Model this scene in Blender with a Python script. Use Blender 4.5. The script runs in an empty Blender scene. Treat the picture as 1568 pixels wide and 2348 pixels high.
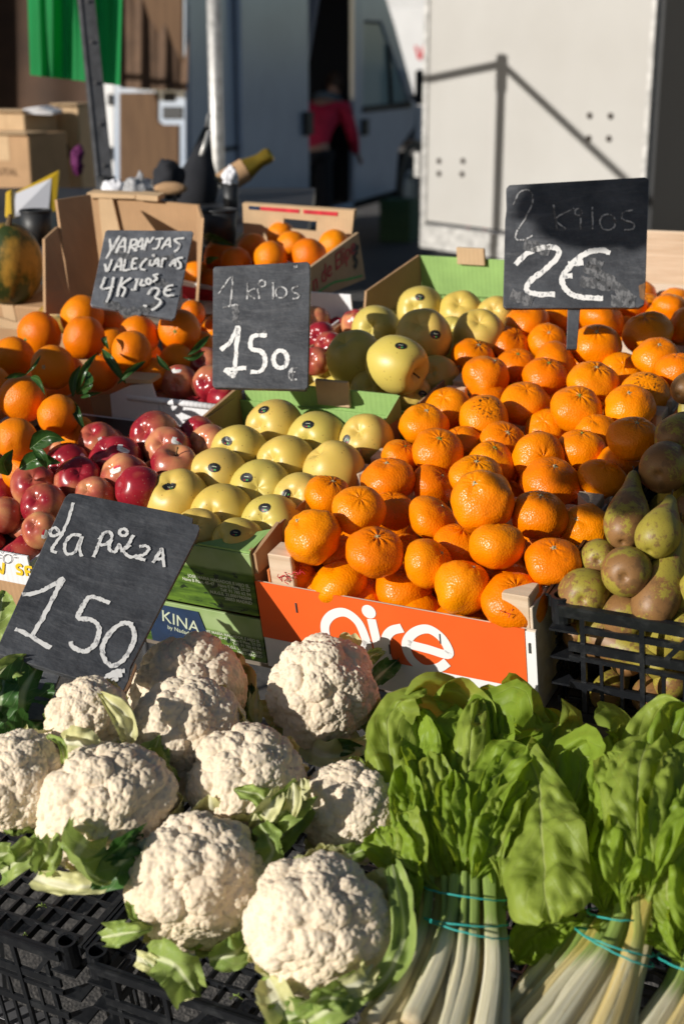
import bpy, bmesh, math, random
import numpy as np
from mathutils import Vector, Matrix, noise, kdtree, Quaternion

# ------------------------------------------------------------------ camera, sky, sun, exposure
SC = bpy.context.scene
COL = SC.collection
CAM_H, PITCH = 1.7, math.radians(18)
FPX, CX, CY = 3261.0, 784.0, 1174.0           # focal length and centre in a 1568 x 2348 picture
cam_data = bpy.data.cameras.new('camera')
cam = bpy.data.objects.new('camera', cam_data)
COL.objects.link(cam)
cam.location = (0, 0, CAM_H)
cam.rotation_euler = (math.pi / 2 - PITCH, 0, 0)
cam_data.sensor_fit = 'VERTICAL'
cam_data.sensor_height = 36.0
cam_data.lens = 50.0
cam_data.clip_start = 0.05
cam_data.clip_end = 500
cam_data.dof.use_dof = True
cam_data.dof.focus_distance = 1.80
cam_data.dof.aperture_fstop = 4.8
cam_data.dof.aperture_blades = 9
SC.camera = cam

SUN_AZ, SUN_EL = math.radians(59), math.radians(19)   # azimuth left of straight behind the camera
SUN_DIR = Vector((-math.sin(SUN_AZ) * math.cos(SUN_EL), -math.cos(SUN_AZ) * math.cos(SUN_EL), math.sin(SUN_EL)))
world = bpy.data.worlds.new('World')
SC.world = world
world.use_nodes = True
_nt = world.node_tree
_bg = _nt.nodes['Background']
_sky = _nt.nodes.new('ShaderNodeTexSky')
_sky.sky_type = 'NISHITA'
_sky.sun_disc = False
_sky.sun_elevation = SUN_EL
_sky.sun_rotation = math.radians(180) + SUN_AZ
_nt.links.new(_sky.outputs[0], _bg.inputs[0])
_bg.inputs[1].default_value = 0.05
sun_data = bpy.data.lights.new('sun', 'SUN')
sun = bpy.data.objects.new('sun', sun_data)
COL.objects.link(sun)
sun.rotation_euler = SUN_DIR.to_track_quat('Z', 'Y').to_euler()
sun_data.energy = 5.0
sun_data.angle = math.radians(0.5)
sun_data.color = (1.0, 0.955, 0.885)
vs = SC.view_settings
vs.view_transform = 'Standard'
vs.look = 'None'
vs.gamma = 1.0
vs.exposure = 0.06
vs.use_curve_mapping = False
SC.cycles.max_bounces = 8
SC.cycles.diffuse_bounces = 3
SC.cycles.use_denoising = True

# ------------------------------------------------------------------ geometry of the place
CAMP = Vector((0, 0, CAM_H))
SP, CP = math.sin(PITCH), math.cos(PITCH)

def ray(x, y):
    a, c = (x - CX) / FPX, (CY - y) / FPX
    return Vector((a, CP + c * SP, -SP + c * CP))

def at_depth(x, y, d):
    return CAMP + ray(x, y) * d

def depth_of(p):
    q = p - CAMP
    return q.y * CP - q.z * SP

def on_plane(x, y, p0, nrm):
    r = ray(x, y)
    return CAMP + r * ((p0 - CAMP).dot(nrm) / r.dot(nrm))

def on_z(x, y, z):
    return on_plane(x, y, Vector((0, 0, z)), Vector((0, 0, 1)))

# sloping display: U runs along the fronts of the crates, V up the slope, N away from it
U = Vector((0.8808859, -0.47302254, 0.01702071)).normalized()
N = Vector((-0.10478474, -0.15981561, 0.98156973)).normalized()
V = N.cross(U).normalized()
O = Vector((-0.10166369, 1.69607974, 1.08929634))
FR = Matrix((U, V, N)).transposed()            # stall frame to world

def S(a, b, c=0.0):
    return O + U * a + V * b + N * c

def to_stall(p):
    r = p - O
    return Vector((r.dot(U), r.dot(V), r.dot(N)))

def stall_pix(x, y, c=0.0):
    return on_plane(x, y, S(0, 0, c), N)

def frame_at(p):
    m = FR.to_4x4()
    m.translation = p
    return m

def ground_frame(p, yaw):
    m = Matrix.Rotation(yaw, 4, 'Z')
    m.translation = p
    return m

# ------------------------------------------------------------------ objects
def link(name, data, parent=None, matrix=None):
    o = bpy.data.objects.new(name, data)
    COL.objects.link(o)
    if parent is not None:
        o.parent = parent
    if matrix is not None:
        o.matrix_local = matrix
    return o

def tag(o, label=None, cat=None, group=None, kind=None):
    if label: o['label'] = label
    if cat: o['category'] = cat
    if group: o['group'] = group
    if kind: o['kind'] = kind
    return o

def thing(name, label, cat, matrix, group=None):
    o = link(name, None, None, matrix)
    o.empty_display_size = 0.05
    return tag(o, label, cat, group)

class MB:
    """collects geometry for one mesh"""
    def __init__(self):
        self.v, self.f, self.m, self.uv = [], [], [], []
    def add(self, vs_, fs, m=0):
        k = len(self.v)
        self.v.extend([tuple(p) for p in vs_])
        for f in fs:
            self.f.append(tuple(i + k for i in f))
            self.m.append(m)
    def box(self, lo, hi, m=0, M=None):
        x0, y0, z0 = lo; x1, y1, z1 = hi
        p = [Vector(q) for q in ((x0,y0,z0),(x1,y0,z0),(x1,y1,z0),(x0,y1,z0),(x0,y0,z1),(x1,y0,z1),(x1,y1,z1),(x0,y1,z1))]
        if M is not None: p = [M @ q for q in p]
        self.add(p, ((0,3,2,1),(4,5,6,7),(0,1,5,4),(1,2,6,5),(2,3,7,6),(3,0,4,7)), m)
        return self
    def hexa(self, p, m=0):
        self.add(p, ((0,3,2,1),(4,5,6,7),(0,1,5,4),(1,2,6,5),(2,3,7,6),(3,0,4,7)), m)
        return self
    def prism(self, poly, d, m=0):
        """polygon (3-D points) pushed along vector d"""
        n = len(poly); d = Vector(d)
        p = [Vector(q) for q in poly]
        vs_ = p + [q + d for q in p]
        fs = [tuple(range(n))[::-1], tuple(range(n, 2 * n))] + [(i, (i + 1) % n, n + (i + 1) % n, n + i) for i in range(n)]
        self.add(vs_, fs, m)
        return self
    def tube(self, pts, r, seg=8, m=0, cap=True, flat=1.0, up=None):
        """tube through points; r a number or one per point; flat squeezes it along the normal"""
        pts = [Vector(p) for p in pts]
        n = len(pts)
        rs = r if isinstance(r, (list, tuple)) else [r] * n
        prev = None; vs_ = []
        for i, p in enumerate(pts):
            t = (pts[min(i + 1, n - 1)] - pts[max(i - 1, 0)]).normalized()
            if prev is None:
                h = Vector(up) if up is not None else (Vector((0, 0, 1)) if abs(t.z) < 0.9 else Vector((1, 0, 0)))
                a = (h - t * h.dot(t)).normalized()
            else:
                a = (prev - t * prev.dot(t)).normalized()
            prev = a
            b = t.cross(a)
            for k in range(seg):
                q = 2 * math.pi * k / seg
                vs_.append(p + (b * math.cos(q) + a * (math.sin(q) * flat)) * rs[i])
        fs = []
        for i in range(n - 1):
            for k in range(seg):
                k2 = (k + 1) % seg
                fs.append((i * seg + k, i * seg + k2, (i + 1) * seg + k2, (i + 1) * seg + k))
        if cap:
            fs.append(tuple(range(seg))[::-1]); fs.append(tuple((n - 1) * seg + k for k in range(seg)))
        self.add(vs_, fs, m)
        return self
    def lathe(self, prof, seg=24, m=0, M=None, fn=None):
        """profile of (r, z); poles where r == 0"""
        vs_, rows = [], []
        prof = list(prof)
        if prof[0][1] > prof[-1][1]: prof = prof[::-1]
        for r, z in prof:
            if r <= 1e-9:
                rows.append([len(vs_)]); vs_.append(Vector((0, 0, z)))
            else:
                row = []
                for k in range(seg):
                    a = 2 * math.pi * k / seg
                    row.append(len(vs_)); vs_.append(Vector((r * math.cos(a), r * math.sin(a), z)))
                rows.append(row)
        fs = []
        for A, B in zip(rows, rows[1:]):
            for k in range(seg):
                k2 = (k + 1) % seg
                if len(A) == 1: fs.append((A[0], B[k2], B[k]))
                elif len(B) == 1: fs.append((A[k], A[k2], B[0]))
                else: fs.append((A[k], A[k2], B[k2], B[k]))
        if fn: vs_ = [fn(p) for p in vs_]
        if M is not None: vs_ = [M @ p for p in vs_]
        self.add(vs_, fs, m)
        return self
    def mesh(self, name, mats, smooth=False, uvs=None):
        me = bpy.data.meshes.new(name)
        me.from_pydata([tuple(p) for p in self.v], [], self.f)
        for mt in (mats if isinstance(mats, (list, tuple)) else [mats]): me.materials.append(mt)
        if any(self.m): me.polygons.foreach_set('material_index', self.m)
        if smooth: me.polygons.foreach_set('use_smooth', [True] * len(me.polygons))
        if uvs is not None:
            lay = me.uv_layers.new(name='UVMap')
            vi = np.empty(len(me.loops), dtype=np.int32); me.loops.foreach_get('vertex_index', vi)
            lay.data.foreach_set('uv', np.asarray(uvs, dtype=np.float32)[vi].ravel())
        me.update()
        return me
    def build(self, name, mats, parent=None, smooth=False, matrix=None, bevel=0.0, uvs=None, seg=1):
        o = link(name, self.mesh(name, mats, smooth, uvs), parent, matrix)
        if bevel:
            bm_ = bmesh.new(); bm_.from_mesh(o.data)
            bmesh.ops.bevel(bm_, geom=[e for e in bm_.edges if len(e.link_faces) == 2 and e.calc_face_angle(0) > 0.5],
                            offset=bevel, segments=seg, affect='EDGES', clamp_overlap=True)
            bm_.to_mesh(o.data); bm_.free()
        return o

def box_obj(name, lo, hi, mats, parent=None, matrix=None, bevel=0.0):
    return MB().box(lo, hi).build(name, mats, parent, False, matrix, bevel)

def catmull(pts, n=6):
    pts = [Vector(p) for p in pts]
    if len(pts) < 3:
        return [pts[0].lerp(pts[-1], i / n) for i in range(n + 1)]
    out = []
    q = [pts[0] * 2 - pts[1]] + pts + [pts[-1] * 2 - pts[-2]]
    for i in range(1, len(q) - 2):
        for k in range(n):
            t = k / n
            out.append(0.5 * ((2 * q[i]) + (q[i+1] - q[i-1]) * t + (2*q[i-1] - 5*q[i] + 4*q[i+1] - q[i+2]) * t*t + (3*q[i] - q[i-1] - 3*q[i+1] + q[i+2]) * t**3))
    out.append(pts[-1])
    return out

def copy_tree(o, parent=None):
    c = o.copy(); COL.objects.link(c)
    if parent is not None: c.parent = parent
    for ch in o.children: copy_tree(ch, c)
    return c

def font_obj(name, text, size, mat, parent, matrix, shear=0.0, extrude=0.0002, align='LEFT', spacing=1.0, line=1.0, bold=0.0):
    cu = bpy.data.curves.new(name, 'FONT')
    cu.body = text; cu.size = size; cu.extrude = extrude; cu.shear = shear
    cu.align_x = align; cu.space_character = spacing; cu.space_line = line; cu.offset = bold
    cu.resolution_u = 3
    t = bpy.data.objects.new(name, cu)
    COL.objects.link(t)
    dg = bpy.context.evaluated_depsgraph_get()
    me = bpy.data.meshes.new_from_object(t.evaluated_get(dg))
    bpy.data.objects.remove(t); bpy.data.curves.remove(cu)
    me.materials.clear(); me.materials.append(mat)
    return link(name, me, parent, matrix)

# ------------------------------------------------------------------ materials
class Mat:
    def __init__(self, name):
        self.mat = bpy.data.materials.new(name)
        self.mat.use_nodes = True
        self.nt = self.mat.node_tree
        self.p = self.nt.nodes['Principled BSDF']
        self.out = self.nt.nodes['Material Output']
    def n(self, t, out=0, **kw):
        nd = self.nt.nodes.new('ShaderNode' + t)
        for k, val in kw.items():
            if k.startswith('_'): setattr(nd, k[1:], val)
            else:
                key = int(k[1:]) if k[0] == 'i' and k[1:].isdigit() else k.replace('__', ' ')
                self.set(nd.inputs[key], val)
        return nd.outputs[out]
    def set(self, sock, val):
        if isinstance(val, bpy.types.NodeSocket): self.nt.links.new(val, sock)
        elif isinstance(val, (tuple, list)):
            sock.default_value = tuple(val) + ((1.0,) if len(val) == 3 and len(sock.default_value) == 4 else ())
        else: sock.default_value = val
    def P(self, **kw):
        for k, val in kw.items(): self.set(self.p.inputs[k.replace('__', ' ')], val)
        return self
    def obj(self): return self.n('TexCoord', 3)
    def uv(self): return self.n('TexCoord', 2)
    def rnd(self): return self.n('ObjectInfo', 5)
    def scale(self, co, s): return self.n('Mapping', Vector=co, Scale=s if isinstance(s, tuple) else (s, s, s))
    def noise(self, co, s, d=2.0, r=0.5, out=0, w=None):
        if w is not None: return self.n('TexNoise', out, _noise_dimensions='4D', Vector=co, Scale=s, Detail=d, Roughness=r, W=w)
        return self.n('TexNoise', out, Vector=co, Scale=s, Detail=d, Roughness=r)
    def vor(self, co, s, out=0, feature='F1'): return self.n('TexVoronoi', out, _feature=feature, Vector=co, Scale=s)
    def ramp(self, fac, stops, interp='LINEAR'):
        nd = self.nt.nodes.new('ShaderNodeValToRGB')
        self.set(nd.inputs[0], fac)
        cr = nd.color_ramp; cr.interpolation = interp
        while len(cr.elements) < len(stops): cr.elements.new(0.5)
        for e, (pos, c) in zip(cr.elements, stops):
            e.position = pos
            e.color = (c, c, c, 1) if isinstance(c, (int, float)) else tuple(c) + (1,)
        return nd.outputs[0]
    def mix(self, fac, a, b, mode='MIX'):
        nd = self.nt.nodes.new('ShaderNodeMix'); nd.data_type = 'RGBA'; nd.blend_type = mode
        self.set(nd.inputs[0], fac); self.set(nd.inputs[6], a); self.set(nd.inputs[7], b)
        return nd.outputs[2]
    def math(self, op, a, b=0.0):
        nd = self.nt.nodes.new('ShaderNodeMath'); nd.operation = op
        self.set(nd.inputs[0], a); self.set(nd.inputs[1], b)
        return nd.outputs[0]
    def sep(self, co, i): return self.n('SeparateXYZ', i, Vector=co)
    def bump(self, h, strength=0.3, dist=0.01, normal=None):
        kw = dict(Height=h, Strength=strength, Distance=dist)
        if normal is not None: kw['Normal'] = normal
        return self.n('Bump', **kw)
    def translucent(self, color, fac):
        t = self.n('BsdfTranslucent', Color=color)
        m = self.n('MixShader', Fac=fac, i1=self.p.outputs[0], i2=t)
        self.nt.links.new(m, self.out.inputs[0])
        return self

def simple(name, col, rough=0.6, metal=0.0, nscale=0, namt=0.25, bump=0.0, bscale=80, spec=0.5):
    m = Mat(name)
    c = col
    if nscale:
        f = m.noise(m.obj(), nscale, 4)
        c = m.mix(m.ramp(f, ((0.3, 0.0), (0.7, 1.0))), tuple(x * (1 - namt) for x in col), tuple(min(1, x * (1 + namt)) for x in col))
    m.P(Base__Color=c, Roughness=rough, Metallic=metal, Specular__IOR__Level=spec)
    if bump: m.P(Normal=m.bump(m.noise(m.obj(), bscale, 3), bump, 0.005))
    return m.mat

def m_citrus(name, cols, pore, dots=False, rough=0.36):
    m = Mat(name); co = m.obj(); w = m.math('MULTIPLY', m.rnd(), 50.0)
    big = m.noise(co, 9, 2, w=w)
    c = m.mix(m.ramp(big, ((0.3, 0.0), (0.7, 1.0))), cols[0], cols[1])
    c = m.mix(m.math('MULTIPLY', m.rnd(), 0.75), c, cols[2])
    spots = m.ramp(m.noise(co, 60, 3, w=w), ((0.66, 0.0), (0.78, 0.5)))
    c = m.mix(spots, c, (0.30, 0.085, 0.008))
    if dots:
        r = m.n('VectorMath', 1, _operation='LENGTH', Vector=m.scale(co, (1, 1, 0)))
        ring = m.ramp(r, ((0.008, 0.0), (0.011, 1.0), (0.017, 1.0), (0.021, 0.0)))
        top = m.ramp(m.sep(co, 2), ((0.0, 0.0), (0.005, 1.0)))
        k = m.ramp(m.noise(co, 260, 2), ((0.52, 0.0), (0.60, 1.0)))
        c = m.mix(m.math('MULTIPLY', m.math('MULTIPLY', ring, top), k), c, (0.03, 0.012, 0.006))
    h = m.vor(co, pore)
    h2 = m.noise(co, 45, 3)
    nb = m.bump(h2, 0.25, 0.003)
    nb = m.bump(h, 0.42, 0.0012, nb)
    m.P(Base__Color=c, Roughness=m.math('ADD', rough - 0.13, m.math('MULTIPLY', m.noise(co, 30, 2), 0.16)), Normal=nb, Specular__IOR__Level=0.30,
        Subsurface__Weight=0.12, Subsurface__Radius=(0.012, 0.004, 0.001), Subsurface__Scale=0.6)
    return m.mat

def m_golden():
    m = Mat('golden_apple_skin'); co = m.obj(); w = m.math('MULTIPLY', m.rnd(), 40.0)
    f = m.noise(co, 11, 2, w=w)
    c = m.mix(m.ramp(f, ((0.25, 0.0), (0.75, 1.0))), (0.62, 0.45, 0.085), (0.66, 0.45, 0.12))
    c = m.mix(m.math('MULTIPLY', m.ramp(m.rnd(), ((0.35, 0.0), (0.9, 1.0))), 0.6), c, (0.53, 0.48, 0.10))
    z = m.sep(co, 2)
    c = m.mix(m.ramp(m.noise(co, 24, 3, w=w), ((0.60, 0.0), (0.85, 0.45))), c, (0.48, 0.26, 0.07))
    dots = m.ramp(m.vor(co, 165), ((0.10, 1.0), (0.17, 0.0)))
    keep = m.ramp(m.noise(co, 90, 1), ((0.48, 0.0), (0.55, 1.0)))
    c = m.mix(m.math('MULTIPLY', m.math('MULTIPLY', dots, keep), 0.7), c, (0.20, 0.11, 0.03))
    m.P(Base__Color=c, Roughness=0.40, Specular__IOR__Level=0.45, Normal=m.bump(m.noise(co, 60, 3), 0.08, 0.002),
        Subsurface__Weight=0.1, Subsurface__Radius=(0.01, 0.006, 0.002), Subsurface__Scale=0.5)
    return m.mat

def m_redapple():
    m = Mat('red_apple_skin'); co = m.obj(); w = m.math('MULTIPLY', m.rnd(), 40.0)
    st = m.noise(m.scale(co, (60, 60, 12)), 1.0, 3, w=w)
    big = m.noise(co, 13, 2, w=w)
    dark = m.mix(m.ramp(st, ((0.3, 0.0), (0.7, 1.0))), (0.20, 0.007, 0.018), (0.36, 0.020, 0.030))
    pale = m.mix(m.ramp(st, ((0.3, 0.0), (0.7, 1.0))), (0.58, 0.17, 0.10), (0.68, 0.36, 0.14))
    fac = m.math('ADD', m.math('MULTIPLY', m.rnd(), 0.34), big)
    c = m.mix(m.ramp(fac, ((0.62, 0.0), (0.84, 0.92))), dark, pale)
    dots = m.ramp(m.vor(co, 150), ((0.08, 1.0), (0.16, 0.0)))
    c = m.mix(m.math('MULTIPLY', dots, 0.3), c, (0.72, 0.45, 0.30))
    m.P(Base__Color=c, Roughness=0.24, Specular__IOR__Level=0.5, Normal=m.bump(m.noise(co, 40, 3), 0.06, 0.002))
    return m.mat

def m_pear():
    m = Mat('pear_skin'); co = m.obj(); w = m.math('MULTIPLY', m.rnd(), 40.0)
    r = m.rnd()
    green = m.mix(m.noise(co, 20, 2, w=w), (0.22, 0.195, 0.024), (0.37, 0.29, 0.045))
    brown = m.mix(m.noise(co, 45, 4), (0.17, 0.080, 0.027), (0.29, 0.150, 0.052))
    z = m.math('MULTIPLY', m.sep(co, 2), 1.5)            # russet sits round the blunt end
    f = m.math('ADD', m.math('MULTIPLY', m.math('ADD', m.noise(co, 18, 2, 0.5, w=w), m.noise(co, 80, 8, 0.8, w=w)), 1.1), -0.58)
    f = m.math('ADD', f, z)
    f = m.math('SUBTRACT', f, m.math('MULTIPLY', m.math('SUBTRACT', r, 0.5), 0.26))
    c = m.mix(m.ramp(f, ((0.475, 0.0), (0.525, 1.0))), brown, green)
    spk = m.ramp(m.noise(co, 75, 6, 0.7, w=w), ((0.54, 0.0), (0.60, 0.8)))
    c = m.mix(spk, c, (0.15, 0.078, 0.030))
    dots = m.ramp(m.vor(co, 420), ((0.16, 0.55), (0.26, 0.0)))
    c = m.mix(dots, c, (0.12, 0.06, 0.025))
    m.P(Base__Color=c, Roughness=0.48, Specular__IOR__Level=0.4, Normal=m.bump(m.noise(co, 120, 4), 0.15, 0.002))
    return m.mat

def m_curd():
    m = Mat('cauliflower_curd'); co = m.obj()
    c = m.mix(m.ramp(m.noise(co, 14, 3), ((0.3, 0.0), (0.7, 1.0))), (0.69, 0.565, 0.41), (0.76, 0.65, 0.50))
    c = m.mix(m.ramp(m.noise(co, 35, 4), ((0.62, 0.0), (0.78, 0.45))), c, (0.50, 0.38, 0.24))
    m.P(Base__Color=c, Roughness=0.75, Specular__IOR__Level=0.25,
        Normal=m.bump(m.n('TexVoronoi', 0, _feature='SMOOTH_F1', Vector=co, Scale=330.0, Smoothness=0.4), -0.8, 0.003),
        Subsurface__Weight=0.15, Subsurface__Radius=(0.012, 0.008, 0.004), Subsurface__Scale=0.5)
    return m.mat

def m_leaf(name, dark, light, vein, trans, rough=0.35, vein_w=0.05, fac=0.28, nveins=7.0, bscale=55, bamt=0.35):
    """leaf with u across (0.5 = midrib) and v along in its UVs"""
    m = Mat(name); uv = m.uv(); co = m.obj()
    s = m.math('ABSOLUTE', m.math('SUBTRACT', m.sep(uv, 0), 0.5))
    t = m.sep(uv, 1)
    q = m.math('FRACT', m.math('ADD', m.math('SUBTRACT', m.math('MULTIPLY', t, nveins), m.math('MULTIPLY', s, nveins * 0.75)), m.math('MULTIPLY', m.noise(co, 14, 2), 0.5)))
    side = m.ramp(m.math('ABSOLUTE', m.math('SUBTRACT', q, 0.5)), ((0.0, 0.8), (0.06, 0.0)))
    mid = m.ramp(m.math('ADD', s, m.math('MULTIPLY', t, vein_w * 0.6)), ((vein_w * 0.55, 1.0), (vein_w, 0.0)))
    vn = m.math('MAXIMUM', mid, m.math('MULTIPLY', side, 0.34))
    f = m.noise(co, 26, 4)
    c = m.mix(m.ramp(f, ((0.3, 0.0), (0.72, 1.0))), dark, light)
    c = m.mix(m.math('MULTIPLY', m.rnd(), 0.45), c, tuple(x * 1.25 for x in light))
    c = m.mix(vn, c, vein)
    h = m.math('ADD', m.math('MULTIPLY', m.n('TexVoronoi', 0, _feature='SMOOTH_F1', Vector=co, Scale=float(bscale), Smoothness=0.6), 1.0), m.math('MULTIPLY', vn, -0.35))
    m.P(Base__Color=c, Roughness=rough, Specular__IOR__Level=0.28, Normal=m.bump(h, bamt, 0.008))
    m.translucent(trans, fac)
    return m.mat

def m_board(name='blackboard_paint', k=1.0, dusty=0.35):
    m = Mat(name); co = m.obj()
    f = m.noise(co, 18, 5, 0.65)
    c = m.mix(m.ramp(f, ((0.35, 0.0), (0.75, 1.0))), (0.022 * k, 0.023 * k, 0.026 * k), (0.055 * k, 0.058 * k, 0.064 * k))
    dust = m.ramp(m.noise(m.scale(co, (14, 60, 30)), 1.0, 5, 0.7), ((0.52, 0.0), (0.8, dusty)))
    c = m.mix(dust, c, (0.24, 0.24, 0.25))
    h = m.math('ADD', m.noise(m.scale(co, (18, 60, 60)), 1.0, 5, 0.6), m.math('MULTIPLY', m.noise(co, 120, 3), 0.3))
    m.P(Base__Color=c, Roughness=0.46, Specular__IOR__Level=0.5, Normal=m.bump(h, 0.5, 0.005))
    return m.mat

def m_chalk(name, lo, hi, thr):
    m = Mat(name); co = m.obj()
    f = m.noise(m.scale(co, (150, 90, 150)), 1.0, 5, 0.7)
    c = m.mix(m.ramp(f, ((thr, 0.0), (thr + 0.10, 1.0))), lo, hi)
    m.P(Base__Color=c, Roughness=0.95, Specular__IOR__Level=0.1)
    return m.mat

def m_wood(name, a, b, axis=(6, 90, 90), rough=0.7):
    m = Mat(name); co = m.obj()
    f = m.noise(m.scale(co, axis), 1.0, 5, 0.6)
    c = m.mix(m.ramp(f, ((0.3, 0.0), (0.7, 1.0))), a, b)
    k = m.ramp(m.noise(co, 8, 3), ((0.6, 0.0), (0.85, 0.4)))
    c = m.mix(k, c, tuple(x * 0.6 for x in a))
    m.P(Base__Color=c, Roughness=rough, Specular__IOR__Level=0.25, Normal=m.bump(f, 0.25, 0.002))
    return m.mat

def m_card(name, col, amt=0.12, flute=230, rough=0.8):
    m = Mat(name); co = m.obj()
    f = m.noise(co, 12, 5, 0.6)
    c = m.mix(m.ramp(f, ((0.3, 0.0), (0.7, 1.0))), tuple(x * (1 - amt) for x in col), tuple(min(1, x * (1 + amt)) for x in col))
    wv = m.n('TexWave', 1, _wave_type='BANDS', _bands_direction='X', Vector=co, Scale=float(flute) / 6.283, Distortion=0.3)
    m.P(Base__Color=c, Roughness=rough, Specular__IOR__Level=0.3, Normal=m.bump(m.math('ADD', wv, m.math('MULTIPLY', f, 1.5)), 0.10, 0.003))
    return m.mat

def m_greenfield():
    """printed landscape on the apple boxes: pale sky over a dark green field (local z runs down the face)"""
    m = Mat('green_field_print'); co = m.obj()
    z = m.math('ADD', m.math('MULTIPLY', m.sep(co, 2), 0.85), m.math('MULTIPLY', m.noise(co, 30, 2), 0.010))
    f = m.noise(m.scale(co, (22, 22, 150)), 1.0, 5, 0.6)
    field = m.mix(m.ramp(f, ((0.35, 0.0), (0.62, 1.0))), (0.022, 0.055, 0.006), (0.11, 0.20, 0.020))
    bush = m.ramp(m.noise(m.scale(co, (60, 60, 110)), 1.0, 2), ((0.60, 0.0), (0.64, 1.0)))
    field = m.mix(bush, field, (0.010, 0.022, 0.006))
    sky = m.mix(m.ramp(m.noise(co, 25, 2), ((0.3, 0.0), (0.7, 1.0))), (0.22, 0.33, 0.10), (0.32, 0.42, 0.19))
    c = m.mix(m.ramp(m.math('ADD', m.math('MULTIPLY', z, 10.0), 0.5), ((0.27, 0.0), (0.31, 1.0))), field, sky)
    m.P(Base__Color=c, Roughness=0.45, Specular__IOR__Level=0.4, Normal=m.bump(m.noise(co, 60, 2), 0.06, 0.003))
    return m.mat

def m_asphalt():
    m = Mat('asphalt'); co = m.obj()
    f = m.vor(co, 190, 1)
    g = m.noise(co, 1.2, 4)
    c = m.mix(m.sep(f, 0), (0.035, 0.034, 0.034), (0.17, 0.155, 0.14))
    c = m.mix(m.ramp(g, ((0.35, 0.0), (0.7, 0.5))), c, (0.045, 0.043, 0.042))
    m.P(Base__Color=c, Roughness=0.85, Normal=m.bump(m.vor(co, 190), 0.6, 0.005))
    return m.mat

def m_plastic():
    m = Mat('black_crate_plastic'); co = m.obj()
    d = m.ramp(m.noise(co, 30, 5, 0.7), ((0.5, 0.0), (0.8, 1.0)))
    c = m.mix(d, (0.009, 0.010, 0.012), (0.030, 0.032, 0.034))
    m.P(Base__Color=c, Roughness=m.math('ADD', 0.30, m.math('MULTIPLY', d, 0.25)), Normal=m.bump(m.noise(co, 90, 3), 0.08, 0.002))
    return m.mat

def m_truck():
    m = Mat('truck_panel_paint'); co = m.obj()
    f = m.noise(co, 1.6, 4, 0.55)
    c = m.mix(m.ramp(f, ((0.3, 0.0), (0.7, 1.0))), (0.395, 0.38, 0.355), (0.44, 0.428, 0.405))
    big = m.ramp(m.noise(co, 1.1, 3), ((0.45, 0.0), (0.65, 1.0)))
    st = m.ramp(m.noise(m.scale(co, (5, 5, 14)), 1.0, 6, 0.75), ((0.66, 0.0), (0.74, 0.75)))
    c = m.mix(m.math('MULTIPLY', st, big), c, (0.42, 0.32, 0.22))
    sm = m.ramp(m.noise(m.scale(co, (3, 3, 26)), 1.0, 6, 0.8), ((0.70, 0.0), (0.78, 0.8)))
    c = m.mix(m.math('MULTIPLY', sm, big), c, (0.25, 0.17, 0.11))
    m.P(Base__Color=c, Roughness=0.55, Normal=m.bump(f, 0.04, 0.01))
    return m.mat

def m_melon():
    m = Mat('melon_rind'); co = m.obj()
    f = m.noise(m.scale(co, (16, 16, 9)), 1.0, 5, 0.65)
    c = m.mix(m.ramp(f, ((0.44, 0.0), (0.58, 1.0))), (0.035, 0.055, 0.012), (0.40, 0.22, 0.03))
    m.P(Base__Color=c, Roughness=0.45, Normal=m.bump(m.noise(m.scale(co, (60, 60, 20)), 1.0, 4), 0.3, 0.004))
    return m.mat

def m_stalk():
    m = Mat('chard_stalk'); co = m.obj(); uv = m.uv(); t = m.sep(uv, 1)
    f = m.noise(m.scale(uv, (34, 1.6, 1)), 1.0, 4, 0.6, w=m.math('MULTIPLY', m.rnd(), 30.0))
    c = m.mix(m.ramp(f, ((0.35, 0.0), (0.65, 1.0))), (0.62, 0.55, 0.33), (0.80, 0.75, 0.56))
    edge = m.ramp(m.math('ABSOLUTE', m.math('SINE', m.math('MULTIPLY', m.sep(uv, 0), 6.2832))), ((0.0, 1.0), (0.30, 0.0)))
    c = m.mix(m.math('MULTIPLY', edge, m.ramp(f, ((0.3, 0.1), (0.6, 0.6)))), c, (0.30, 0.38, 0.09))
    g = m.ramp(m.math('ADD', t, m.math('MULTIPLY', f, 0.6)), ((0.86, 0.0), (1.3, 1.0)))
    c = m.mix(g, c, (0.27, 0.37, 0.09))
    c = m.mix(m.math('MULTIPLY', m.ramp(m.rnd(), ((0.6, 0.0), (0.9, 1.0))), m.ramp(f, ((0.3, 0.4), (0.7, 0.95)))), c, (0.66, 0.47, 0.13))
    sp = m.ramp(m.noise(co, 55, 5, 0.7), ((0.66, 0.0), (0.74, 0.6)))
    c = m.mix(sp, c, (0.40, 0.26, 0.11))
    bt = m.ramp(m.math('ADD', t, m.math('MULTIPLY', m.noise(co, 80, 3), 0.1)), ((0.05, 0.6), (0.13, 0.0)))
    c = m.mix(bt, c, (0.42, 0.27, 0.12))
    m.P(Base__Color=c, Roughness=0.42, Normal=m.bump(f, 0.5, 0.004), Subsurface__Weight=0.12, Subsurface__Radius=(0.01, 0.008, 0.004), Subsurface__Scale=0.5)
    return m.mat

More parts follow.
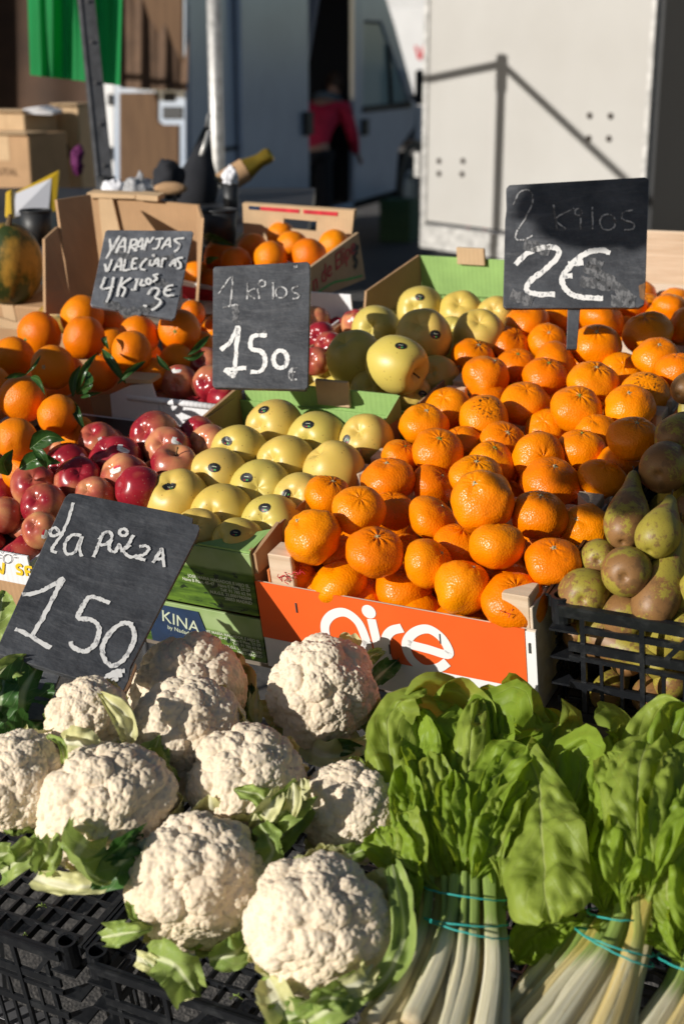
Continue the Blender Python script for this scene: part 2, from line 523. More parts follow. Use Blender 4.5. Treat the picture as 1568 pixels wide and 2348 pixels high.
MT = dict(
    mandarin=m_citrus('mandarin_peel', ((0.80, 0.195, 0.0), (0.85, 0.285, 0.0), (0.76, 0.150, 0.0)), 420),
    mandarin_scar=m_citrus('mandarin_peel_scarred', ((0.80, 0.21, 0.0), (0.85, 0.29, 0.0), (0.78, 0.20, 0.0)), 420, True),
    orange=m_citrus('orange_peel', ((0.79, 0.19, 0.0), (0.84, 0.28, 0.001), (0.75, 0.15, 0.0)), 520, False, 0.42),
    golden=m_golden(), redapple=m_redapple(), pear=m_pear(), curd=m_curd(),
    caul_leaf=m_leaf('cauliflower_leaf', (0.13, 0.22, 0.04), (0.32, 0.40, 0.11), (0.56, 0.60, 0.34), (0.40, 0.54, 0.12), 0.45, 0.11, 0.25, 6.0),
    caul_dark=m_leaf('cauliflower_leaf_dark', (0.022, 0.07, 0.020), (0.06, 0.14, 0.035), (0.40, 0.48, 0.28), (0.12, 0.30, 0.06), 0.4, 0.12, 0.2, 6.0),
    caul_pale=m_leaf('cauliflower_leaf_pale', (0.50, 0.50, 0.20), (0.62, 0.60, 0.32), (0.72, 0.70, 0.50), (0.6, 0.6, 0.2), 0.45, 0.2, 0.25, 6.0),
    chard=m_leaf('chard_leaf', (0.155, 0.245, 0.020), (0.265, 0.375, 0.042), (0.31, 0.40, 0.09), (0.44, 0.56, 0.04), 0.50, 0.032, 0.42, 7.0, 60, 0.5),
    chard_lit=m_leaf('chard_leaf_lit', (0.21, 0.295, 0.035), (0.32, 0.40, 0.07), (0.42, 0.48, 0.15), (0.52, 0.60, 0.09), 0.48, 0.032, 0.42, 7.0, 60, 0.5),  # lighter green for sunlit leaves: the light is put into the colour
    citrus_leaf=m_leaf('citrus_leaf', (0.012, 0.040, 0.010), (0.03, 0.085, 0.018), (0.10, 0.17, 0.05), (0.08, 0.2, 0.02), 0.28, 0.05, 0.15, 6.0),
    stalk=m_stalk(), band=simple('teal_rubber', (0.02, 0.34, 0.30), 0.6),
    board=m_board('blackboard_paint', 1.9, 0.4), board_sheen=m_board('blackboard_paint_sheen', 4.0, 0.8),  # second paint, for the naranjas board, is lightened to carry the sun's sheen
    chalk=m_chalk('chalk_thick', (0.30, 0.30, 0.31), (0.80, 0.79, 0.77), 0.36),
    chalk_thin=m_chalk('chalk_thin', (0.12, 0.12, 0.125), (0.50, 0.50, 0.50), 0.44),
    chalk_smear=m_chalk('chalk_smear', (0.085, 0.087, 0.092), (0.19, 0.19, 0.195), 0.46),
    worn_edge=simple('worn_board_edge', (0.20, 0.105, 0.05), 0.8, 0, 60, 0.5),
    wood=m_wood('pale_poplar', (0.50, 0.36, 0.24), (0.66, 0.52, 0.38)),
    wood_ply=m_wood('pale_crate_ply', (0.56, 0.45, 0.34), (0.68, 0.58, 0.46)),
    plywood=m_wood('brown_plywood', (0.095, 0.050, 0.024), (0.14, 0.078, 0.038), (30, 30, 3)),  # darkened tone: shade on the van door lining is put into the colour
    card=m_card('brown_cardboard', (0.40, 0.245, 0.13)),
    card_light=m_card('light_cardboard', (0.52, 0.36, 0.21)),
    card_edge=simple('corrugated_edge', (0.30, 0.19, 0.10), 0.9, 0, 300, 0.5),
    card_white=m_card('white_coated_card', (0.74, 0.73, 0.74), 0.05),
    card_green=m_card('green_printed_card', (0.26, 0.42, 0.13), 0.16),
    card_orange=m_card('orange_printed_card', (0.55, 0.17, 0.05), 0.12),
    field=m_greenfield(), navy=simple('navy_print', (0.012, 0.030, 0.075), 0.45, 0, 40),
    label_orange=simple('orange_label_print', (0.78, 0.115, 0.018), 0.42, 0, 12, 0.05, 0.04, 30),
    white=simple('white_print', (0.80, 0.79, 0.77), 0.5),
    greyprint=simple('pale_print', (0.55, 0.60, 0.45), 0.5), yellow=simple('yellow_print', (0.80, 0.52, 0.02), 0.5),
    black=simple('black_print', (0.012, 0.012, 0.013), 0.45), redprint=simple('red_print', (0.55, 0.03, 0.045), 0.5, 0, 60),
    net=simple('red_net', (0.50, 0.02, 0.03), 0.6), green_dot=simple('green_dot', (0.05, 0.40, 0.08), 0.5),
    plastic=m_plastic(), asphalt=m_asphalt(), truck=m_truck(), melon=m_melon(),
    stem=simple('brown_stem', (0.12, 0.075, 0.03), 0.8, 0, 200, 0.4), calyx=simple('green_calyx', (0.20, 0.26, 0.05), 0.7, 0, 300, 0.4),
    calyx_dry=simple('dry_calyx', (0.42, 0.36, 0.20), 0.8, 0, 300, 0.4), dark_calyx=simple('dark_calyx', (0.03, 0.018, 0.010), 0.9),
    table=m_wood('worn_table_board', (0.13, 0.105, 0.08), (0.21, 0.175, 0.14), (8, 60, 60)),
    steel=simple('galvanised_steel', (0.52, 0.51, 0.49), 0.45, 0.35, 30, 0.3, 0.1, 60), dark_steel=simple('dull_dark_steel', (0.10, 0.10, 0.105), 0.5, 0.4, 30, 0.3),
)
# ------------------------------------------------------------------ trays and crates of the fruit display
def panel(name, lo, hi, mats, parent, bevel=0.0006):
    return box_obj(name, lo, hi, mats, parent, None, bevel)

def poly_obj(name, pts, push, mats, parent, bevel=0.0):
    """flat panel of real thickness from world points, stored in its parent's space"""
    inv = parent.matrix_basis.inverted()
    p = [inv @ Vector(q) for q in pts]
    d = inv.to_3x3() @ Vector(push)
    return MB().prism(p, d).build(name, mats, parent, False, None, bevel)

def px_plane(pts, p0, nrm):
    return [on_plane(x, y, p0, nrm) for x, y in pts]

# market table carrying the sloping display
tbl = thing('market_table', 'long worn wooden stall table sloping up under the fruit boxes', 'table', frame_at(S(-1.2, 0.03, -0.174)))
for i in range(6):
    panel('board', (0.0, 0.002 + i * 0.222, -0.025), (2.25, 0.216 + i * 0.222, 0.0), MT['table'], tbl, 0.002)
for x in (0.15, 2.0):
    for y in (0.12, 1.2):
        top = S(-1.2 + x, y, -0.196)
        box_obj('leg', (-0.022, -0.022, 0.001), (0.022, 0.022, top.z), MT['dark_steel'], tbl,
                tbl.matrix_basis.inverted() @ Matrix.Translation((top.x, top.y, 0)))

def wood_crate(label, b0, w=0.362, d=0.283):
    t = thing('wooden_crate', label, 'crate', frame_at(S(0, b0, 0)), 'wooden crates of mandarins')
    for x, y, sx, sy in ((0.005, 0.006, 1, 1), (w - 0.005, 0.006, -1, 1), (0.005, d - 0.005, 1, -1), (w - 0.005, d - 0.005, -1, -1)):
        MB().prism([(x, y, -0.168), (x + sx * 0.034, y, -0.168), (x + sx * 0.034, y + sy * 0.008, -0.168), (x + sx * 0.008, y + sy * 0.034, -0.168), (x, y + sy * 0.034, -0.168)],
                   (0, 0, 0.170)).build('corner_block', MT['wood'], t, False, None, 0.0012)
    panel('front_panel', (-0.014, 0.0, -0.168), (w + 0.004, 0.0045, -0.039), MT['wood_ply'], t)
    panel('back_panel', (0.0, d - 0.0035, -0.168), (w, d, -0.022), MT['wood_ply'], t)
    panel('side_panel', (0.001, 0.0055, -0.168), (0.0045, d - 0.0045, -0.022), MT['card_orange'], t)
    panel('side_panel', (w - 0.0045, 0.0055, -0.168), (w - 0.001, d - 0.0045, -0.012), MT['wood_ply'], t)
    panel('base_panel', (0.006, 0.006, -0.170), (w - 0.006, d - 0.006, -0.166), MT['wood_ply'], t)
    return t

crate1 = wood_crate('pale wooden crate of mandarins with orange aire label on its front', 0.0)
wood_crate('pale wooden crate of mandarins directly behind the orange labelled one', 0.291)
wood_crate('pale wooden crate of mandarins pierced by the stake of the 2€ board', 0.582)
wc4 = wood_crate('rearmost pale wooden crate with its end board showing behind the 2€ board', 0.873)
panel('end_board', (0.0, 0.289, -0.10), (0.40, 0.297, 0.075), MT['wood'], wc4, 0.001)

# orange printed label with the word on it, stapled to the first crate
lab = MB(); lab.box((-0.0145, -0.0022, -0.1215), (0.353, -0.0008, -0.0375))
lab = lab.build('front_label', MT['label_orange'], crate1)
for x, z in ((0.043, -0.066), (0.172, -0.102), (0.358, -0.062), (0.243, -0.072)):
    box_obj('staple', (x - 0.0008, -0.0036, z - 0.007), (x + 0.0008, -0.0023, z + 0.007), MT['dark_steel'], crate1)
w_ = MB(); w_.box((-0.0138, -0.0014, -0.1675), (0.3658, -0.0006, -0.1225)); w_.build('lower_strip', MT['white'], crate1)
w_ = MB(); w_.box((0.3535, -0.0014, -0.1220), (0.3658, -0.0006, -0.0400)); w_.build('label_margin', MT['white'], crate1)

def ribbon(mb, pts, width, nrm, jitter=0.0, rng=None, closed=False, m=0, lift=0.0):
    """flat stroke of a given width along points lying in a plane with normal nrm"""
    pts = [Vector(p) for p in pts]
    n = len(pts); vs_ = []
    for i, p in enumerate(pts):
        if closed: t = pts[(i + 1) % n] - pts[i - 1]
        else: t = pts[min(i + 1, n - 1)] - pts[max(i - 1, 0)]
        s = t.cross(nrm).normalized()
        k1 = k2 = width / 2
        if rng:
            k1 *= 1 + rng.uniform(-jitter, jitter); k2 *= 1 + rng.uniform(-jitter, jitter)
        vs_ += [p + s * k1 + nrm * lift, p - s * k2 + nrm * lift]
    fs = [(2*i, 2*i+1, 2*i+3, 2*i+2) for i in range(n - 1)]
    if closed: fs.append((2*n-2, 2*n-1, 1, 0))
    mb.add(vs_, fs, m)

def letters_on(parent, name, strokes, p0, nrm, mat, conv, width, jitter=0.0, seed=1, lift0=0.0006, parent_mat=None):
    """handwriting: strokes given in picture coordinates, laid on the plane through p0"""
    inv = (parent_mat or parent.matrix_basis).inverted(); rng = random.Random(seed); mb = MB()
    for k, st in enumerate(strokes):
        wdt = width
        if isinstance(st, tuple): st, wdt = st
        pts = [on_plane(*conv(*q), p0, nrm) for q in st]
        pts = catmull(pts, 7)
        ribbon(mb, [inv @ p for p in pts], wdt, (inv.to_3x3() @ nrm).normalized(), jitter, rng, False, 0, lift0 + 0.00008 * k)
    return mb.build(name, mat, parent)

def circ(x, y, rx, ry=None, a0=0.0, n=14, turn=360):
    ry = rx if ry is None else ry
    return [(x + rx * math.cos(math.radians(a0 + turn * i / n)), y + ry * math.sin(math.radians(a0 + turn * i / n))) for i in range(n + 1)]

cv_aire = lambda x, y: (543 + 0.654 * x, 1213 + 0.654 * y)
aire = [[(462, 425), (452, 385), (425, 325), (380, 292), (335, 300), (310, 335), (318, 385), (350, 425), (400, 440), (440, 425), (458, 395)],
        [(450, 320), (462, 400), (468, 460)],
        [(472, 315), (490, 390), (508, 460)],
        [(532, 462), (522, 420), (524, 380), (545, 355), (580, 346)],
        [(600, 402), (670, 420), (742, 438), (722, 385), (672, 350), (622, 362), (594, 402), (610, 452), (655, 488), (705, 486), (738, 466)]]
aire[1:2] = []
letters_on(crate1, 'lettering', [(s_, 0.0125) for s_ in aire], crate1.matrix_basis @ Vector((0, -0.0022, 0)), -V, MT['white'], cv_aire, 0.0125)
dotp = MB(); dc = crate1.matrix_basis.inverted() @ on_plane(*cv_aire(463, 289), crate1.matrix_basis @ Vector((0, -0.0022, 0)), -V)
dotp.add([dc + Vector((0.0098 * math.cos(q * 0.3927), -0.0007, 0.0098 * math.sin(q * 0.3927))) for q in range(16)], [tuple(range(16))])
dotp.build('letter_dot', MT['white'], crate1)
# red net scraps caught on the crate
nt = MB(); rg = random.Random(4)
for bx, bz, nn in ((0.036, -0.026, 16), (0.325, -0.026, 8)):
    for k in range(nn):
        p = Vector((bx + rg.uniform(-.012, .012), 0.006 + rg.uniform(-.006, .006), bz + rg.uniform(-.002, .008)))
        pts = [p]
        for j in range(4): pts.append(pts[-1] + Vector((rg.uniform(-.006, .006), rg.uniform(-.005, .005), rg.uniform(-.004, .005))))
        nt.tube(pts, 0.0006, 4)
nt.build('net_scraps', MT['net'], crate1)

def tray(label, a0, a1, b0, b1, c, h, outer, inner, group, name='fruit_box', front=None, th=0.004, front_drop=0.0, back_up=0.0, left_up=0.0, right_up=0.0):
    t = thing(name, label, 'box', frame_at(S(a0, b0, c)), group)
    w, d = a1 - a0, b1 - b0
    panel('front_panel', (0, 0, -h), (w, th, -front_drop), [front or outer], t)
    panel('back_panel', (0, d - th, -h), (w, d, back_up), [inner if back_up > 0 else outer], t)
    panel('side_panel', (0.0, th + 0.0005, -h), (th, d - th - 0.0005, left_up), [inner], t)
    panel('side_panel', (w - th, th + 0.0005, -h), (w, d - th - 0.0005, right_up), [inner], t)
    panel('base_panel', (th, th, -h - 0.003), (w - th, d - th, -h + 0.001), [inner], t)
    return t

# green boxes of golden apples
gold1 = tray('front green printed box of golden apples beside the mandarins', -0.303, -0.018, 0.0, 0.442, 0.0, 0.093, MT['card_green'], MT['card'], 'green apple boxes', front=MT['field'], left_up=0.010, right_up=0.004)
gold_low = tray('green printed box with navy panel underneath the front golden apple box', -0.300, -0.017, 0.0, 0.440, -0.098, 0.068, MT['card_green'], MT['card'], 'green apple boxes', front=MT['field'])
gold2 = tray('rear green box of golden apples behind the first one', -0.303, -0.010, 0.460, 1.03, 0.0, 0.078, MT['card_green'], MT['card'], 'green apple boxes', front=MT['card_green'], back_up=0.0)
panel('back_flap', (0.055, 0.560, -0.02), (0.285, 0.5645, 0.054), [MT['card_green']], gold2)
for x0, x1, z in ((0.135, 0.190, 0.070),):
    panel('hand_tab', (x0, 0.552, z - 0.026), (x1, 0.5585, z + 0.006), [MT['card_light']], gold2, 0.001)
panel('back_flap', (0.012, 0.4435, -0.03), (0.284, 0.4475, 0.034), [MT['card_green']], gold1)
panel('hand_tab', (0.148, 0.436, 0.008), (0.205, 0.4428, 0.050), [MT['card_light']], gold1, 0.001)
MB().prism([(0.284, 0.444, 0.034), (0.284, 0.444, 0.0), (0.280, 0.372, 0.004)], (0.004, 0, 0)).build('corner_flap', [MT['card_green']], gold1)
MB().prism([(0.004, 0.446, 0.022), (0.0, 0.335, 0.012), (0.0, 0.335, -0.04), (0.004, 0.446, -0.05)], (-0.005, 0, 0)).build('corner_flap', [MT['card']], gold1)
MB().prism([(0.286, 0.07, 0.012), (0.286, 0.005, 0.0), (0.286, 0.005, -0.03), (0.286, 0.07, -0.03)], (0.005, 0, 0)).build('torn_flap', [MT['card']], gold1)
MB().prism([(0.205, 0.001, 0.0008), (0.285, 0.001, 0.0008), (0.285, 0.058, 0.0048)], (0, 0, 0.0025)).build('top_flap', [MT['card_green']], gold1)
MB().prism([(0.008, 0.42, 0.03), (0.052, 0.558, 0.056), (0.052, 0.558, -0.02), (0.008, 0.40, -0.02)], (0.004, 0, 0)).build('corner_flap', [MT['card']], gold2)
RX = Matrix.Rotation(math.pi / 2, 4, 'X')
for t_, zz, sz in ((gold1, -0.050, 0.0064), (gold_low, -0.036, 0.0060)):
    font_obj('address_print', 'JOSE MARIA NADADOR E HIJO SL\nNave B Ptos. 45-47   Nave E Ptos. 27-29\nTelf. 91 785 62 94\nN.R.G.S. 21.00019620/M\n28053 MADRID', sz, MT['greyprint'],
             t_, Matrix.Translation((0.278, -0.0006, zz)) @ RX, 0, 0.0002, 'RIGHT', 1.0, 1.0, 0.00012)
nv = MB(); nv.prism([(0.10, -0.0008, -0.067), (0.10, -0.0008, -0.010), (0.118, -0.0008, -0.005), (0.186, -0.0008, -0.005), (0.194, -0.0008, -0.036), (0.190, -0.0008, -0.067)], (0, -0.0006, 0))
nv.build('navy_panel', [MT['navy']], gold_low)
font_obj('brand_print', 'KINA', 0.026, MT['greyprint'], gold_low, Matrix.Translation((0.122, -0.0018, -0.030)) @ RX @ Matrix.Rotation(-0.15, 4, 'Z'), 0, 0.0002)
font_obj('small_print', 'by Nadador', 0.009, MT['greyprint'], gold_low, Matrix.Translation((0.130, -0.0018, -0.042)) @ RX @ Matrix.Rotation(-0.1, 4, 'Z'), 0, 0.0002)

# white coated boxes of red apples
red1 = tray('front white box of red apples with yellow lettering', -0.66, -0.310, -0.088, 0.392, -0.004, 0.046, MT['card_white'], MT['card_white'], 'white red-apple boxes', right_up=-0.01, back_up=-0.03)
red2 = tray('rear white box of red apples behind the 1 kilos board', -0.505, -0.312, 0.402, 0.86, 0.0, 0.060, MT['card_white'], MT['card_white'], 'white red-apple boxes', back_up=0.03)
MB().tube([(0.012, 0.0, 0.001), (0.190, 0.0, 0.001)], 0.0055, 10).build('rolled_edge', [MT['card_white']], red2, True)
dk = tray('plain brown box underneath the front white apple box', -0.66, -0.312, -0.080, 0.39, -0.056, 0.105, MT['card'], MT['card'], None)
# raised white corner gusset with its raw brown edges
inv_pl = S(0, 0.400, 0)
poly_obj('corner_flap', px_plane([(253, 905), (300, 884), (346, 878), (366, 938), (362, 1000), (262, 1000)], inv_pl, -V), V * 0.004, [MT['card_white']], red1)
poly_obj('corner_flap', px_plane([(207, 912), (252, 902), (262, 1000), (225, 985)], S(0, 0.405, 0), -V), V * 0.004, [MT['card']], red1)
poly_obj('torn_flap', px_plane([(286, 868), (344, 872), (347, 880), (286, 878)], S(0, 0.396, 0), -V), V * 0.03, [MT['card_light']], red1)
lin = MB(); lin.box((0.005, 0.005, -0.046), (0.345, 0.475, -0.030)); lin.build('liner', [MT['black']], red1)
# printed front: yellow letters and a sun outline
cvp = lambda x, y: (x, y)
pf = red1.matrix_basis @ Vector((0, -0.0006, 0))
letters_on(red1, 'lettering', [[(-14, 1312), (-10, 1288), (6, 1314), (10, 1290)], [(52, 1299), (46, 1294), (40, 1298), (42, 1304), (51, 1309), (50, 1316), (39, 1314)], [(64, 1320), (60, 1304), (63, 1298)],
           [(63, 1298), (75, 1301)], [(62, 1309), (71, 1311)]], pf, -V, MT['yellow'], cvp, 0.0042, 0, 2, 0.0008)
rays = [[(19 + 15 * math.cos(a), 1279 + 15 * math.sin(a)), (19 + 23 * math.cos(a), 1279 + 23 * math.sin(a))] for a in [math.radians(k) for k in range(180, 361, 22)]]
letters_on(red1, 'sun_emblem', [circ(19, 1281, 10)] + rays, pf, -V, MT['black'], cvp, 0.0009, 0, 3, 0.0007)

# cardboard box of leafy oranges at the left
ob = tray('brown cardboard box of leafy oranges at the left edge', -1.12, -0.635, 0.16, 0.68, -0.02, 0.10, MT['card'], MT['card'], None, left_up=0.02)
poly_obj('torn_flap', px_plane([(-40, 718), (38, 740), (78, 718), (70, 800), (-40, 830)], S(0, 0.69, 0), -V), V * 0.004, [MT['card_light']], ob)

# printed box of oranges in the back row
ep = S(-0.415, 0.90, 0.0)
eb = thing('fruit_box', 'white box of oranges with red print on its side, in the back row', 'box', frame_at(ep))
side = px_plane([(712, 690), (838, 640), (822, 533), (708, 616)], ep, U)
poly_obj('side_panel', side, -U * 0.006, [MT['card_light']], eb)
bpl = S(0, 1.135, 0)
bk = px_plane([(556, 466), (812, 483), (800, 596), (560, 560)], bpl, -V)
def lerp2(p, s, t): return (p[0].lerp(p[1], s)).lerp(p[3].lerp(p[2], s), t)
def quad_part(nm, s0, s1, t0, t1, mt, th=0.006): poly_obj(nm, [lerp2(bk, s0, t0), lerp2(bk, s1, t0), lerp2(bk, s1, t1), lerp2(bk, s0, t1)], V * th, [mt], eb)
quad_part('back_panel', 0, 1, 0.50, 1.0, MT['card_light']); quad_part('back_panel', 0, 0.38, 0.20, 0.498, MT['card_light']); quad_part('back_panel', 0.68, 1, 0.20, 0.498, MT['card_light'])
quad_part('back_panel', 0.382, 0.678, 0.20, 0.28, MT['card_light'])
quad_part('top_band', 0, 1, 0.0, 0.198, MT['card_light'], 0.012)
tb = bk
for s0, s1, mt in ((0.06, 0.16, MT['navy']), (0.17, 0.52, MT['redprint']), (0.56, 0.86, MT['redprint'])):
    poly_obj('top_print', [lerp2(tb, s0, 0.05) - V * 0.0015, lerp2(tb, s1, 0.05) - V * 0.0015, lerp2(tb, s1, 0.13) - V * 0.0015, lerp2(tb, s0, 0.13) - V * 0.0015], V * 0.001, [mt], eb)
poly_obj('left_panel', px_plane([(556, 466), (562, 530), (520, 570), (470, 600), (470, 640), (570, 600)], S(-0.80, 0, 0), U), U * 0.005, [MT['card']], eb)
poly_obj('front_panel', px_plane([(400, 640), (500, 662), (712, 690), (712, 720), (400, 720)], S(0, 0.90, 0), -V), V * 0.005, [MT['white']], eb)
poly_obj('front_print', px_plane([(418, 655), (496, 668), (496, 692), (418, 684)], S(0, 0.8985, 0), -V), V * 0.001, [MT['redprint']], eb)
sm = Matrix((V, N, U)).transposed().to_4x4(); sm.translation = on_plane(716, 672, ep, U) + U * 0.0015
font_obj('side_lettering', 'n de Elipe', 0.046, MT['redprint'], eb, eb.matrix_basis.inverted() @ sm @ Matrix.Rotation(0.12, 4, 'Z'), 0.25, 0.0002, 'LEFT', 1.0)
letters_on(eb, 'rooster_emblem', [[(812, 560), (818, 575), (812, 590), (818, 600), (812, 615)], [(806, 572), (822, 566)]], ep + U * 0.001, U, MT['black'], cvp, 0.010, 0.3, 3)
letters_on(eb, 'print_swoosh', [[(716, 680), (760, 650), (800, 640), (830, 632)]], ep + U * 0.0012, U, MT['green_dot'], cvp, 0.004, 0.2, 3)

# tall open cardboard box behind the oranges, with the melon in front of it
bp = S(-0.90, 1.02, -0.10)
bb = thing('open_carton', 'tall open brown carton standing behind the striped melon', 'carton', frame_at(bp))
B1 = S(0, 1.02, 0)
poly_obj('back_panel', px_plane([(202, 447), (455, 471), (452, 720), (236, 720)], B1, -V), V * 0.007, [MT['card']], bb)
poly_obj('seam_strip', px_plane([(226, 452), (258, 455), (282, 560), (262, 640), (240, 600)], S(0, 1.012, 0), -V), V * 0.006, [MT['card_light']], bb)
poly_obj('top_lip', px_plane([(200, 442), (310, 447), (310, 456), (200, 453)], S(0, 1.008, 0), -V), V * 0.024, [MT['card_light']], bb)
poly_obj('top_lip', px_plane([(312, 446), (362, 450), (362, 462), (312, 458)], S(0, 1.006, 0), -V), V * 0.026, [MT['card_light']], bb)
q = [at_depth(126, 458, 2.72), at_depth(203, 446, 2.86), at_depth(238, 720, 2.78), at_depth(160, 720, 2.64)]
poly_obj('side_panel', q, U * 0.006, [MT['card']], bb)
q = [at_depth(98, 548, 2.62), at_depth(128, 520, 2.70), at_depth(162, 720, 2.62), at_depth(100, 720, 2.56)]
poly_obj('front_flap', q, U * 0.006, [MT['card']], bb)
q = [at_depth(452, 471, 2.86), at_depth(462, 500, 2.70), at_depth(448, 700, 2.66), at_depth(452, 700, 2.82)]
poly_obj('side_panel', q, U * 0.006, [MT['card']], bb)

# ------------------------------------------------------------------ fruit
RG = random.Random(11)
from mathutils.bvhtree import BVHTree

def smooth_prof(pts, n=4):
    c = catmull([(r, 0, z) for r, z in pts], n)
    out = [(max(0.0, p.x), p.z) for p in c]
    out[0] = (0.0, out[0][1]); out[-1] = (0.0, out[-1][1])
    return out

def citrus_mesh(name, r, flat, mat, seed, lobes=9, crease=0.05, lump=0.03, top=0.10):
    rg = random.Random(seed); prof = []
    nz = 26; sh = Vector((rg.uniform(-9, 9), rg.uniform(-9, 9), rg.uniform(-9, 9)))
    for i in range(nz + 1):
        th = math.pi * i / nz
        rr = math.sin(th); z = math.cos(th) * flat
        if th < 0.6: z -= top * flat * (1 - th / 0.6) ** 2
        if th > math.pi - 0.45: z += 0.05 * flat * (1 - (math.pi - th) / 0.45) ** 2
        prof.append((rr if 0 < i < nz else 0.0, z))
    ph = rg.uniform(0, 6)
    def fn(p):
        d = math.hypot(p.x, p.y); a = math.atan2(p.y, p.x)
        if p.z > 0 and 0.03 < d < 0.8:
            k = math.exp(-((d - 0.22) / 0.25) ** 2)
            p = p * (1 - crease * k * (0.5 + 0.5 * math.cos(lobes * a + ph + 1.5 * math.sin(2 * a))) ** 2)
        nv_ = noise.noise(p * 1.3 + sh) * lump + noise.noise(p * 3.1 + sh) * lump * 0.35
        return p * (1 + nv_) * r
    return MB().lathe(prof, 40, 0, None, fn).mesh(name, mat, True)

APPLE = smooth_prof([(0, .60), (.07, .615), (.18, .72), (.36, .84), (.57, .85), (.78, .71), (.94, .42), (1.0, .09), (.97, -.23), (.86, -.53), (.68, -.76), (.47, -.88), (.28, -.89), (.13, -.83), (0, -.78)], 2)
def apple_mesh(name, r, mat, seed, tall=1.0, lump=0.035):
    rg = random.Random(seed); sh = Vector((rg.uniform(-9, 9),) * 3); ph = rg.uniform(0, 6)
    def fn(p):
        a = math.atan2(p.y, p.x)
        k = 1 + 0.018 * math.cos(5 * a + ph) * min(1, abs(p.z)) + noise.noise(p * 1.1 + sh) * lump
        return Vector((p.x * k, p.y * k, p.z * k * tall)) * r
    return MB().lathe(APPLE, 36, 0, None, fn).mesh(name, mat, True)

PEAR = smooth_prof([(0, -.90), (.10, -.92), (.22, -.97), (.50, -.92), (.80, -.68), (.98, -.28), (1.0, .08), (.90, .55), (.70, 1.05), (.50, 1.50), (.38, 1.90), (.30, 2.25), (.18, 2.48), (.07, 2.53), (0, 2.54)], 2)
def pear_mesh(name, r, mat, seed, bend=0.25, stretch=1.0):
    rg = random.Random(seed); sh = Vector((rg.uniform(-9, 9),) * 3)
    def fn(p):
        k = 1 + noise.noise(p * 0.9 + sh) * 0.07
        z = p.z * stretch
        return Vector((p.x * k + bend * max(0, z) ** 2 * 0.16, p.y * k, z)) * r
    return MB().lathe(PEAR, 32, 0, None, fn).mesh(name, mat, True)

R_M, R_O, R_A, R_P = 0.0345, 0.038, 0.0375, 0.034
MAND = [citrus_mesh('mandarin', R_M, fl, MT['mandarin'], sd, lb, cr, lu) for fl, sd, lb, cr, lu in
        ((0.80, 1, 9, 0.07, 0.08), (0.74, 2, 10, 0.03, 0.10), (0.84, 3, 8, 0.05, 0.08), (0.78, 4, 11, 0.10, 0.09), (0.90, 5, 9, 0.03, 0.13), (0.73, 6, 7, 0.05, 0.08))]
MAND_S = [citrus_mesh('mandarin', R_M, 0.82, MT['mandarin_scar'], 21, 9, 0.03, 0.05, 0.05)]
ORNG = [citrus_mesh('orange', R_O, fl, MT['orange'], sd, 8, 0.01, 0.045, 0.05) for fl, sd in ((0.97, 7), (1.02, 8), (1.05, 9), (0.95, 10))]
GOLD = [apple_mesh('golden_apple', R_A, MT['golden'], sd, tl) for sd, tl in ((1, 1.0), (2, 0.94), (3, 1.06), (4, 0.98))]
REDA = [apple_mesh('red_apple', R_A, MT['redapple'], sd, tl) for sd, tl in ((5, 0.98), (6, 1.04), (7, 0.94), (8, 1.08))]
PEARS = [pear_mesh('pear', R_P, MT['pear'], sd, bd, st_) for sd, bd, st_ in ((1, .25, 1.22), (2, .45, 1.15), (3, .12, 1.42))]

def calyx_mesh(mat, nub=True):
    mb = MB()
    for k in range(5):
        a = k * 2 * math.pi / 5
        d = Vector((math.cos(a), math.sin(a), 0)); e = Vector((-d.y, d.x, 0))
        mb.prism([d * 0.0008 - e * 0.0011, d * 0.0034 - e * 0.0009, d * 0.0048, d * 0.0034 + e * 0.0009, d * 0.0008 + e * 0.0011], (0, 0, 0.0008))
    if nub: mb.tube([(0, 0, 0), (0.0002, 0, 0.0022)], [0.0016, 0.0012], 7)
    return mb.mesh('calyx', mat)
CAL = [calyx_mesh(MT['calyx']), calyx_mesh(MT['calyx_dry'])]
CAL_D = [calyx_mesh(MT['dark_calyx'])]
STEM = MB().tube(catmull([(0, 0, 0), (0.0005, 0.0008, 0.008), (0.003, 0.001, 0.017)], 3), [0.0012] * 6 + [0.0017], 6).mesh('stem', MT['stem'], True)

def axis_rot(axis, spin):
    axis = Vector(axis).normalized()
    qt = Vector((0, 0, 1)).rotation_difference(axis)
    return qt @ Quaternion((0, 0, 1), spin)

def settle(items, rounds=150, k=0.92, bmin=0.03, cmin=-0.10):
    """slide touching fruits along their sight lines until they no longer run into each other; none leaves its box through the front"""
    def low(it):           # nearest depth allowed: the fruit stays behind the front board
        r = ray(it['x'], it['y']); c = CAMP - O
        return ((bmin(it) if callable(bmin) else bmin) - c.dot(V)) / r.dot(V)
    for it in items: it['t'] = depth_of(it['p']); it['lo'] = low(it); it['t'] = max(it['t'], it['lo'])
    pos = lambda it: CAMP + ray(it['x'], it['y']) * it['t']
    for it in items: it['p'] = pos(it)
    for _ in range(rounds):
        moved = False
        for i in range(len(items)):
            for j in range(i + 1, len(items)):
                a, b = items[i], items[j]
                need = (a['r'] + b['r']) * k
                L = (b['p'] - a['p']).length
                if L < need - 1e-4:
                    moved = True
                    push = (need - L) * 0.3
                    if a['t'] > b['t']: a, b = b, a
                    na = max(a['lo'], a['t'] - push * 0.5)
                    b['t'] += push * 0.5 + (push * 0.5 - (a['t'] - na)); a['t'] = na
                    a['p'], b['p'] = pos(a), pos(b)
        if not moved: break
    return items

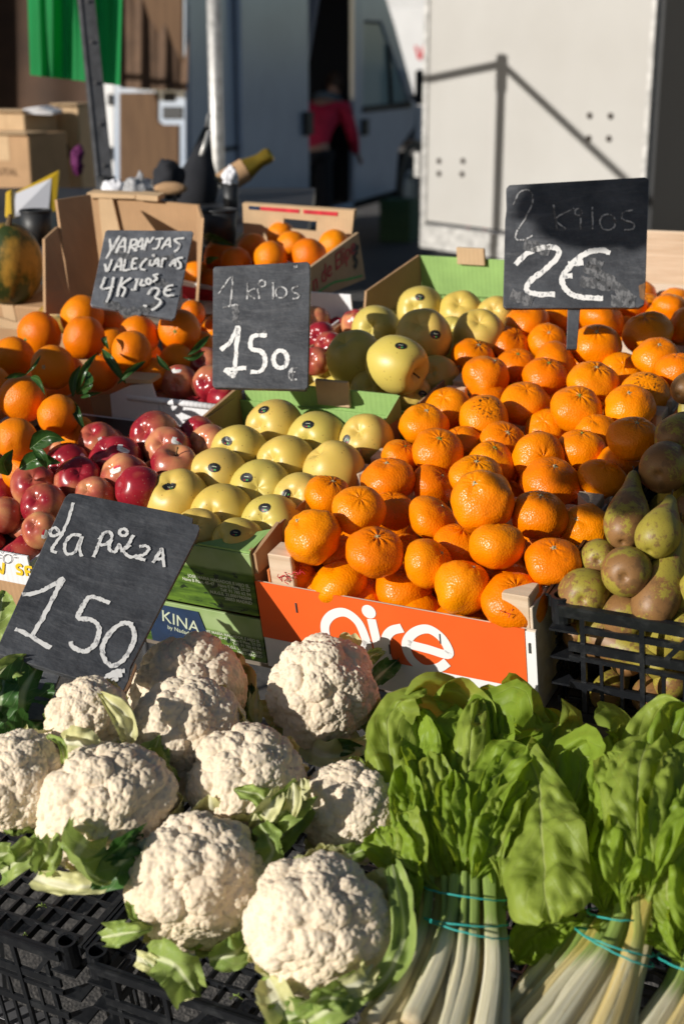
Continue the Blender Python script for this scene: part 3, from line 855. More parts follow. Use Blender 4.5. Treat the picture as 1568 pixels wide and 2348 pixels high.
def lay(rows, c0, kind, bmin=0.03):
    """rows of (x, y, width in picture units, label, options)"""
    out = []
    for row in rows:
        x, y, w, lab_ = row[:4]; opt = row[4] if len(row) > 4 else {}
        p = stall_pix(x, y, opt.get('c', c0))
        if 'D' in opt: p = at_depth(x, y, opt['D'])
        out.append(dict(x=x, y=y, w=w, p=p, r=w / 2 * depth_of(p) / FPX, lab=lab_, o=opt))
    settle(out, bmin=bmin)
    for it in out: it['r'] = it['w'] / 2 * depth_of(it['p']) / FPX
    return out

def make_fruit(it, meshes, rbase, name, cat, group, axis=None, spread=0.4):
    o_ = it['o']
    me = meshes[RG.randrange(len(meshes))] if 'v' not in o_ else meshes[o_['v'] % len(meshes)]
    o = link(name, me)
    ax = Vector(o_.get('ax', axis if axis is not None else N))
    if 'ax' not in o_: ax = ax + Vector((RG.gauss(0, spread), RG.gauss(0, spread), RG.gauss(0, spread)))
    o.rotation_mode = 'QUATERNION'
    o.rotation_quaternion = axis_rot(ax, RG.uniform(0, 6.28))
    s = it['r'] / rbase * {'golden_apple': 1.09, 'red_apple': 1.05}.get(name, 1.04)
    o.scale = (s * RG.uniform(.98, 1.02), s * RG.uniform(.98, 1.02), s * RG.uniform(.97, 1.03))
    o.location = it['p']
    tag(o, it['lab'], cat, group)
    return o

def bottom_z(me): return max(v.co.z for v in me.vertices if abs(v.co.x) < 1e-4 and abs(v.co.y) < 1e-4)

def add_calyx(o, k):
    m = link('calyx', CAL[k], o, Matrix.Translation((0, 0, bottom_z(o.data) - 0.0004)))

# ---- stickers that follow the skin they are stuck on
def sticker(o, x, y, half, cells, mats, roll=0.0, asp=0.75):
    """x, y: where it sits in the picture; cells(s, t) gives the material index, None = no cell"""
    bpy.context.view_layer.update()
    mw = Matrix.LocRotScale(o.location, o.rotation_quaternion, o.scale)
    inv = mw.inverted()
    bvh = BVHTree.FromPolygons([v.co for v in o.data.vertices], [p.vertices for p in o.data.polygons])
    a = inv @ CAMP; d = (inv @ (CAMP + ray(x, y)) - a).normalized()
    hit, nr, idx, _ = bvh.ray_cast(a, d)
    if hit is None: return None
    rt = (inv.to_3x3() @ Vector((math.cos(roll), 0, math.sin(roll)))); e1 = (rt - nr * rt.dot(nr)).normalized(); e2 = nr.cross(e1)
    n = 16; mb = MB(); grid = {}
    for i in range(n + 1):
        for j in range(n + 1):
            s, t = 2 * i / n - 1, 2 * j / n - 1
            q = hit + e1 * (s * half) + e2 * (t * half * asp) + nr * 0.012
            h2, n2, _, _ = bvh.ray_cast(q, -nr)
            grid[i, j] = (h2 + nr * 0.0004) if h2 is not None else None
    ids = {}
    for i in range(n):
        for j in range(n):
            s, t = (2 * i + 1) / n - 1, (2 * j + 1) / n - 1
            m = cells(s, t)
            if m is None: continue
            cs = [(i, j), (i + 1, j), (i + 1, j + 1), (i, j + 1)]
            if any(grid[k] is None for k in cs): continue
            f = []
            for k in cs:
                if k not in ids: ids[k] = len(mb.v); mb.v.append(tuple(grid[k]))
                f.append(ids[k])
            mb.f.append(tuple(f)); mb.m.append(m)
    if mb.f: return mb.build('sticker', mats, o, True)

def cells_gold(s, t):
    if s * s + t * t > 1.0: return None
    if abs(t - 0.2) < 0.09 and abs(s) < 0.42: return 1
    if abs(s - 0.2) < 0.22 and -0.62 < t < -0.42: return 2
    if abs(s + 0.2) < 0.18 and -0.62 < t < -0.46: return 3
    return 0
def cells_red(s, t):
    if abs(s) > 1 - 0.35 * max(0, -t) ** 2 or s * s * 0.55 + t * t > 1.0: return None
    if t > 0.25 and s > -0.3: return 1
    if abs(t + 0.1) < 0.1 and abs(s) < 0.5: return 2
    return 0
STK_G = [MT['black'], MT['greyprint'], MT['green_dot'], MT['redprint']]
STK_R = [MT['white'], MT['redprint'], MT['greyprint']]

# ---- mandarins
UPC = Vector((0.0, -0.25, 1.0))
M1 = [ # front crate
 (672, 1318, 95, 'small shaded mandarin in the front left corner beside the red thread'),
 (778, 1337, 128, 'mandarin resting behind the left end of the orange label, second from its corner'),
 (717, 1232, 130, 'long reddish mandarin tipped on its side against the golden apple box', {'v': 4, 'ax': (-.5, -.1, .6), 'c': .02}),
 (860, 1267, 133, 'mandarin with puckered pale stem end standing high over the letter a', {'ax': (.1, -.35, .9), 'v': 3, 'cal': 1, 'c': .02}),
 (822, 1170, 124, 'bumpy mandarin leaning on the yellowish one at the left edge of the front crate', {'c': .03}),
 (753, 1136, 106, 'dull yellowish mandarin overlapping the golden apples', {'c': .015, 'ax': (.25, -.2, .9)}),
 (890, 1101, 124, 'flat wide mandarin just in front of the left wooden corner block', {'v': 1, 'c': .01}),
 (897, 1172, 105, 'shaded mandarin sunk between the bumpy one and the centre of the front crate', {'c': -.015}),
 (991, 1189, 119, 'mandarin left of the big cracked one in the middle of the front crate', {'c': .01}),
 (990, 1113, 100, 'yellow mandarin with a small brown scar, behind the one left of the big cracked mandarin', {'c': -.01}),
 (1090, 1094, 118, 'mandarin with creased top half hidden behind the big cracked one', {'v': 3, 'ax': (.0, -.3, 1), 'cal': 1, 'c': .02}),
 (1106, 1149, 143, 'biggest mandarin, cracked and bulging on top of the heap', {'v': 4, 'ax': (-.35, -.45, .8), 'c': .045, 'cal': 1}),
 (1235, 1181, 129, 'round mandarin with its crown shaded, right of the biggest cracked one', {'c': .02}),
 (1138, 1251, 128, 'yellow orange mandarin in front of the biggest cracked one', {'v': 2, 'c': .02}),
 (981, 1292, 118, 'mandarin half in shadow above the letter r', {'ax': (.6, -.3, .6), 'c': -.005}),
 (1050, 1250, 112, 'mostly covered mandarin glowing between the half shadowed one and the yellow orange one', {'c': -.02}),
 (925, 1351, 131, 'mandarin with dark stem dimple resting over the letter i', {'ax': (.15, -.3, .9), 'v': 0}),
 (1060, 1346, 130, 'egg shaped tilted mandarin over the letter e', {'v': 4, 'ax': (.35, -.2, .8)}),
 (1266, 1287, 127, 'mandarin near the right side board, above the black pear crate corner', {'v': 5, 'c': .01}),
 (1336, 1214, 115, 'dim shaded mandarin against the right side board beside the pears', {'c': -.005}),
 (1178, 1381, 148, 'large wrinkled mandarin behind the front right wooden block', {'v': 3, 'ax': (0, -.4, .8), 'c': -.005}),
 (1075, 1430, 100, 'mandarin peeping low between the egg shaped one and the wrinkled one', {'c': -.03}),
 (1165, 1335, 115, 'mandarin buried behind the large wrinkled one in the front right corner', {'c': -.03}),
 (782, 1272, 100, 'mandarin wedged under the long reddish one', {'c': -.03}),
]
M2 = [ # second crate
 (917, 1048, 84, 'mandarin with dark calyx just behind the left wooden corner block', {'cal': 0, 'ax': (.3, -.3, .8)}),
 (1002, 1035, 116, 'glossy mandarin with green calyx, left front of the second crate', {'cal': 0, 'v': 0, 'c': .015}),
 (1054, 1021, 98, 'creased mandarin squeezed right of the glossy green calyx one', {'v': 3, 'c': -.005}),
 (1151, 1016, 108, 'mandarin with a pale stem scar in the middle of the second crate', {'cal': 1, 'v': 0}),
 (1124, 1066, 112, 'mandarin with tiny bright green calyx behind the creased top one', {'cal': 0, 'ax': (.1, -.3, .9), 'c': -.005}),
 (1234, 1051, 120, 'smooth mandarin with a faint dark fleck, left of the pear-side corner', {'v': 2, 'c': .012}),
 (1261, 1106, 132, 'wide mandarin with shadowed right flank in front of the second crate corner', {'v': 1, 'ax': (.1, -.3, .9), 'cal': 1, 'c': .02}),
 (1331, 1034, 113, 'yellow mandarin with pointed stem tip in the second crate', {'v': 2, 'ax': (0, -.1, 1), 'cal': 0, 'c': .005}),
 (1450, 1006, 119, 'mandarin with its top burnt dark by shade beside the dark pears', {'v': 0, 'c': .02}),
 (1378, 1098, 110, 'mandarin touching the pale corner block next to the pears', {'v': 5, 'ax': (.1, -.3, .9)}),
 (1420, 1062, 104, 'mandarin half hidden behind the tip of the long pear', {'c': -.01}),
 (1364, 997, 95, 'mandarin partly covered by the dark topped one', {'c': -.015}),
 (1251, 986, 97, 'mandarin in front of the one with the bright green stem', {'c': -.005}),
 (973, 974, 115, 'mandarin with scratched stem end beside the corner flap of the golden apple box', {'v': 1, 'ax': (.1, -.35, .9), 'cal': 1, 'c': .01}),
 (1026, 935, 104, 'deep orange mandarin under the back left corner block of the second crate', {'v': 0}),
 (1109, 960, 114, 'mandarin with a ring of black scab dots on its left side of the heap', {'m': 's', 'ax': (.1, -.55, .75), 'c': .01}),
 (1203, 926, 112, 'mandarin with grey brown stem dimple, left of the one with the bright green stem', {'v': 2, 'ax': (0, -.35, .9), 'c': .02}),
 (1321, 939, 116, 'mandarin with a thick bright green stem button', {'v': 3, 'cal': 0, 'ax': (.05, -.45, .85), 'c': .02}),
 (1441, 934, 115, 'yellow mandarin with a pale stem button and a bright highlight', {'v': 1, 'cal': 1, 'ax': (-.15, -.35, .85), 'c': .015}),
 (1476, 906, 113, 'mandarin with a ring of black scab dots under the right red net', {'m': 's', 'ax': (-.05, -.5, .8), 'c': .005}),
 (1120, 917, 84, 'small mandarin seen between the ring scabbed one and the corner block', {'c': -.015}),
]
M3 = [ # third and fourth crates
 (1084, 821, 99, 'mandarin with a deep stem pit beside the rear golden apples', {'ax': (.25, -.35, .8), 'v': 0}),
 (1114, 866, 106, 'mandarin in front of the deep pitted one, over the wooden corner', {'v': 4, 'c': .015}),
 (1184, 839, 92, 'mandarin with small calyx between the stake and the golden apples', {'cal': 0, 'ax': (0, -.4, .9), 'c': -.01}),
 (1249, 864, 100, 'mandarin with green calyx in front of the stake row', {'cal': 0, 'v': 0, 'ax': (.15, -.3, .9), 'c': .005}),
 (1274, 836, 104, 'mandarin just below the foot of the 2€ stake', {'v': 2, 'c': .01}),
 (1359, 879, 115, 'broad mandarin with rough crown in the third crate', {'v': 3, 'ax': (.1, -.3, .9), 'c': .015}),
 (1424, 854, 96, 'flat mandarin right of the broad rough crowned one', {'v': 5, 'c': -.005}),
 (1504, 820, 106, 'mandarin with faint stem ring near the right picture edge', {'v': 1, 'ax': (0, -.4, .9), 'c': .01}),
 (1550, 850, 96, 'mandarin with a nipple like top cut by the right picture edge', {'v': 2, 'c': .015}),
 (1366, 794, 113, 'mandarin with black stem dot right of the 2€ stake', {'v': 0, 'ax': (-.1, -.45, .8), 'c': .025, 'cal': 1}),
 (1254, 783, 86, 'plain mandarin left of the 2€ stake', {'v': 2}),
 (1168, 793, 98, 'wrinkled pebbly mandarin in front of the highest left one', {'v': 3, 'c': -.01}),
 (1206, 742, 103, 'mandarin directly under the left bottom corner of the 2€ board', {'v': 1, 'c': .015}),
 (1284, 730, 84, 'mandarin tucked under the 2€ board left of its stake', {'c': -.005}),
 (1378, 732, 102, 'mandarin tucked under the 2€ board right of its stake', {'c': .005}),
 (1484, 764, 113, 'mandarin with dark creased crown in shade under the right corner of the 2€ board', {'v': 3, 'c': .015}),
 (1537, 706, 82, 'dim mandarin at the far right in front of the end board', {'c': 0}),
 (1566, 745, 84, 'dim mandarin cut by the right picture edge, above the faint ringed one', {'c': .005}),
 (1442, 712, 84, 'dim mandarin behind the dark crowned one', {'c': -.005}),
]
for rows, c0, g, bm_ in ((M1, 0.0, 'mandarins in the front crate', 0.034), (M2, 0.0, 'mandarins in the second crate', 0.30), (M3, 0.0, 'mandarins in the rear crates', 0.59)):
    for it in lay(rows, c0, 'm', bm_):
        o = make_fruit(it, MAND_S if it['o'].get('m') == 's' else MAND, R_M, 'mandarin', 'mandarin', g, UPC, 0.35)
        if 'cal' in it['o']: add_calyx(o, it['o']['cal'])
        elif RG.random() < 0.5: add_calyx(o, 1)

def fill(a0, a1, b0, b1, step, c, meshes, rbase, name, label, group, seed, jit=0.006, n_max=99):
    rg = random.Random(seed); k = 0
    nb = int((b1 - b0) / (step * 0.87)); na = int((a1 - a0) / step)
    for j in range(nb + 1):
        for i in range(na + 1):
            a = a0 + i * step + (step / 2 if j % 2 else 0); b = b0 + j * step * 0.87
            if a > a1 or b > b1: continue
            o = link(name, meshes[rg.randrange(len(meshes))])
            o.location = S(a + rg.uniform(-jit, jit), b + rg.uniform(-jit, jit), c + rg.uniform(-jit, jit))
            o.rotation_mode = 'QUATERNION'
            o.rotation_quaternion = axis_rot(N + Vector((rg.gauss(0, .5), rg.gauss(0, .5), rg.gauss(0, .5))), rg.uniform(0, 6))
            tag(o, label, name.replace('_', ' '), group)
fill(0.045, 0.318, 0.042, 0.245, 0.069, -0.068, MAND, R_M, 'mandarin', 'mandarin of the lower layer glimpsed through gaps in the front crate', 'lower mandarins in the front crate', 1)
fill(0.045, 0.318, 0.33, 0.535, 0.069, -0.062, MAND, R_M, 'mandarin', 'mandarin of the lower layer glimpsed through gaps in the second crate', 'lower mandarins in the second crate', 2)
fill(0.045, 0.318, 0.62, 0.83, 0.069, -0.060, MAND, R_M, 'mandarin', 'mandarin of the lower layer glimpsed through gaps in the third crate', 'lower mandarins in the third crate', 3)
fill(0.045, 0.318, 0.91, 1.12, 0.069, -0.030, MAND, R_M, 'mandarin', 'mandarin of the rear crate mostly hidden by the 2€ board', 'mandarins of the rear crate', 5)

# ---- golden apples
G1 = [
 (630, 985, 127, 'golden apple at the back left of the front green box', {'st': (604, 935)}),
 (727, 1010, 127, 'golden apple at the back centre, sticker near its left shoulder', {'st': (706, 969)}),
 (841, 1012, 118, 'golden apple in the back right corner by the mandarins, sticker on its left edge', {'st': (793, 1005, 1.2)}),
 (550, 1042, 125, 'greenish apple with sticker on top, second in the left column', {'st': (522, 1007)}),
 (655, 1067, 127, 'golden apple with brown topped shoulder in the middle of the second row', {}),
 (765, 1079, 130, 'golden apple with rusty blush, right of the brown shouldered one', {}),
 (498, 1099, 132, 'greenish apple with the roundest black sticker, third in the left column', {'st': (491, 1068)}),
 (599, 1128, 140, 'golden apple with sticker on its upper left in the middle of the third row', {'st': (565, 1091)}),
 (690, 1146, 118, 'pale golden apple with an upright sticker touching the mandarins', {'st': (656, 1130, 1.1)}),
 (408, 1152, 140, 'golden apple at the front left with sticker on its crown', {'st': (391, 1114)}),
 (510, 1184, 140, 'plain greenish yellow apple without sticker in the front row centre', {}),
 (622, 1206, 135, 'golden apple with one dark pit, front right beside the torn flap', {'st': (607, 1160)}),
 (455, 1228, 116, 'golden apple half hidden behind the la pieza board corner', {'c': -.015}),
 (547, 1250, 118, 'shaded golden apple low behind the front panel with a cast shadow', {'st': (540, 1218), 'c': -.02}),
]
G2 = [
 (909, 836, 124, 'bright golden apple with round dark pit in front of the rear green box', {'st': (919, 789), 'ax': (.75, -.6, -.25), 'c': .045}),
 (971, 773, 121, 'large half shaded apple with black sticker facing right', {'st': (998, 763), 'c': .035}),
 (862, 757, 104, 'shaded golden apple behind the pitted bright one', {'st': (857, 778), 'c': .03}),
 (815, 824, 124, 'dark shaded green apple beside the 1 kilos board', {'c': .035}),
 (964, 710, 102, 'sunny golden apple at the back left under the green flap', {'st': (962, 677), 'c': .01}),
 (1057, 722, 100, 'sunny golden apple at the back centre under the cardboard tab', {'c': .005}),
 (1137, 724, 84, 'golden apple next to the left edge of the 2€ board', {'c': .005}),
 (1099, 771, 112, 'pale golden apple in front of the mandarin heap', {'c': .005}),
 (1036, 768, 80, 'small golden apple in the gap behind the half shaded one', {'c': -.02}),
 (1000, 866, 98, 'shaded golden apple in the front right corner of the rear green box', {'c': -.01}),
 (940, 906, 94, 'golden apple with sticker behind the front box flap, right of the tab', {'st': (969, 899), 'c': -.01}),
 (852, 897, 92, 'golden apple behind the front box flap, left of the tab', {'c': -.01}),
 (1040, 808, 78, 'golden apple with dark sticker deep beside the rear mandarins', {'st': (1052, 790), 'c': -.02}),
 (778, 905, 84, 'dark golden apple in shade right below the 1 kilos board', {'c': -.02}),
]
AX_G = Vector((0.35, 0.75, -0.55))
for rows, g, bm_ in ((G1, 'golden apples in the front green box', 0.042), (G2, 'golden apples in the rear green box', 0.50)):
    for it in lay(rows, -0.004, 'g', bm_):
        o = make_fruit(it, GOLD, R_A, 'golden_apple', 'apple', g, AX_G, 0.22)
        if 'st' in it['o']:
            s_ = it['o']['st']
            sticker(o, s_[0], s_[1] + 4, 0.0074, cells_gold, STK_G, s_[2] if len(s_) > 2 else -0.2)
        if o.rotation_quaternion @ Vector((0, 0, 1)) @ (CAMP - o.location) > 0: link('stem', STEM, o, Matrix.Translation((0, 0, R_A * .58)))
        elif 'ax' in it['o']:
            link('calyx', CAL_D[0], o, Matrix.Translation((0, 0, -R_A * .77)) @ Matrix.Rotation(math.pi, 4, 'X'))
fill(-0.265, -0.045, 0.05, 0.40, 0.078, -0.055, GOLD, R_A, 'golden_apple', 'golden apple of the lower layer in the front green box', 'lower golden apples', 6, 0.003)
fill(-0.265, -0.045, 0.51, 0.97, 0.078, -0.055, GOLD, R_A, 'golden_apple', 'golden apple of the lower layer in the rear green box', 'lower golden apples at the rear', 7, 0.003)

# ---- red apples
A1 = [
 (230, 1020, 96, 'dark red apple with white and red sticker against the white corner flap', {'st': (238, 1006), 'c': .01}),
 (267, 1058, 119, 'large red apple with white sticker on top, centre of the front white box', {'st': (284, 1026, -.3), 'c': .02}),
 (357, 1001, 110, 'pinkish yellow apple at the back of the front white box', {'c': .01, 'v': 1}),
 (385, 1033, 106, 'red apple with oval white sticker beside the green box', {'st': (406, 1010, -.5), 'c': .01}),
 (457, 1001, 88, 'pink apple against the white rear panel', {'c': -.005}),
 (481, 1018, 88, 'dark wine apple in the corner next to the golden apples', {'c': 0}),
 (400, 1075, 110, 'streaky pink apple showing its upright brown stem', {'ax': (.15, -.25, .9), 'stem': 1, 'c': .01}),
 (157, 1068, 102, 'red apple with sticker edge on its right shoulder, behind the wine red pair', {'st': (194, 1048, -1), 'c': 0}),
 (182, 1105, 110, 'glossy dark wine apple in the middle of the left heap', {'c': .015}),
 (290, 1096, 104, 'red apple with shield shaped sticker at its upper left', {'st': (265, 1074, .4), 'c': .01}),
 (318, 1121, 104, 'dark red apple leaning on the brown flap above the la pieza board', {'c': .005}),
 (78, 1112, 100, 'pinkish orange apple at the far left of the front white box', {'c': 0}),
 (102, 1160, 101, 'orange and red apple beside the top left corner of the la pieza board', {'c': .005}),
 (220, 1140, 90, 'red apple hidden behind the top edge of the la pieza board', {'c': -.005}),
 (95, 1216, 84, 'dark wine apple with a scrap of white label, beside the la pieza board edge', {'st': (104, 1222, 1.2), 'c': 0}),
 (8, 1182, 84, 'red apple cut by the left picture edge', {'c': -.005}),
]
A2 = [
 (412, 880, 87, 'deep red apple with small round sticker behind the white corner flap', {'st': (405, 846), 'c': .0}),
 (471, 836, 78, 'two toned pale and red apple left of the 1 kilos board', {'c': .005}),
 (484, 880, 82, 'purplish red apple at the left edge of the 1 kilos board', {'c': .01}),
 (513, 917, 70, 'shiny red apple with a dark stem pit below the 1 kilos board', {'ax': (.75, -.6, .2), 'stem': 1, 'c': 0}),
 (815, 744, 64, 'crimson apple with sticker against the rear green box', {'st': (812, 728), 'c': 0}),
 (722, 737, 68, 'topmost red apple right of the 1 kilos board', {'c': 0}),
 (737, 771, 66, 'bright red apple right of the 1 kilos board, in the middle', {'c': .005}),
 (757, 797, 70, 'orange pink apple right of the 1 kilos board', {'c': .01}),
 (724, 828, 64, 'dull red apple at the right edge of the 1 kilos board', {'c': 0}),
 (775, 755, 56, 'small red apple deep in the rear white box', {'c': -.02}),
]
for rows, g, bm_ in ((A1, 'red apples in the front white box', -0.05), (A2, 'red apples in the rear white box', 0.44)):
    for it in lay(rows, 0.0, 'a', bm_):
        o = make_fruit(it, REDA, R_A, 'red_apple', 'apple', g, AX_G, 0.25)
        if 'st' in it['o']:
            s_ = it['o']['st']; sticker(o, s_[0], s_[1] + 3, 0.0088, cells_red, STK_R, s_[2] if len(s_) > 2 else 0.2, 0.7)
        if 'stem' in it['o']: link('stem', STEM, o, Matrix.Translation((0, 0, R_A * .58)))
fill(-0.60, -0.355, -0.04, 0.35, 0.078, -0.045, REDA, R_A, 'red_apple', 'red apple of the lower layer in the front white box', 'lower red apples', 8, 0.003)
fill(-0.465, -0.355, 0.45, 0.82, 0.078, -0.045, REDA, R_A, 'red_apple', 'red apple of the lower layer in the rear white box', 'lower red apples at the rear', 9, 0.003)

# ---- oranges with leaves
OR1 = [
 (92, 766, 100, 'orange with a green navel at its lower left, leftmost of the top row', {'ax': (-.5, -.75, -.1), 'cal': 0, 'c': .05}),
 (189, 727, 96, 'highest orange, standing behind the tall pale one', {'c': .06}),
 (194, 775, 92, 'tall pale orange in front of the highest one', {'v': 2, 'c': .07, 'ax': (0, 0, 1)}),
 (247, 746, 78, 'orange half hidden left of the naranjas board', {'c': .03}),
 (253, 785, 72, 'dark shaded orange behind the tall pale one', {'c': .01}),
 (320, 768, 88, 'sunlit orange under the lower edge of the naranjas board', {'c': .05}),
 (303, 806, 88, 'shaded orange in front of the sunlit one under the naranjas board', {'c': .06}),
 (412, 757, 92, 'dimpled orange under the right corner of the naranjas board', {'c': .05, 'ax': (-.1, -.8, .1), 'cal': 0}),
 (30, 820, 92, 'bright orange at the left edge, below the green navelled one', {'c': .05}),
 (123, 842, 99, 'orange with a black stem dot half in shadow, centre of the pile', {'ax': (-.25, -.9, .2), 'c': .06, 'cal': 1}),
 (230, 857, 82, 'low orange behind the long upright leaf', {'c': .03}),
 (54, 914, 106, 'big orange with a triangular patch of sun', {'c': .07}),
 (135, 953, 94, 'shaded orange right of the sun patched one', {'c': .05}),
 (38, 1006, 94, 'shaded orange with a scratched skin at the left edge', {'c': .06}),
 (180, 997, 80, 'dim orange deep behind the white corner flap', {'c': .01}),
 (405, 826, 76, 'dim orange right of the shaded oranges, behind the red apples', {'c': .02}),
 (355, 858, 74, 'dark orange above the white corner flap', {'c': .02}),
 (460, 792, 66, 'dark orange left of the 1 kilos board', {'c': .02}),
 (-24, 885, 100, 'orange mostly outside the left picture edge', {'c': .06}),
 (50, 1085, 84, 'dark orange in the shadow beside the red apples', {'c': .0}),
 (443, 717, 56, 'orange in shade between the naranjas and 1 kilos boards', {'c': .03}),
]
or_items = lay(OR1, 0.03, 'o', 0.12)
for it in or_items:
    o = make_fruit(it, ORNG, R_O, 'orange', 'orange', 'oranges in the cardboard box', (0, -.2, 1), 0.6)
    if 'cal' in it['o']: add_calyx(o, it['o']['cal'])
fill(-1.05, -0.69, 0.21, 0.63, 0.082, -0.055, ORNG, R_O, 'orange', 'orange of the lower layer in the left cardboard box', 'lower oranges in the left box', 10)
fill(-0.62, -0.45, 0.62, 0.80, 0.082, -0.03, ORNG, R_O, 'orange', 'orange in deep shade under the naranjas board', 'oranges under the naranjas board', 12)
OR2 = [
 (450, 631, 64, 'orange at the front left of the red printed box', {}), (488, 647, 60, 'orange low at the front of the red printed box beside the 1 kilos board', {'c': .03}),
 (505, 587, 72, 'orange at the far left of the red printed box, next to a leaf', {}), (541, 602, 68, 'reddish orange above the top edge of the 1 kilos board, at its left', {}),
 (580, 571, 68, 'glossy orange left of the twin oranges in the red printed box', {}), (621, 592, 76, 'orange with a thin twig above the 1 kilos board', {'c': .055}),
 (645, 542, 64, 'rear orange of the twin pair in the red printed box', {}), (671, 565, 72, 'front orange of the twin pair in the red printed box', {'c': .05}),
 (708, 587, 78, 'orange above the top right corner of the 1 kilos board', {'c': .05}), (766, 563, 70, 'orange in the right corner of the red printed box', {}),
 (545, 640, 62, 'orange hidden behind the 1 kilos board, left', {'c': .0}), (640, 640, 64, 'orange hidden behind the 1 kilos board, right', {'c': .0}),
]
for it in lay(OR2, 0.04, 'o', 0.94):
    make_fruit(it, ORNG, R_O, 'orange', 'orange', 'oranges in the red printed box', (0, -.2, 1), 0.6)
fill(-0.76, -0.46, 0.94, 1.10, 0.078, -0.035, ORNG, R_O, 'orange', 'orange of the lower layer in the red printed box', 'lower oranges in the printed box', 14)

# ---- melons
def melon(label, x, y, D, rx, ry, roll):
    p = at_depth(x, y, D); k = D / FPX
    mb = MB(); nz = 24
    prof = [(math.sin(math.pi * i / nz) if 0 < i < nz else 0.0, math.cos(math.pi * i / nz)) for i in range(nz + 1)]
    def fn(q):
        a = math.atan2(q.y, q.x); w = 1 + 0.012 * math.cos(10 * a) * (1 - q.z * q.z) + noise.noise(q * 1.5) * 0.03
        return Vector((q.x * rx * k * w, q.y * rx * k * w, q.z * ry * k))
    mb.lathe(prof, 40, 0, None, fn)
    o = mb.build('melon', [MT['melon']], None, True, Matrix.Translation(p) @ Matrix.Rotation(roll, 4, 'Y') @ Matrix.Rotation(0.3, 4, 'X'))
    tag(o, label, 'melon', 'melons behind the oranges')
    st = MB().tube([(0, 0, ry * k * 0.98), (0.004, 0.002, ry * k + 0.02)], [0.006, 0.004], 7).build('stem', [MT['stem']], o)
melon('striped orange and green melon at the left edge in front of the carton', 22, 606, 2.78, 78, 98, 0.12)
melon('dark shaded melon lying low behind the highest orange', 165, 722, 2.74, 46, 92, 1.35)

for lb, mx, my, md, mh in (('brown carton under the striped melon', 22, 606, 2.78, .074), ('brown carton under the dark lying melon', 165, 722, 2.74, .034)):
    mq = to_stall(at_depth(mx, my, md))
    mt = thing('cardboard_box', lb, 'box', frame_at(S(mq.x - .10, mq.y - .030, -0.173)), 'cartons under the melons')
    box_obj('carton', (0, 0, 0), (.20, .12, mq.z - mh + 0.173), MT['card'], mt, None, .003)
    box_obj('tape', (.085, -.001, mq.z - mh + .11), (.115, .121, mq.z - mh + 0.174), MT['card_light'], mt)
# ---- pears in the black plastic crate
def pear(label, x, y, c, w, tx, ty, tc, v, roll=0.0, stem=True, bb=None):
    """x, y and tx, ty: blunt end and tip in the picture; c: height over the crate rim; tc: how much farther the tip is; bb: distance behind the crate front instead"""
    if bb is None:
        b = stall_pix(x, y, c)
        bmin = 0.022 + w / 2 * depth_of(b) / FPX
        if to_stall(b).y < bmin: b = on_plane(x, y, S(0, bmin, 0), V)
        t = at_depth(tx, ty, depth_of(b) + tc)
    else: b, t = on_plane(x, y, S(0, bb, 0), V), on_plane(tx, ty, S(0, bb + tc, 0), V)
    o = link('pear', PEARS[v]); o.rotation_mode = 'QUATERNION'
    o.rotation_quaternion = axis_rot(t - b, roll)
    s = w / 2 * depth_of(b) / FPX / R_P
    o.scale = (s, s, s); o.location = b
    tag(o, label, 'pear', 'pears in the black crate')
    link('calyx', CAL_D[0], o, Matrix.Translation((0, 0, -R_P * .905)) @ Matrix.Rotation(math.pi, 4, 'X') @ Matrix.Scale(1.3, 4))
    st = [1.22, 1.15, 1.42][v]; bd = [.25, .45, .12][v]
    if stem: link('stem', STEM, o, Matrix.Translation((bd * (2.5 * st) ** 2 * .16 * R_P, 0, R_P * 2.5 * st)))
pear('long dark topped pear pointing up at the left of the crate', 1436, 1196, .045, 104, 1468, 1040, .09, 2, 2)
pear('big dark pear lying with its blunt end towards the front', 1524, 1072, .065, 116, 1590, 1000, .14, 0, 1)
pear('russet pear with its neck leaning right, between the dark one and the yellow one', 1508, 1226, .06, 102, 1580, 1095, .06, 1, 2)
pear('long yellow pear, the brightest, leaning at the right edge', 1508, 1366, .045, 114, 1575, 1190, .05, 2, 3)
pear('green speckled pear peeping between the long one and the russet centre one', 1374, 1278, .01, 86, 1395, 1250, .12, 0, 1)
pear('russet pear showing its star shaped calyx in the centre', 1437, 1310, .03, 118, 1462, 1262, .13, 0, .5)
pear('green topped pear at the left front corner over the crate ring', 1340, 1362, .008, 120, 1356, 1325, .10, 1, 0)
pear('brown pear low behind the front rail of the black crate', 1432, 1412, -.005, 114, 1440, 1385, .10, 0, 2)
pear('brown pear at the right end of the front rail', 1566, 1440, -.01, 78, 1600, 1400, .05, 1, 2)
pear('dark pear cut by the right edge, topmost of the heap', 1575, 890, .085, 72, 1640, 840, .05, 1, 2)
pear('dark green pear behind the big dark one', 1552, 1000, .07, 100, 1610, 930, .10, 2, 2)
pear('dark pear deep at the right edge beside the yellow one', 1584, 1170, .03, 84, 1620, 1100, .05, 1, 2)
pear('pear seen through the lattice of the black crate, left', 1395, 1585, 0, 80, 1420, 1550, .03, 0, 1, True, 0.055)
pear('pear seen through the lattice of the black crate, right', 1492, 1592, 0, 84, 1525, 1565, .03, 1, 1, True, 0.055)
pear('pear low in the black crate below the brown one', 1545, 1560, 0, 84, 1580, 1535, .03, 0, 1, True, 0.060)
pear('green pear in the gap under the front rail', 1500, 1490, 0, 62, 1550, 1484, .02, 0, 1, True, 0.060)
pear('pear deep in the left corner of the black crate', 1330, 1450, 0, 84, 1336, 1415, .04, 0, 1, True, 0.070)
pear('pear deep in the middle of the black crate', 1440, 1500, 0, 90, 1455, 1455, .04, 0, 1, True, 0.080)
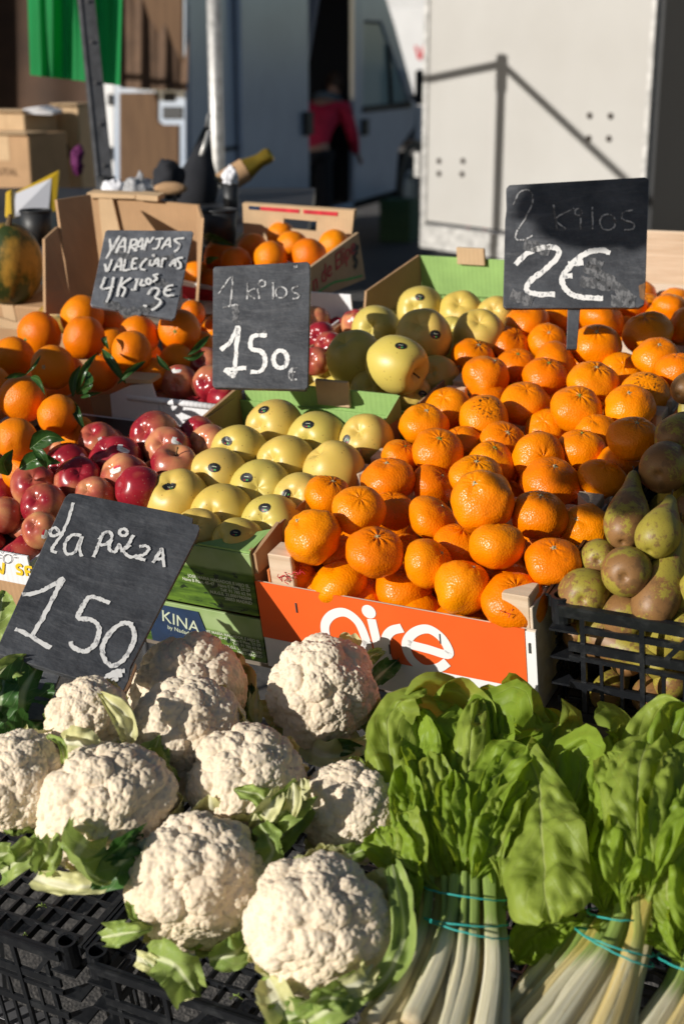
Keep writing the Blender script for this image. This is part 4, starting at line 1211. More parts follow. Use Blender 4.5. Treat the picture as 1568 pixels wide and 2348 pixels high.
pear('pear hidden under the russet centre one', 1400, 1390, -.03, 90, 1420, 1370, .1, 0, 1)
pear('pear hidden under the long yellow one', 1490, 1310, -.02, 90, 1510, 1280, .1, 0, 1)
fill(0.42, 0.93, 0.075, 0.58, 0.085, -0.070, PEARS, R_P, 'pear', 'pear of the lower layer in the black crate', 'lower pears in the black crate', 21, 0.006)
fill(0.46, 0.93, 0.30, 0.56, 0.080, -0.005, PEARS, R_P, 'pear', 'pear of the rear heap in the black crate, behind the dark ones', 'rear pears in the black crate', 22, 0.008)
# ------------------------------------------------------------------ price boards
def price_board(label, tl, tr, br, bl, d, thick, shape, strokes, stake=None, edge=None, paint='board'):
    """corners in picture units, d = distance of top left, top right and bottom left corner"""
    a, b, c = at_depth(*tl, d[0]), at_depth(*tr, d[1]), at_depth(*bl, d[2])
    nrm = (c - a).cross(b - a).normalized()
    if nrm.dot(CAMP - a) < 0: nrm = -nrm
    e = on_plane(*br, a, nrm)
    x = (b - a).normalized(); y = nrm.cross(x).normalized()
    base = (c + e) / 2
    m = Matrix((x, y, nrm)).transposed().to_4x4(); m.translation = base
    t = thing('price_board', label, 'price board', m, 'chalk price boards')
    inv = m.inverted()
    pts = [inv @ on_plane(q[0], q[1], a, nrm) for q in shape]
    pts = [Vector((p.x, p.y, 0)) for p in pts]
    MB().prism(pts, (0, 0, -thick)).build('slab', [MT[paint]], t, False, None, 0.0008)
    parts_ = []
    for nm, st, mt, w, jit in strokes:
        if nm == 'chalk_smear': parts_ += [(nm, [s_], mt, w, jit) for s_ in st]
        elif nm == 'thin_lettering' and len(st) > 10: parts_ += [(nm, st[:2], mt, w, jit), (nm, st[2:9], mt, w, jit), (nm, st[9:11], mt, w, jit), (nm, st[11:], mt, w, jit)]
        else: parts_.append((nm, st, mt, w, jit))
    for nm, st, mt, w, jit in parts_:
        letters_on(t, nm, st, a, nrm, MT[mt], lambda x_, y_: (x_, y_), w, jit, len(st), 0.0006, m)
    if stake:
        q = [inv @ on_plane(px, py, a - nrm * (thick + 0.0006), nrm) for px, py in stake]
        MB().prism(q, (0, 0, -0.007)).build('stake', [MT['board']], t, False, None, 0.0008)
    for poly in (edge or []):
        MB().prism([inv @ on_plane(px, py, a + nrm * 0.0003, nrm) for px, py in poly], (0, 0, -thick - 0.0008)).build('worn_corner', [MT['worn_edge']], t)
    return t

def cv(k, ox, oy, L): return [[(ox + k * x, oy + k * y) for x, y in s] for s in L]

# board A
A1s = cv(.3461, 0, 392, [
 [(728, 450), (735, 500), (742, 522), (795, 432)], [(795, 432), (750, 500), (705, 582)],
 [(770, 545), (800, 480), (830, 448), (828, 540)], [(790, 505), (832, 500)],
 [(850, 548), (875, 455)], [(868, 458), (905, 458), (900, 488), (868, 502), (910, 532)],
 [(893, 535), (925, 470), (945, 452), (942, 525)], [(905, 505), (945, 500)],
 [(958, 530), (975, 450), (990, 478), (1018, 440)],
 [(1030, 455), (1085, 448)], [(1062, 452), (1045, 510), (1010, 520)],
 [(1070, 520), (1110, 460), (1125, 450), (1128, 510)], [(1085, 495), (1128, 490)],
 [(1222, 450), (1180, 452), (1158, 465), (1190, 490), (1180, 520), (1155, 540)],
 [(697, 620), (712, 668), (745, 590)],
 [(755, 665), (785, 605), (805, 590), (802, 665)], [(768, 640), (802, 635)],
 [(832, 588), (822, 660), (865, 655)],
 [(915, 585), (885, 590), (875, 650), (910, 650)], [(880, 618), (905, 615)],
 [(975, 585), (945, 615), (930, 650), (965, 662)],
 [(998, 595), (990, 635)], circ(1018, 565, 3, 3, 0, 6),
 [(1005, 638), (1035, 595), (1050, 588), (1050, 640)], [(1015, 620), (1050, 615)],
 [(1068, 645), (1080, 592), (1105, 588)],
 [(1125, 638), (1150, 600), (1162, 598), (1162, 640)], [(1130, 622), (1160, 618)],
 [(1212, 580), (1175, 590), (1195, 620), (1195, 645), (1170, 655)],
 [(700, 710), (675, 785), (755, 775)], [(755, 710), (735, 800), (708, 878)],
 [(812, 710), (790, 780), (778, 840)], [(870, 715), (805, 765), (830, 790), (810, 842)],
 [(895, 728), (925, 725)], [(912, 728), (895, 790)], [(870, 795), (905, 793)],
 [(945, 725), (932, 765), (965, 762)], circ(985, 740, 16, 18, 0, 10),
 [(1050, 690), (1020, 700), (1040, 720), (1015, 745)],
 [(980, 828), (1010, 788), (1050, 790), (1045, 822), (1030, 845), (1065, 870), (1045, 905), (1005, 932)],
 [(1150, 765), (1110, 775), (1088, 810), (1105, 835), (1155, 830)], [(1085, 802), (1135, 796)], [(950, 900), (975, 905)]])
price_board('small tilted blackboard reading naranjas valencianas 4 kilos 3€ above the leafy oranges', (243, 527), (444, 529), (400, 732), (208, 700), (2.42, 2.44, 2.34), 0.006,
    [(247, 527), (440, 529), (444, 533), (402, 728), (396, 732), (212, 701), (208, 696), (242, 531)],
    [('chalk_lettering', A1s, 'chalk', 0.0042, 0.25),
     ('chalk_smear', cv(1, 0, 0, [[(240, 690), (300, 715), (360, 700)], [(350, 640), (395, 660)], [(255, 570), (330, 600), (400, 590)]]), 'chalk_smear', 0.016, 0.5)], None, None, 'board_sheen')

# board B
B1s = cv(.5, 0, 422, [[(1003, 505), (1065, 425), (1057, 560)], [(1022, 568), (1090, 552)], [(1137, 452), (1133, 530)], [(1170, 480), (1137, 500), (1170, 528)],
  [(1182, 480), (1190, 528)], circ(1203, 457, 15), [(1252, 452), (1255, 530)], circ(1290, 498, 25), [(1368, 470), (1345, 478), (1342, 495), (1370, 508), (1365, 525), (1342, 527)],
  [(1352, 375), (1353, 386)], [(1360, 373), (1361, 384)], [(1362, 845), (1335, 850), (1325, 880), (1340, 900), (1362, 895)], [(1322, 865), (1355, 862)], [(1340, 850), (1345, 900)]])
B2s = cv(.5, 0, 422, [[(1013, 762), (1060, 720), (1092, 655), (1085, 750), (1078, 845)], [(1030, 855), (1085, 848), (1130, 845)], [(1030, 852), (1055, 870), (1072, 880), (1082, 850)],
  [(1225, 695), (1160, 700), (1152, 755), (1200, 770), (1218, 815), (1195, 860), (1150, 862)], circ(1287, 805, 32, 40, -60, 14, 380)])
price_board('upright blackboard reading 1 kilos 1 50 between the red and the golden apples', (490, 612), (710, 600), (705, 893), (487, 888), (2.20, 2.18, 2.13), 0.009,
    [(493, 611), (704, 600), (710, 604), (711, 640), (706, 886), (700, 893), (492, 888), (487, 882), (489, 616)],
    [('thin_lettering', B1s, 'chalk_thin', 0.0028, 0.3), ('chalk_lettering', B2s, 'chalk', 0.0068, 0.25),
     ('chalk_smear', cv(1, 0, 0, [[(540, 700), (542, 740)], [(590, 765), (612, 760)]]), 'chalk_smear', 0.010, 0.5)])

# board C
C1s = [[(1177, 470), (1190, 442), (1212, 437), (1221, 460), (1205, 498), (1185, 530), (1182, 548), (1200, 550), (1220, 540)], [(1268, 470), (1276, 528)], [(1315, 478), (1274, 502), (1296, 526)],
       [(1330, 500), (1331, 526)], circ(1325, 487, 8), [(1357, 475), (1358, 526)], circ(1392, 510, 18), [(1452, 482), (1430, 487), (1425, 502), (1450, 512), (1450, 525), (1430, 528)]]
C2s = cv(.5, 784, 543, [[(793, 128), (850, 75), (930, 48), (985, 55), (988, 92), (930, 150), (865, 200), (845, 240), (880, 262), (975, 265)],
      [(1228, 75), (1185, 62), (1120, 75), (1050, 130), (1010, 190), (1020, 235), (1060, 268), (1120, 280), (1195, 283)], [(1035, 125), (1105, 120)], [(1005, 182), (1055, 178)]])
price_board('big blackboard reading 2 kilos 2€ on a stake in the rear mandarins', (1160, 425), (1487, 406), (1475, 706), (1153, 706), (2.20, 2.19, 2.15), 0.008,
    [(1167, 424), (1478, 406), (1487, 412), (1486, 430), (1479, 660), (1476, 698), (1464, 705), (1160, 707), (1153, 700), (1158, 500), (1161, 478), (1160, 432)],
    [('thin_lettering', C1s, 'chalk_thin', 0.0026, 0.3), ('chalk_lettering', C2s, 'chalk', 0.0085, 0.2),
     ('chalk_smear', [[(1340, 610), (1390, 640), (1450, 690)], [(1330, 645), (1400, 655)], [(1170, 675), (1220, 692)], [(1345, 600), (1380, 612)], [(1400, 690), (1455, 692)], [(1200, 560), (1260, 575)]], 'chalk_smear', 0.018, 0.25)],
    [(1302, 690), (1331, 690), (1322, 800), (1298, 800)], [[(1463, 655), (1478, 648), (1476, 690), (1466, 682)]])

# board D
D1s = cv(.5, 0, 1115.6, [[(338, 75), (315, 150), (285, 220), (250, 270), (240, 295), (262, 305)], [(283, 225), (258, 190), (232, 205), (240, 228), (272, 220)],
  [(375, 225), (330, 225), (300, 265), (305, 308), (345, 300), (378, 230), (366, 280), (376, 322)], [(475, 215), (455, 265), (430, 325)], [(455, 245), (480, 215), (505, 210), (515, 235), (490, 265), (460, 270)],
  circ(567, 212, 18, 16, 0, 10), [(512, 245), (502, 288), (530, 300), (548, 268), (562, 302)], [(614, 225), (588, 270), (568, 298), (600, 325), (632, 318)], [(570, 290), (600, 270)],
  [(640, 278), (668, 274), (684, 290), (660, 315), (620, 325), (667, 340)], [(702, 352), (735, 300), (745, 292), (753, 372)], [(718, 337), (750, 332)]])
D2s = cv(.5, 0, 1115.6, [[(103, 498), (180, 485), (240, 455), (296, 420)], [(292, 425), (250, 500), (205, 590), (152, 680)], [(72, 654), (150, 690), (234, 742)],
  [(505, 536), (450, 514), (410, 510), (375, 560), (362, 604), (420, 612), (456, 652), (440, 720), (390, 757), (335, 737), (325, 712)],
  [(612, 632), (560, 630), (500, 680), (472, 740), (482, 795), (515, 822), (562, 800), (602, 740), (618, 680), (600, 628)],
  [(574, 848), (530, 850), (495, 872), (488, 897), (532, 892)], [(498, 872), (562, 864)], [(520, 852), (535, 880), (520, 892)]])
price_board('largest tilted blackboard reading la pieza 1 50€ above the cauliflowers', (160, 1132), (458, 1212), (268, 1587), (-5, 1498), (1.79, 1.79, 1.66), 0.009,
    [(150, 1140), (160, 1131), (178, 1131), (412, 1177), (444, 1188), (442, 1200), (456, 1203), (459, 1213), (452, 1232), (300, 1530), (296, 1560), (282, 1588), (262, 1582), (0, 1500), (-8, 1490)],
    [('chalk_lettering', D1s, 'chalk', 0.0040, 0.3), ('chalk_numerals', D2s, 'chalk', 0.0056, 0.3)],
    [(106, 1525), (142, 1540), (100, 1650), (58, 1650)], [[(283, 1588), (296, 1560), (306, 1535), (311, 1520), (314, 1526), (300, 1566), (288, 1590)]])

# ------------------------------------------------------------------ leaves
def resample(pts, n):
    c = catmull(pts, 10); L = [0.0]
    for a, b in zip(c, c[1:]): L.append(L[-1] + (b - a).length)
    out = []; j = 0
    for i in range(n + 1):
        d = L[-1] * i / n
        while j < len(L) - 2 and L[j + 1] < d: j += 1
        f = (d - L[j]) / max(1e-9, L[j + 1] - L[j])
        out.append(c[j].lerp(c[j + 1], f))
    return out

def shape_chard(t):
    a = min(1.0, max(0.0, (t - 0.02) / 0.50)); a = a * a * (3 - 2 * a)
    e = 1.0 if t < 0.78 else math.sqrt(max(0.0, 1 - ((t - 0.78) / 0.222) ** 2))
    return max(0.03, (0.10 + 0.90 * a) * e)
def shape_drop(t):
    a = min(1.0, t / 0.62); a = a * a * (3 - 2 * a)
    e = 1.0 if t < 0.80 else math.sqrt(max(0.0, 1 - ((t - 0.80) / 0.202) ** 2))
    return max(0.03, (0.34 + 0.66 * a) * (0.25 + 0.75 * e))

def shape_ovate(t): return max(0.06, math.sin(math.pi * (0.08 + 0.9 * t)) ** 0.8)
def shape_strap(t): return 0.75 + 0.25 * math.sin(math.pi * t) if t < 0.97 else 0.5
def shape_lance(t): return max(0.03, math.sin(math.pi * (0.03 + 0.96 * t)))

def leaf_part(name, spine, W, mat, parent=None, up=None, curl=0.8, ruf=0.2, seed=1, shape=shape_ovate, nu=30, nv=14, blister=0.006, freq=3.0, rim=0.0, fold=0.0, quilt=0.0):
    """one leaf: world-space spine, half width W, curl in radians across, ruffled edges; rim turns the edge back"""
    rg = random.Random(seed); ph1, ph2 = rg.uniform(0, 6), rg.uniform(0, 6)
    sh = Vector((rg.uniform(-50, 50), rg.uniform(-50, 50), rg.uniform(-50, 50)))
    C = resample(spine, nu); mb = MB(); uvs = []
    up = Vector(up) if up is not None else (CAMP - C[len(C) // 2]).normalized()
    prev = up.normalized()
    for i, c in enumerate(C):
        t = i / nu
        T = (C[min(i + 1, nu)] - C[max(i - 1, 0)]).normalized()
        nn = (prev - T * prev.dot(T))
        if nn.length < 1e-4: nn = Vector((0, 0, 1))
        nn.normalize(); prev = nn
        sd = T.cross(nn)
        w = W * shape(t)
        for j in range(nv + 1):
            s = 2 * j / nv - 1
            phi = s * curl
            x = w * (math.sin(phi) / curl if abs(curl) > .05 else s)
            z = w * ((1 - math.cos(phi)) / curl if abs(curl) > .05 else 0)
            r = ruf * w * abs(s) ** 2 * (math.sin(freq * 6.28 * t + (ph1 if s < 0 else ph2)) + 0.5 * math.sin(freq * 14.1 * t + ph2 * s))
            z += r - rim * w * max(0, abs(s) - 0.6) ** 2 * 6
            p = c + sd * x + nn * z
            if quilt: p += nn * (quilt * min(1, t * 3) * (abs(math.sin(math.pi * (t * 9.0 - abs(s) * 2.0) + 2.6 * noise.noise(Vector((s * 2, t * 4, sh.x))))) - .5) * min(1, abs(s) * 4) * (1 - abs(s) ** 4) - quilt * 1.0 * math.exp(-(s / .07) ** 2))
            if fold: p += nn * (noise.noise(Vector((p.x * 13, p.y * 13, p.z * 13)) + sh) * fold * min(1, t * 2) + noise.noise(Vector((s * 2.2, t * 3.0, 0)) + sh) * fold * 1.2 * min(1, t * 2))
            p += nn * (noise.noise(p * 38 + sh) * blister + noise.noise(p * 95 + sh) * blister * 0.6)
            p += (sd * noise.noise(p * 30 - sh) + T * noise.noise(p * 30 + sh * 2)) * (blister * 0.6 * abs(s))
            mb.v.append(tuple(p)); uvs.append((j / nv, t))
    for i in range(nu):
        for j in range(nv):
            k = i * (nv + 1) + j
            mb.f.append((k, k + 1, k + nv + 2, k + nv + 1)); mb.m.append(0)
    if parent is not None:
        inv = parent.matrix_basis.inverted() if parent.rotation_mode != 'QUATERNION' else Matrix.LocRotScale(parent.location, parent.rotation_quaternion, parent.scale).inverted()
        mb.v = [tuple(inv @ Vector(p)) for p in mb.v]
    return mb.build(name, [mat], parent, True, None, 0, uvs)

def pxs(pts, D0=None): return [at_depth(p[0], p[1], p[2]) for p in pts]

# citrus leaves among the oranges
def citrus_spray(label, leaves, seed):
    t = thing('leaf_sprig', label, 'leaf sprig', Matrix.Translation(at_depth(*leaves[0][0][0])), 'orange leaves among the fruit')
    for k, (pts, w) in enumerate(leaves):
        P_ = pxs(pts); W = w * pts[0][2] / FPX
        leaf_part('leaf', P_, W, MT['citrus_leaf'], t, None, 0.9, 0.06, seed + k, shape_lance, 14, 6, 0.0015)
    return t
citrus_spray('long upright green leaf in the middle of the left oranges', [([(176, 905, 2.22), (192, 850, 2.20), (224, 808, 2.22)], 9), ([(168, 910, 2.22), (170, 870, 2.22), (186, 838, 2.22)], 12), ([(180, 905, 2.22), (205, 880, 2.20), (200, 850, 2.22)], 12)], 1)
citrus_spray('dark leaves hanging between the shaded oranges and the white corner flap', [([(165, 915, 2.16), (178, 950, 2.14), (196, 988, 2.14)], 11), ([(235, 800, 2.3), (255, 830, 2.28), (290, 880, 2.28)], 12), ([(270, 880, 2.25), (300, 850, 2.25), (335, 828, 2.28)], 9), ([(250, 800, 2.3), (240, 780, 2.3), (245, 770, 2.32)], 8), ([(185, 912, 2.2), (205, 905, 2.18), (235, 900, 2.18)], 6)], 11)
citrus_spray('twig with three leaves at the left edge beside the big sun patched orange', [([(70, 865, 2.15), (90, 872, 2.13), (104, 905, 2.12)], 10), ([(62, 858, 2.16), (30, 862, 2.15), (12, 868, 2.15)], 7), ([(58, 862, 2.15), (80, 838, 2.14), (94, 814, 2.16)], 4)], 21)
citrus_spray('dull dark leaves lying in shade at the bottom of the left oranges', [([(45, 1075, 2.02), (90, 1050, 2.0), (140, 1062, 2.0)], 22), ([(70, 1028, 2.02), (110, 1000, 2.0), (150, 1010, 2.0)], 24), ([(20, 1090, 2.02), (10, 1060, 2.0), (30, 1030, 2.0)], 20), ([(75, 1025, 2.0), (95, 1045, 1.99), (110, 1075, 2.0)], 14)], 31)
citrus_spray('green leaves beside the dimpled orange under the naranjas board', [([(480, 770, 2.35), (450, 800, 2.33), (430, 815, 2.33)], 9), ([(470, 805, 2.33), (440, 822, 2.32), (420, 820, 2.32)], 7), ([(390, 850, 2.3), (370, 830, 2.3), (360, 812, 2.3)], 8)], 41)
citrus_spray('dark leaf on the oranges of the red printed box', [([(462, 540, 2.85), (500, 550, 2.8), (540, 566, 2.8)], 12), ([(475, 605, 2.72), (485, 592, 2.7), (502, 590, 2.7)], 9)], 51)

# ------------------------------------------------------------------ black plastic crates
def lattice_crate(label, mtx, w, d, h, top_grid, group):
    """root at the front left top corner; x along the front, y towards the back, z up"""
    t = thing('plastic_crate', label, 'crate', mtx, group)
    P_ = [MT['plastic']]
    r = 0.013
    for x, y, sx, sy in ((0, 0, 1, 1), (w, 0, -1, 1), (w, d, -1, -1), (0, d, 1, -1)):
        c = Vector((x + sx * 0.017, y + sy * 0.017, 0))
        mb = MB()
        ring = [(r * math.cos(a), r * math.sin(a)) for a in [k * math.pi / 8 for k in range(16)]]
        vs_ = [c + Vector((p[0], p[1], z)) for z in (0.004, -0.030) for p in ring] + [c + Vector((p[0] * .72, p[1] * .72, z)) for z in (0.004, -0.030) for p in ring]
        fs = [(k, (k + 1) % 16, 16 + (k + 1) % 16, 16 + k) for k in range(16)] + [(32 + (k + 1) % 16, 32 + k, 48 + k, 48 + (k + 1) % 16) for k in range(16)] + [((k + 1) % 16, k, 32 + k, 32 + (k + 1) % 16) for k in range(16)]
        fs.append(tuple(48 + k for k in range(16)))
        mb.add(vs_, fs)
        for z in (-0.040, -0.078, -0.115):
            if z > -h + 0.01: mb.prism([(x + sx * 0.004, y + sy * 0.004, z), (x + sx * 0.040, y + sy * 0.004, z), (x + sx * 0.004, y + sy * 0.040, z)], (0, 0, 0.003))
        mb.box((min(x + sx * .003, x + sx * .008), min(y + sy * .042, y + sy * .048), -h), (max(x + sx * .003, x + sx * .008), max(y + sy * .042, y + sy * .048), -0.012))
        mb.box((min(x + sx * .042, x + sx * .048), min(y + sy * .003, y + sy * .008), -h), (max(x + sx * .042, x + sx * .048), max(y + sy * .003, y + sy * .008), -0.012))
        mb.build('corner_post', P_, t)
    def wall(nm, org, ex, L, rails):
        """ex: unit vector along the wall; org: its start"""
        ex = Vector(ex); en = Vector((-ex.y, ex.x, 0)); org = Vector(org)
        mt_ = Matrix((ex, en, Vector((0, 0, 1)))).transposed().to_4x4(); mt_.translation = org
        mb = MB()
        mb.box((0.0, 0.0, -0.016), (L, 0.006, 0.0), 0, mt_)
        if not top_grid: mb.box((0.03, 0.0008, -0.034), (L * .8, 0.0052, -0.026), 0, mt_)
        mb.box((0.0, -0.004, -0.0025), (L, -0.0005, 0.0015), 0, mt_)
        for z, hh in rails: mb.box((0.010, 0.0015, z - hh), (L - 0.010, 0.0055, z), 0, mt_)
        zs = [z for z, _ in rails]
        n = int(L / 0.024)
        for i in range(2, n - 1):
            x = L * i / n
            if i % 4 == 0: mb.box((x - 0.003, 0.0005, -h + 0.002), (x + 0.003, 0.0052, -0.0162), 0, mt_)
            elif len(zs) > 1: mb.box((x - 0.0021, 0.0018, zs[-1] + 0.0002), (x + 0.0021, 0.0048, zs[1] - rails[1][1] - 0.0002), 0, mt_)
            if i % 4 == 1:
                mb.hexa([mt_ @ Vector(q) for q in ((x, .002, zs[0]), (x + .007, .002, zs[0]), (x + .007, .005, zs[0]), (x, .005, zs[0]), (x + .026, .002, -.0162), (x + .033, .002, -.0162), (x + .033, .005, -.0162), (x + .026, .005, -.0162))])
        mb.build(nm, P_, t)
    rails = [(-0.050, 0.012), (-0.068, 0.006), (-0.104, 0.010), (-h + 0.012, 0.012)]
    wall('front_wall', (0.018, 0, 0), (1, 0, 0), w - 0.036, rails)
    wall('back_wall', (w - 0.018, d, 0), (-1, 0, 0), w - 0.036, rails)
    wall('side_wall', (w, 0.018, 0), (0, 1, 0), d - 0.036, rails)
    wall('side_wall', (0, d - 0.018, 0), (0, -1, 0), d - 0.036, rails)
    z = -0.012 if top_grid else -h + 0.004
    mb = MB(); k = 0
    x = 0.03
    while x < w - 0.02:
        wd = 0.0014 if k % 4 else 0.0030
        mb.box((x - wd, 0.012, z - 0.009), (x + wd, d - 0.012, z)); x += 0.024; k += 1
    y = 0.04
    while y < d - 0.02: mb.box((0.012, y - 0.0017, z - 0.0075), (w - 0.012, y + 0.0017, z + 0.0014)); y += 0.029
    for cx_, cy_ in ((w * .35, d * .5), (w * .80, d * .42)):
        ring = [(0.020 * math.cos(a), 0.020 * math.sin(a)) for a in [j * math.pi / 10 for j in range(20)]]
        vs_ = [Vector((cx_ + p[0] * f, cy_ + p[1] * f, z + dz)) for f, dz in ((1, -.008), (1, .004), (.75, .004), (.75, -.008)) for p in ring]
        mb.add(vs_, [(q * 20 + j, q * 20 + (j + 1) % 20, (q + 1) * 20 + (j + 1) % 20, (q + 1) * 20 + j) for q in range(3) for j in range(20)])
    mb.build('grid_base', P_, t)
    return t

lattice_crate('black lattice crate full of pears at the right edge', frame_at(S(0.372, 0.012, -0.005)), 0.60, 0.62, 0.160, False, 'black plastic crates')
CF = -0.300
lattice_crate('upturned black crate at the lower left with bare grid showing', frame_at(S(-0.640, -0.432, CF)), 0.592, 0.435, 0.20, True, 'black plastic crates')
lattice_crate('upturned black crate under the two nearest cauliflowers', frame_at(S(-0.038, -0.432, CF)), 0.385, 0.435, 0.20, True, 'black plastic crates')
lattice_crate('upturned black crate under the leafy chard bunches', frame_at(S(0.356, -0.440, CF)), 0.60, 0.435, 0.20, True, 'black plastic crates')
# steel trestle carrying the lower crates
tr = thing('trestle', 'dark steel trestle under the lower black crates', 'trestle', frame_at(S(-0.62, -0.40, CF - 0.205)))
for y in (0.0, 0.33):
    panel('rail', (0.0, y, -0.03), (1.5, y + 0.03, -0.0005), MT['dark_steel'], tr, 0.001)
    for x in (0.05, 1.4):
        top = S(-0.62 + x, -0.40 + y + 0.015, CF - 0.236)
        box_obj('leg', (-0.014, -0.014, 0.001), (0.014, 0.014, top.z), MT['dark_steel'], tr, tr.matrix_basis.inverted() @ Matrix.Translation((top.x, top.y, 0)))

# ------------------------------------------------------------------ cauliflowers
def fib(n, rg, jit, zmin=-0.75):
    out = []
    for i in range(n):
        z = 1 - (1 - zmin) * (i + 0.5) / n
        a = i * 2.399963 + rg.uniform(-jit, jit); z = max(-1, min(1, z + rg.uniform(-jit, jit) * 0.18))
        r = math.sqrt(max(0, 1 - z * z)); out.append(Vector((r * math.cos(a), r * math.sin(a), z)))
    return out

def curd_mesh(name, seed, flat=0.88):
    rg = random.Random(seed)
    bm_ = bmesh.new(); bmesh.ops.create_icosphere(bm_, subdivisions=7, radius=1.0)
    n = len(bm_.verts)
    me = bpy.data.meshes.new(name); bm_.to_mesh(me); bm_.free()
    co = np.empty(n * 3, dtype=np.float64); me.vertices.foreach_get('co', co); co = co.reshape(-1, 3)
    ph = np.array([rg.uniform(0, 6) for _ in range(12)])
    warp = np.stack([np.sin(co[:, (k + 1) % 3] * 3.1 + ph[k]) + 0.6 * np.sin(co[:, (k + 2) % 3] * 6.3 + ph[k + 3]) for k in range(3)], 1) * 0.05
    w1 = co + warp; w1 /= np.linalg.norm(w1, axis=1)[:, None]
    hgt = np.zeros(n)
    # clumps as overlapping domes
    pts = fib(52, rg, 0.45); P_ = np.array([list(p) for p in pts])
    rr = 0.29 * (1 + 0.30 * np.array([rg.uniform(-1, 1) for _ in pts])); up_ = np.array([rg.uniform(0.7, 1.25) for _ in pts])
    q = 1 - (2 - 2 * (w1 @ P_.T)) / (rr[None, :] ** 2)
    hgt += 0.092 * (np.sqrt(np.clip(q, 0, None)) * up_[None, :]).max(1)
    # smaller domes on the clumps, grains on those: nearest centre decides
    W = [tuple(p) for p in w1]
    for cnt, rad, amp, jit in ((430, 0.096, 0.038, 0.6), (3500, 0.0310, 0.0175, 1.0)):
        pts = fib(cnt, rg, jit); kd = kdtree.KDTree(len(pts))
        for i, p in enumerate(pts): kd.insert(p, i)
        kd.balance()
        uv_ = [rg.uniform(0.75, 1.25) for _ in pts]
        res = np.array([(lambda r_: (r_[2], uv_[r_[1]]))(kd.find(p)) for p in W])
        hgt += amp * np.sqrt(np.clip(1 - (res[:, 0] / (rad * 1.15)) ** 2, 0, None)) * res[:, 1]
    low = 1 + 0.05 * np.sin(co[:, 0] * 2.3 + ph[6]) * np.cos(co[:, 1] * 2.1 + ph[7]) + 0.03 * np.sin(co[:, 2] * 4 + ph[8])
    r = (0.85 * low + hgt)
    q = co * r[:, None]
    q[:, 2] = np.where(q[:, 2] < 0, q[:, 2] * 0.80, q[:, 2] * flat)
    q *= 0.0745
    me.vertices.foreach_set('co', q.astype(np.float32).ravel())
    me.polygons.foreach_set('use_smooth', [True] * len(me.polygons))
    me.materials.append(MT['curd']); me.update()
    return me
CURD = [curd_mesh('curd', 3, 0.95), curd_mesh('curd', 8, 0.86), curd_mesh('curd', 15, 0.92)]

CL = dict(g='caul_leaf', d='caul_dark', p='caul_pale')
def cauliflower(label, x, y, w, D, v, ax, spin, leaves, asp=1.0):
    p = at_depth(x, y, D)
    t = thing('cauliflower', label, 'cauliflower', Matrix.Translation(p), 'cauliflowers on the lower crates')
    s = w * 1.05 / 2 * D / FPX / 0.0735
    link('curd', CURD[v], t, Matrix.LocRotScale(Vector((0, 0, 0)), axis_rot(ax, spin), Vector((s, s, s * asp))))
    axv = Vector(ax).normalized()
    MB().tube([axv * (-0.045 * s), axv * (-0.075 * s)], [0.028 * s, 0.022 * s], 12).build('stump', [MT['stalk']], t, True)
    rg = random.Random(int(x + y))
    # trimmed wrapper leaves round the base
    e1 = axv.orthogonal().normalized(); e2 = axv.cross(e1)
    for k in range(11):
        a = k * 0.571 + rg.uniform(-.2, .2); dr = e1 * math.cos(a) + e2 * math.sin(a); R_ = 0.0735 * s
        ln = rg.uniform(0.85, 1.08)
        sp = [p - axv * (0.80 * R_) + dr * (0.35 * R_), p - axv * (0.66 * R_) + dr * (0.85 * R_), p - axv * (0.30 * R_) + dr * (1.03 * R_ * ln), p - axv * (0.02 * R_) + dr * (1.09 * R_ * ln)]
        leaf_part('leaf', sp, R_ * rg.uniform(0.26, 0.42), MT[rg.choice(('caul_leaf', 'caul_pale', 'caul_pale'))], t, dr, -0.8, 0.25, rg.randrange(999), shape_strap, 18, 12, 0.006, 2.0, 0.0, 0.005)
    for k, (pts, wl, kd, cu, ru, sf) in enumerate(leaves):
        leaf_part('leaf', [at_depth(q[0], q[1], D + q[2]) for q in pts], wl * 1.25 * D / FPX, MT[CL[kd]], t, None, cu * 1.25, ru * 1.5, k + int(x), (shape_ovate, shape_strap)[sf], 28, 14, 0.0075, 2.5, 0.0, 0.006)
    return t

CT = Vector((-0.08, -0.45, 0.9))
cauliflower('round cauliflower standing highest against the aire label', 738, 1588, 250, 1.70, 0, (-0.2, -0.75, 0.7), 0.4,
    [([(840, 1580, .03), (880, 1540, .05), (912, 1512, .07)], 22, 'd', .8, .3, 0), ([(835, 1530, .04), (855, 1500, .05), (880, 1496, .06)], 16, 'g', .8, .3, 0),
     ([(690, 1700, -.02), (760, 1735, -.06), (850, 1700, -.04)], 26, 'p', .6, .1, 1), ([(720, 1735, -.02), (790, 1722, -.06), (850, 1740, -.02)], 22, 'd', .6, .3, 0), ([(588, 1660, .01), (586, 1620, 0), (592, 1575, .0)], 15, 'p', .9, .1, 0),
     ([(850, 1680, 0), (845, 1640, .0), (862, 1590, .0)], 24, 'g', .9, .2, 0)])
cauliflower('cauliflower between the la pieza board and the round high one', 425, 1684, 272, 1.62, 1, (-0.25, -0.5, 0.8), 1.4,
    [([(342, 1790, -.07), (350, 1740, -.075), (366, 1688, -.06)], 30, 'g', .5, .1, 0)])
cauliflower('shaded cauliflower directly behind the edge of the la pieza board', 432, 1592, 272, 1.765, 2, (-0.1, -0.4, 0.9), 3.0,
    [([(560, 1650, 0), (572, 1610, 0), (575, 1570, .02)], 18, 'd', .8, .2, 0)])
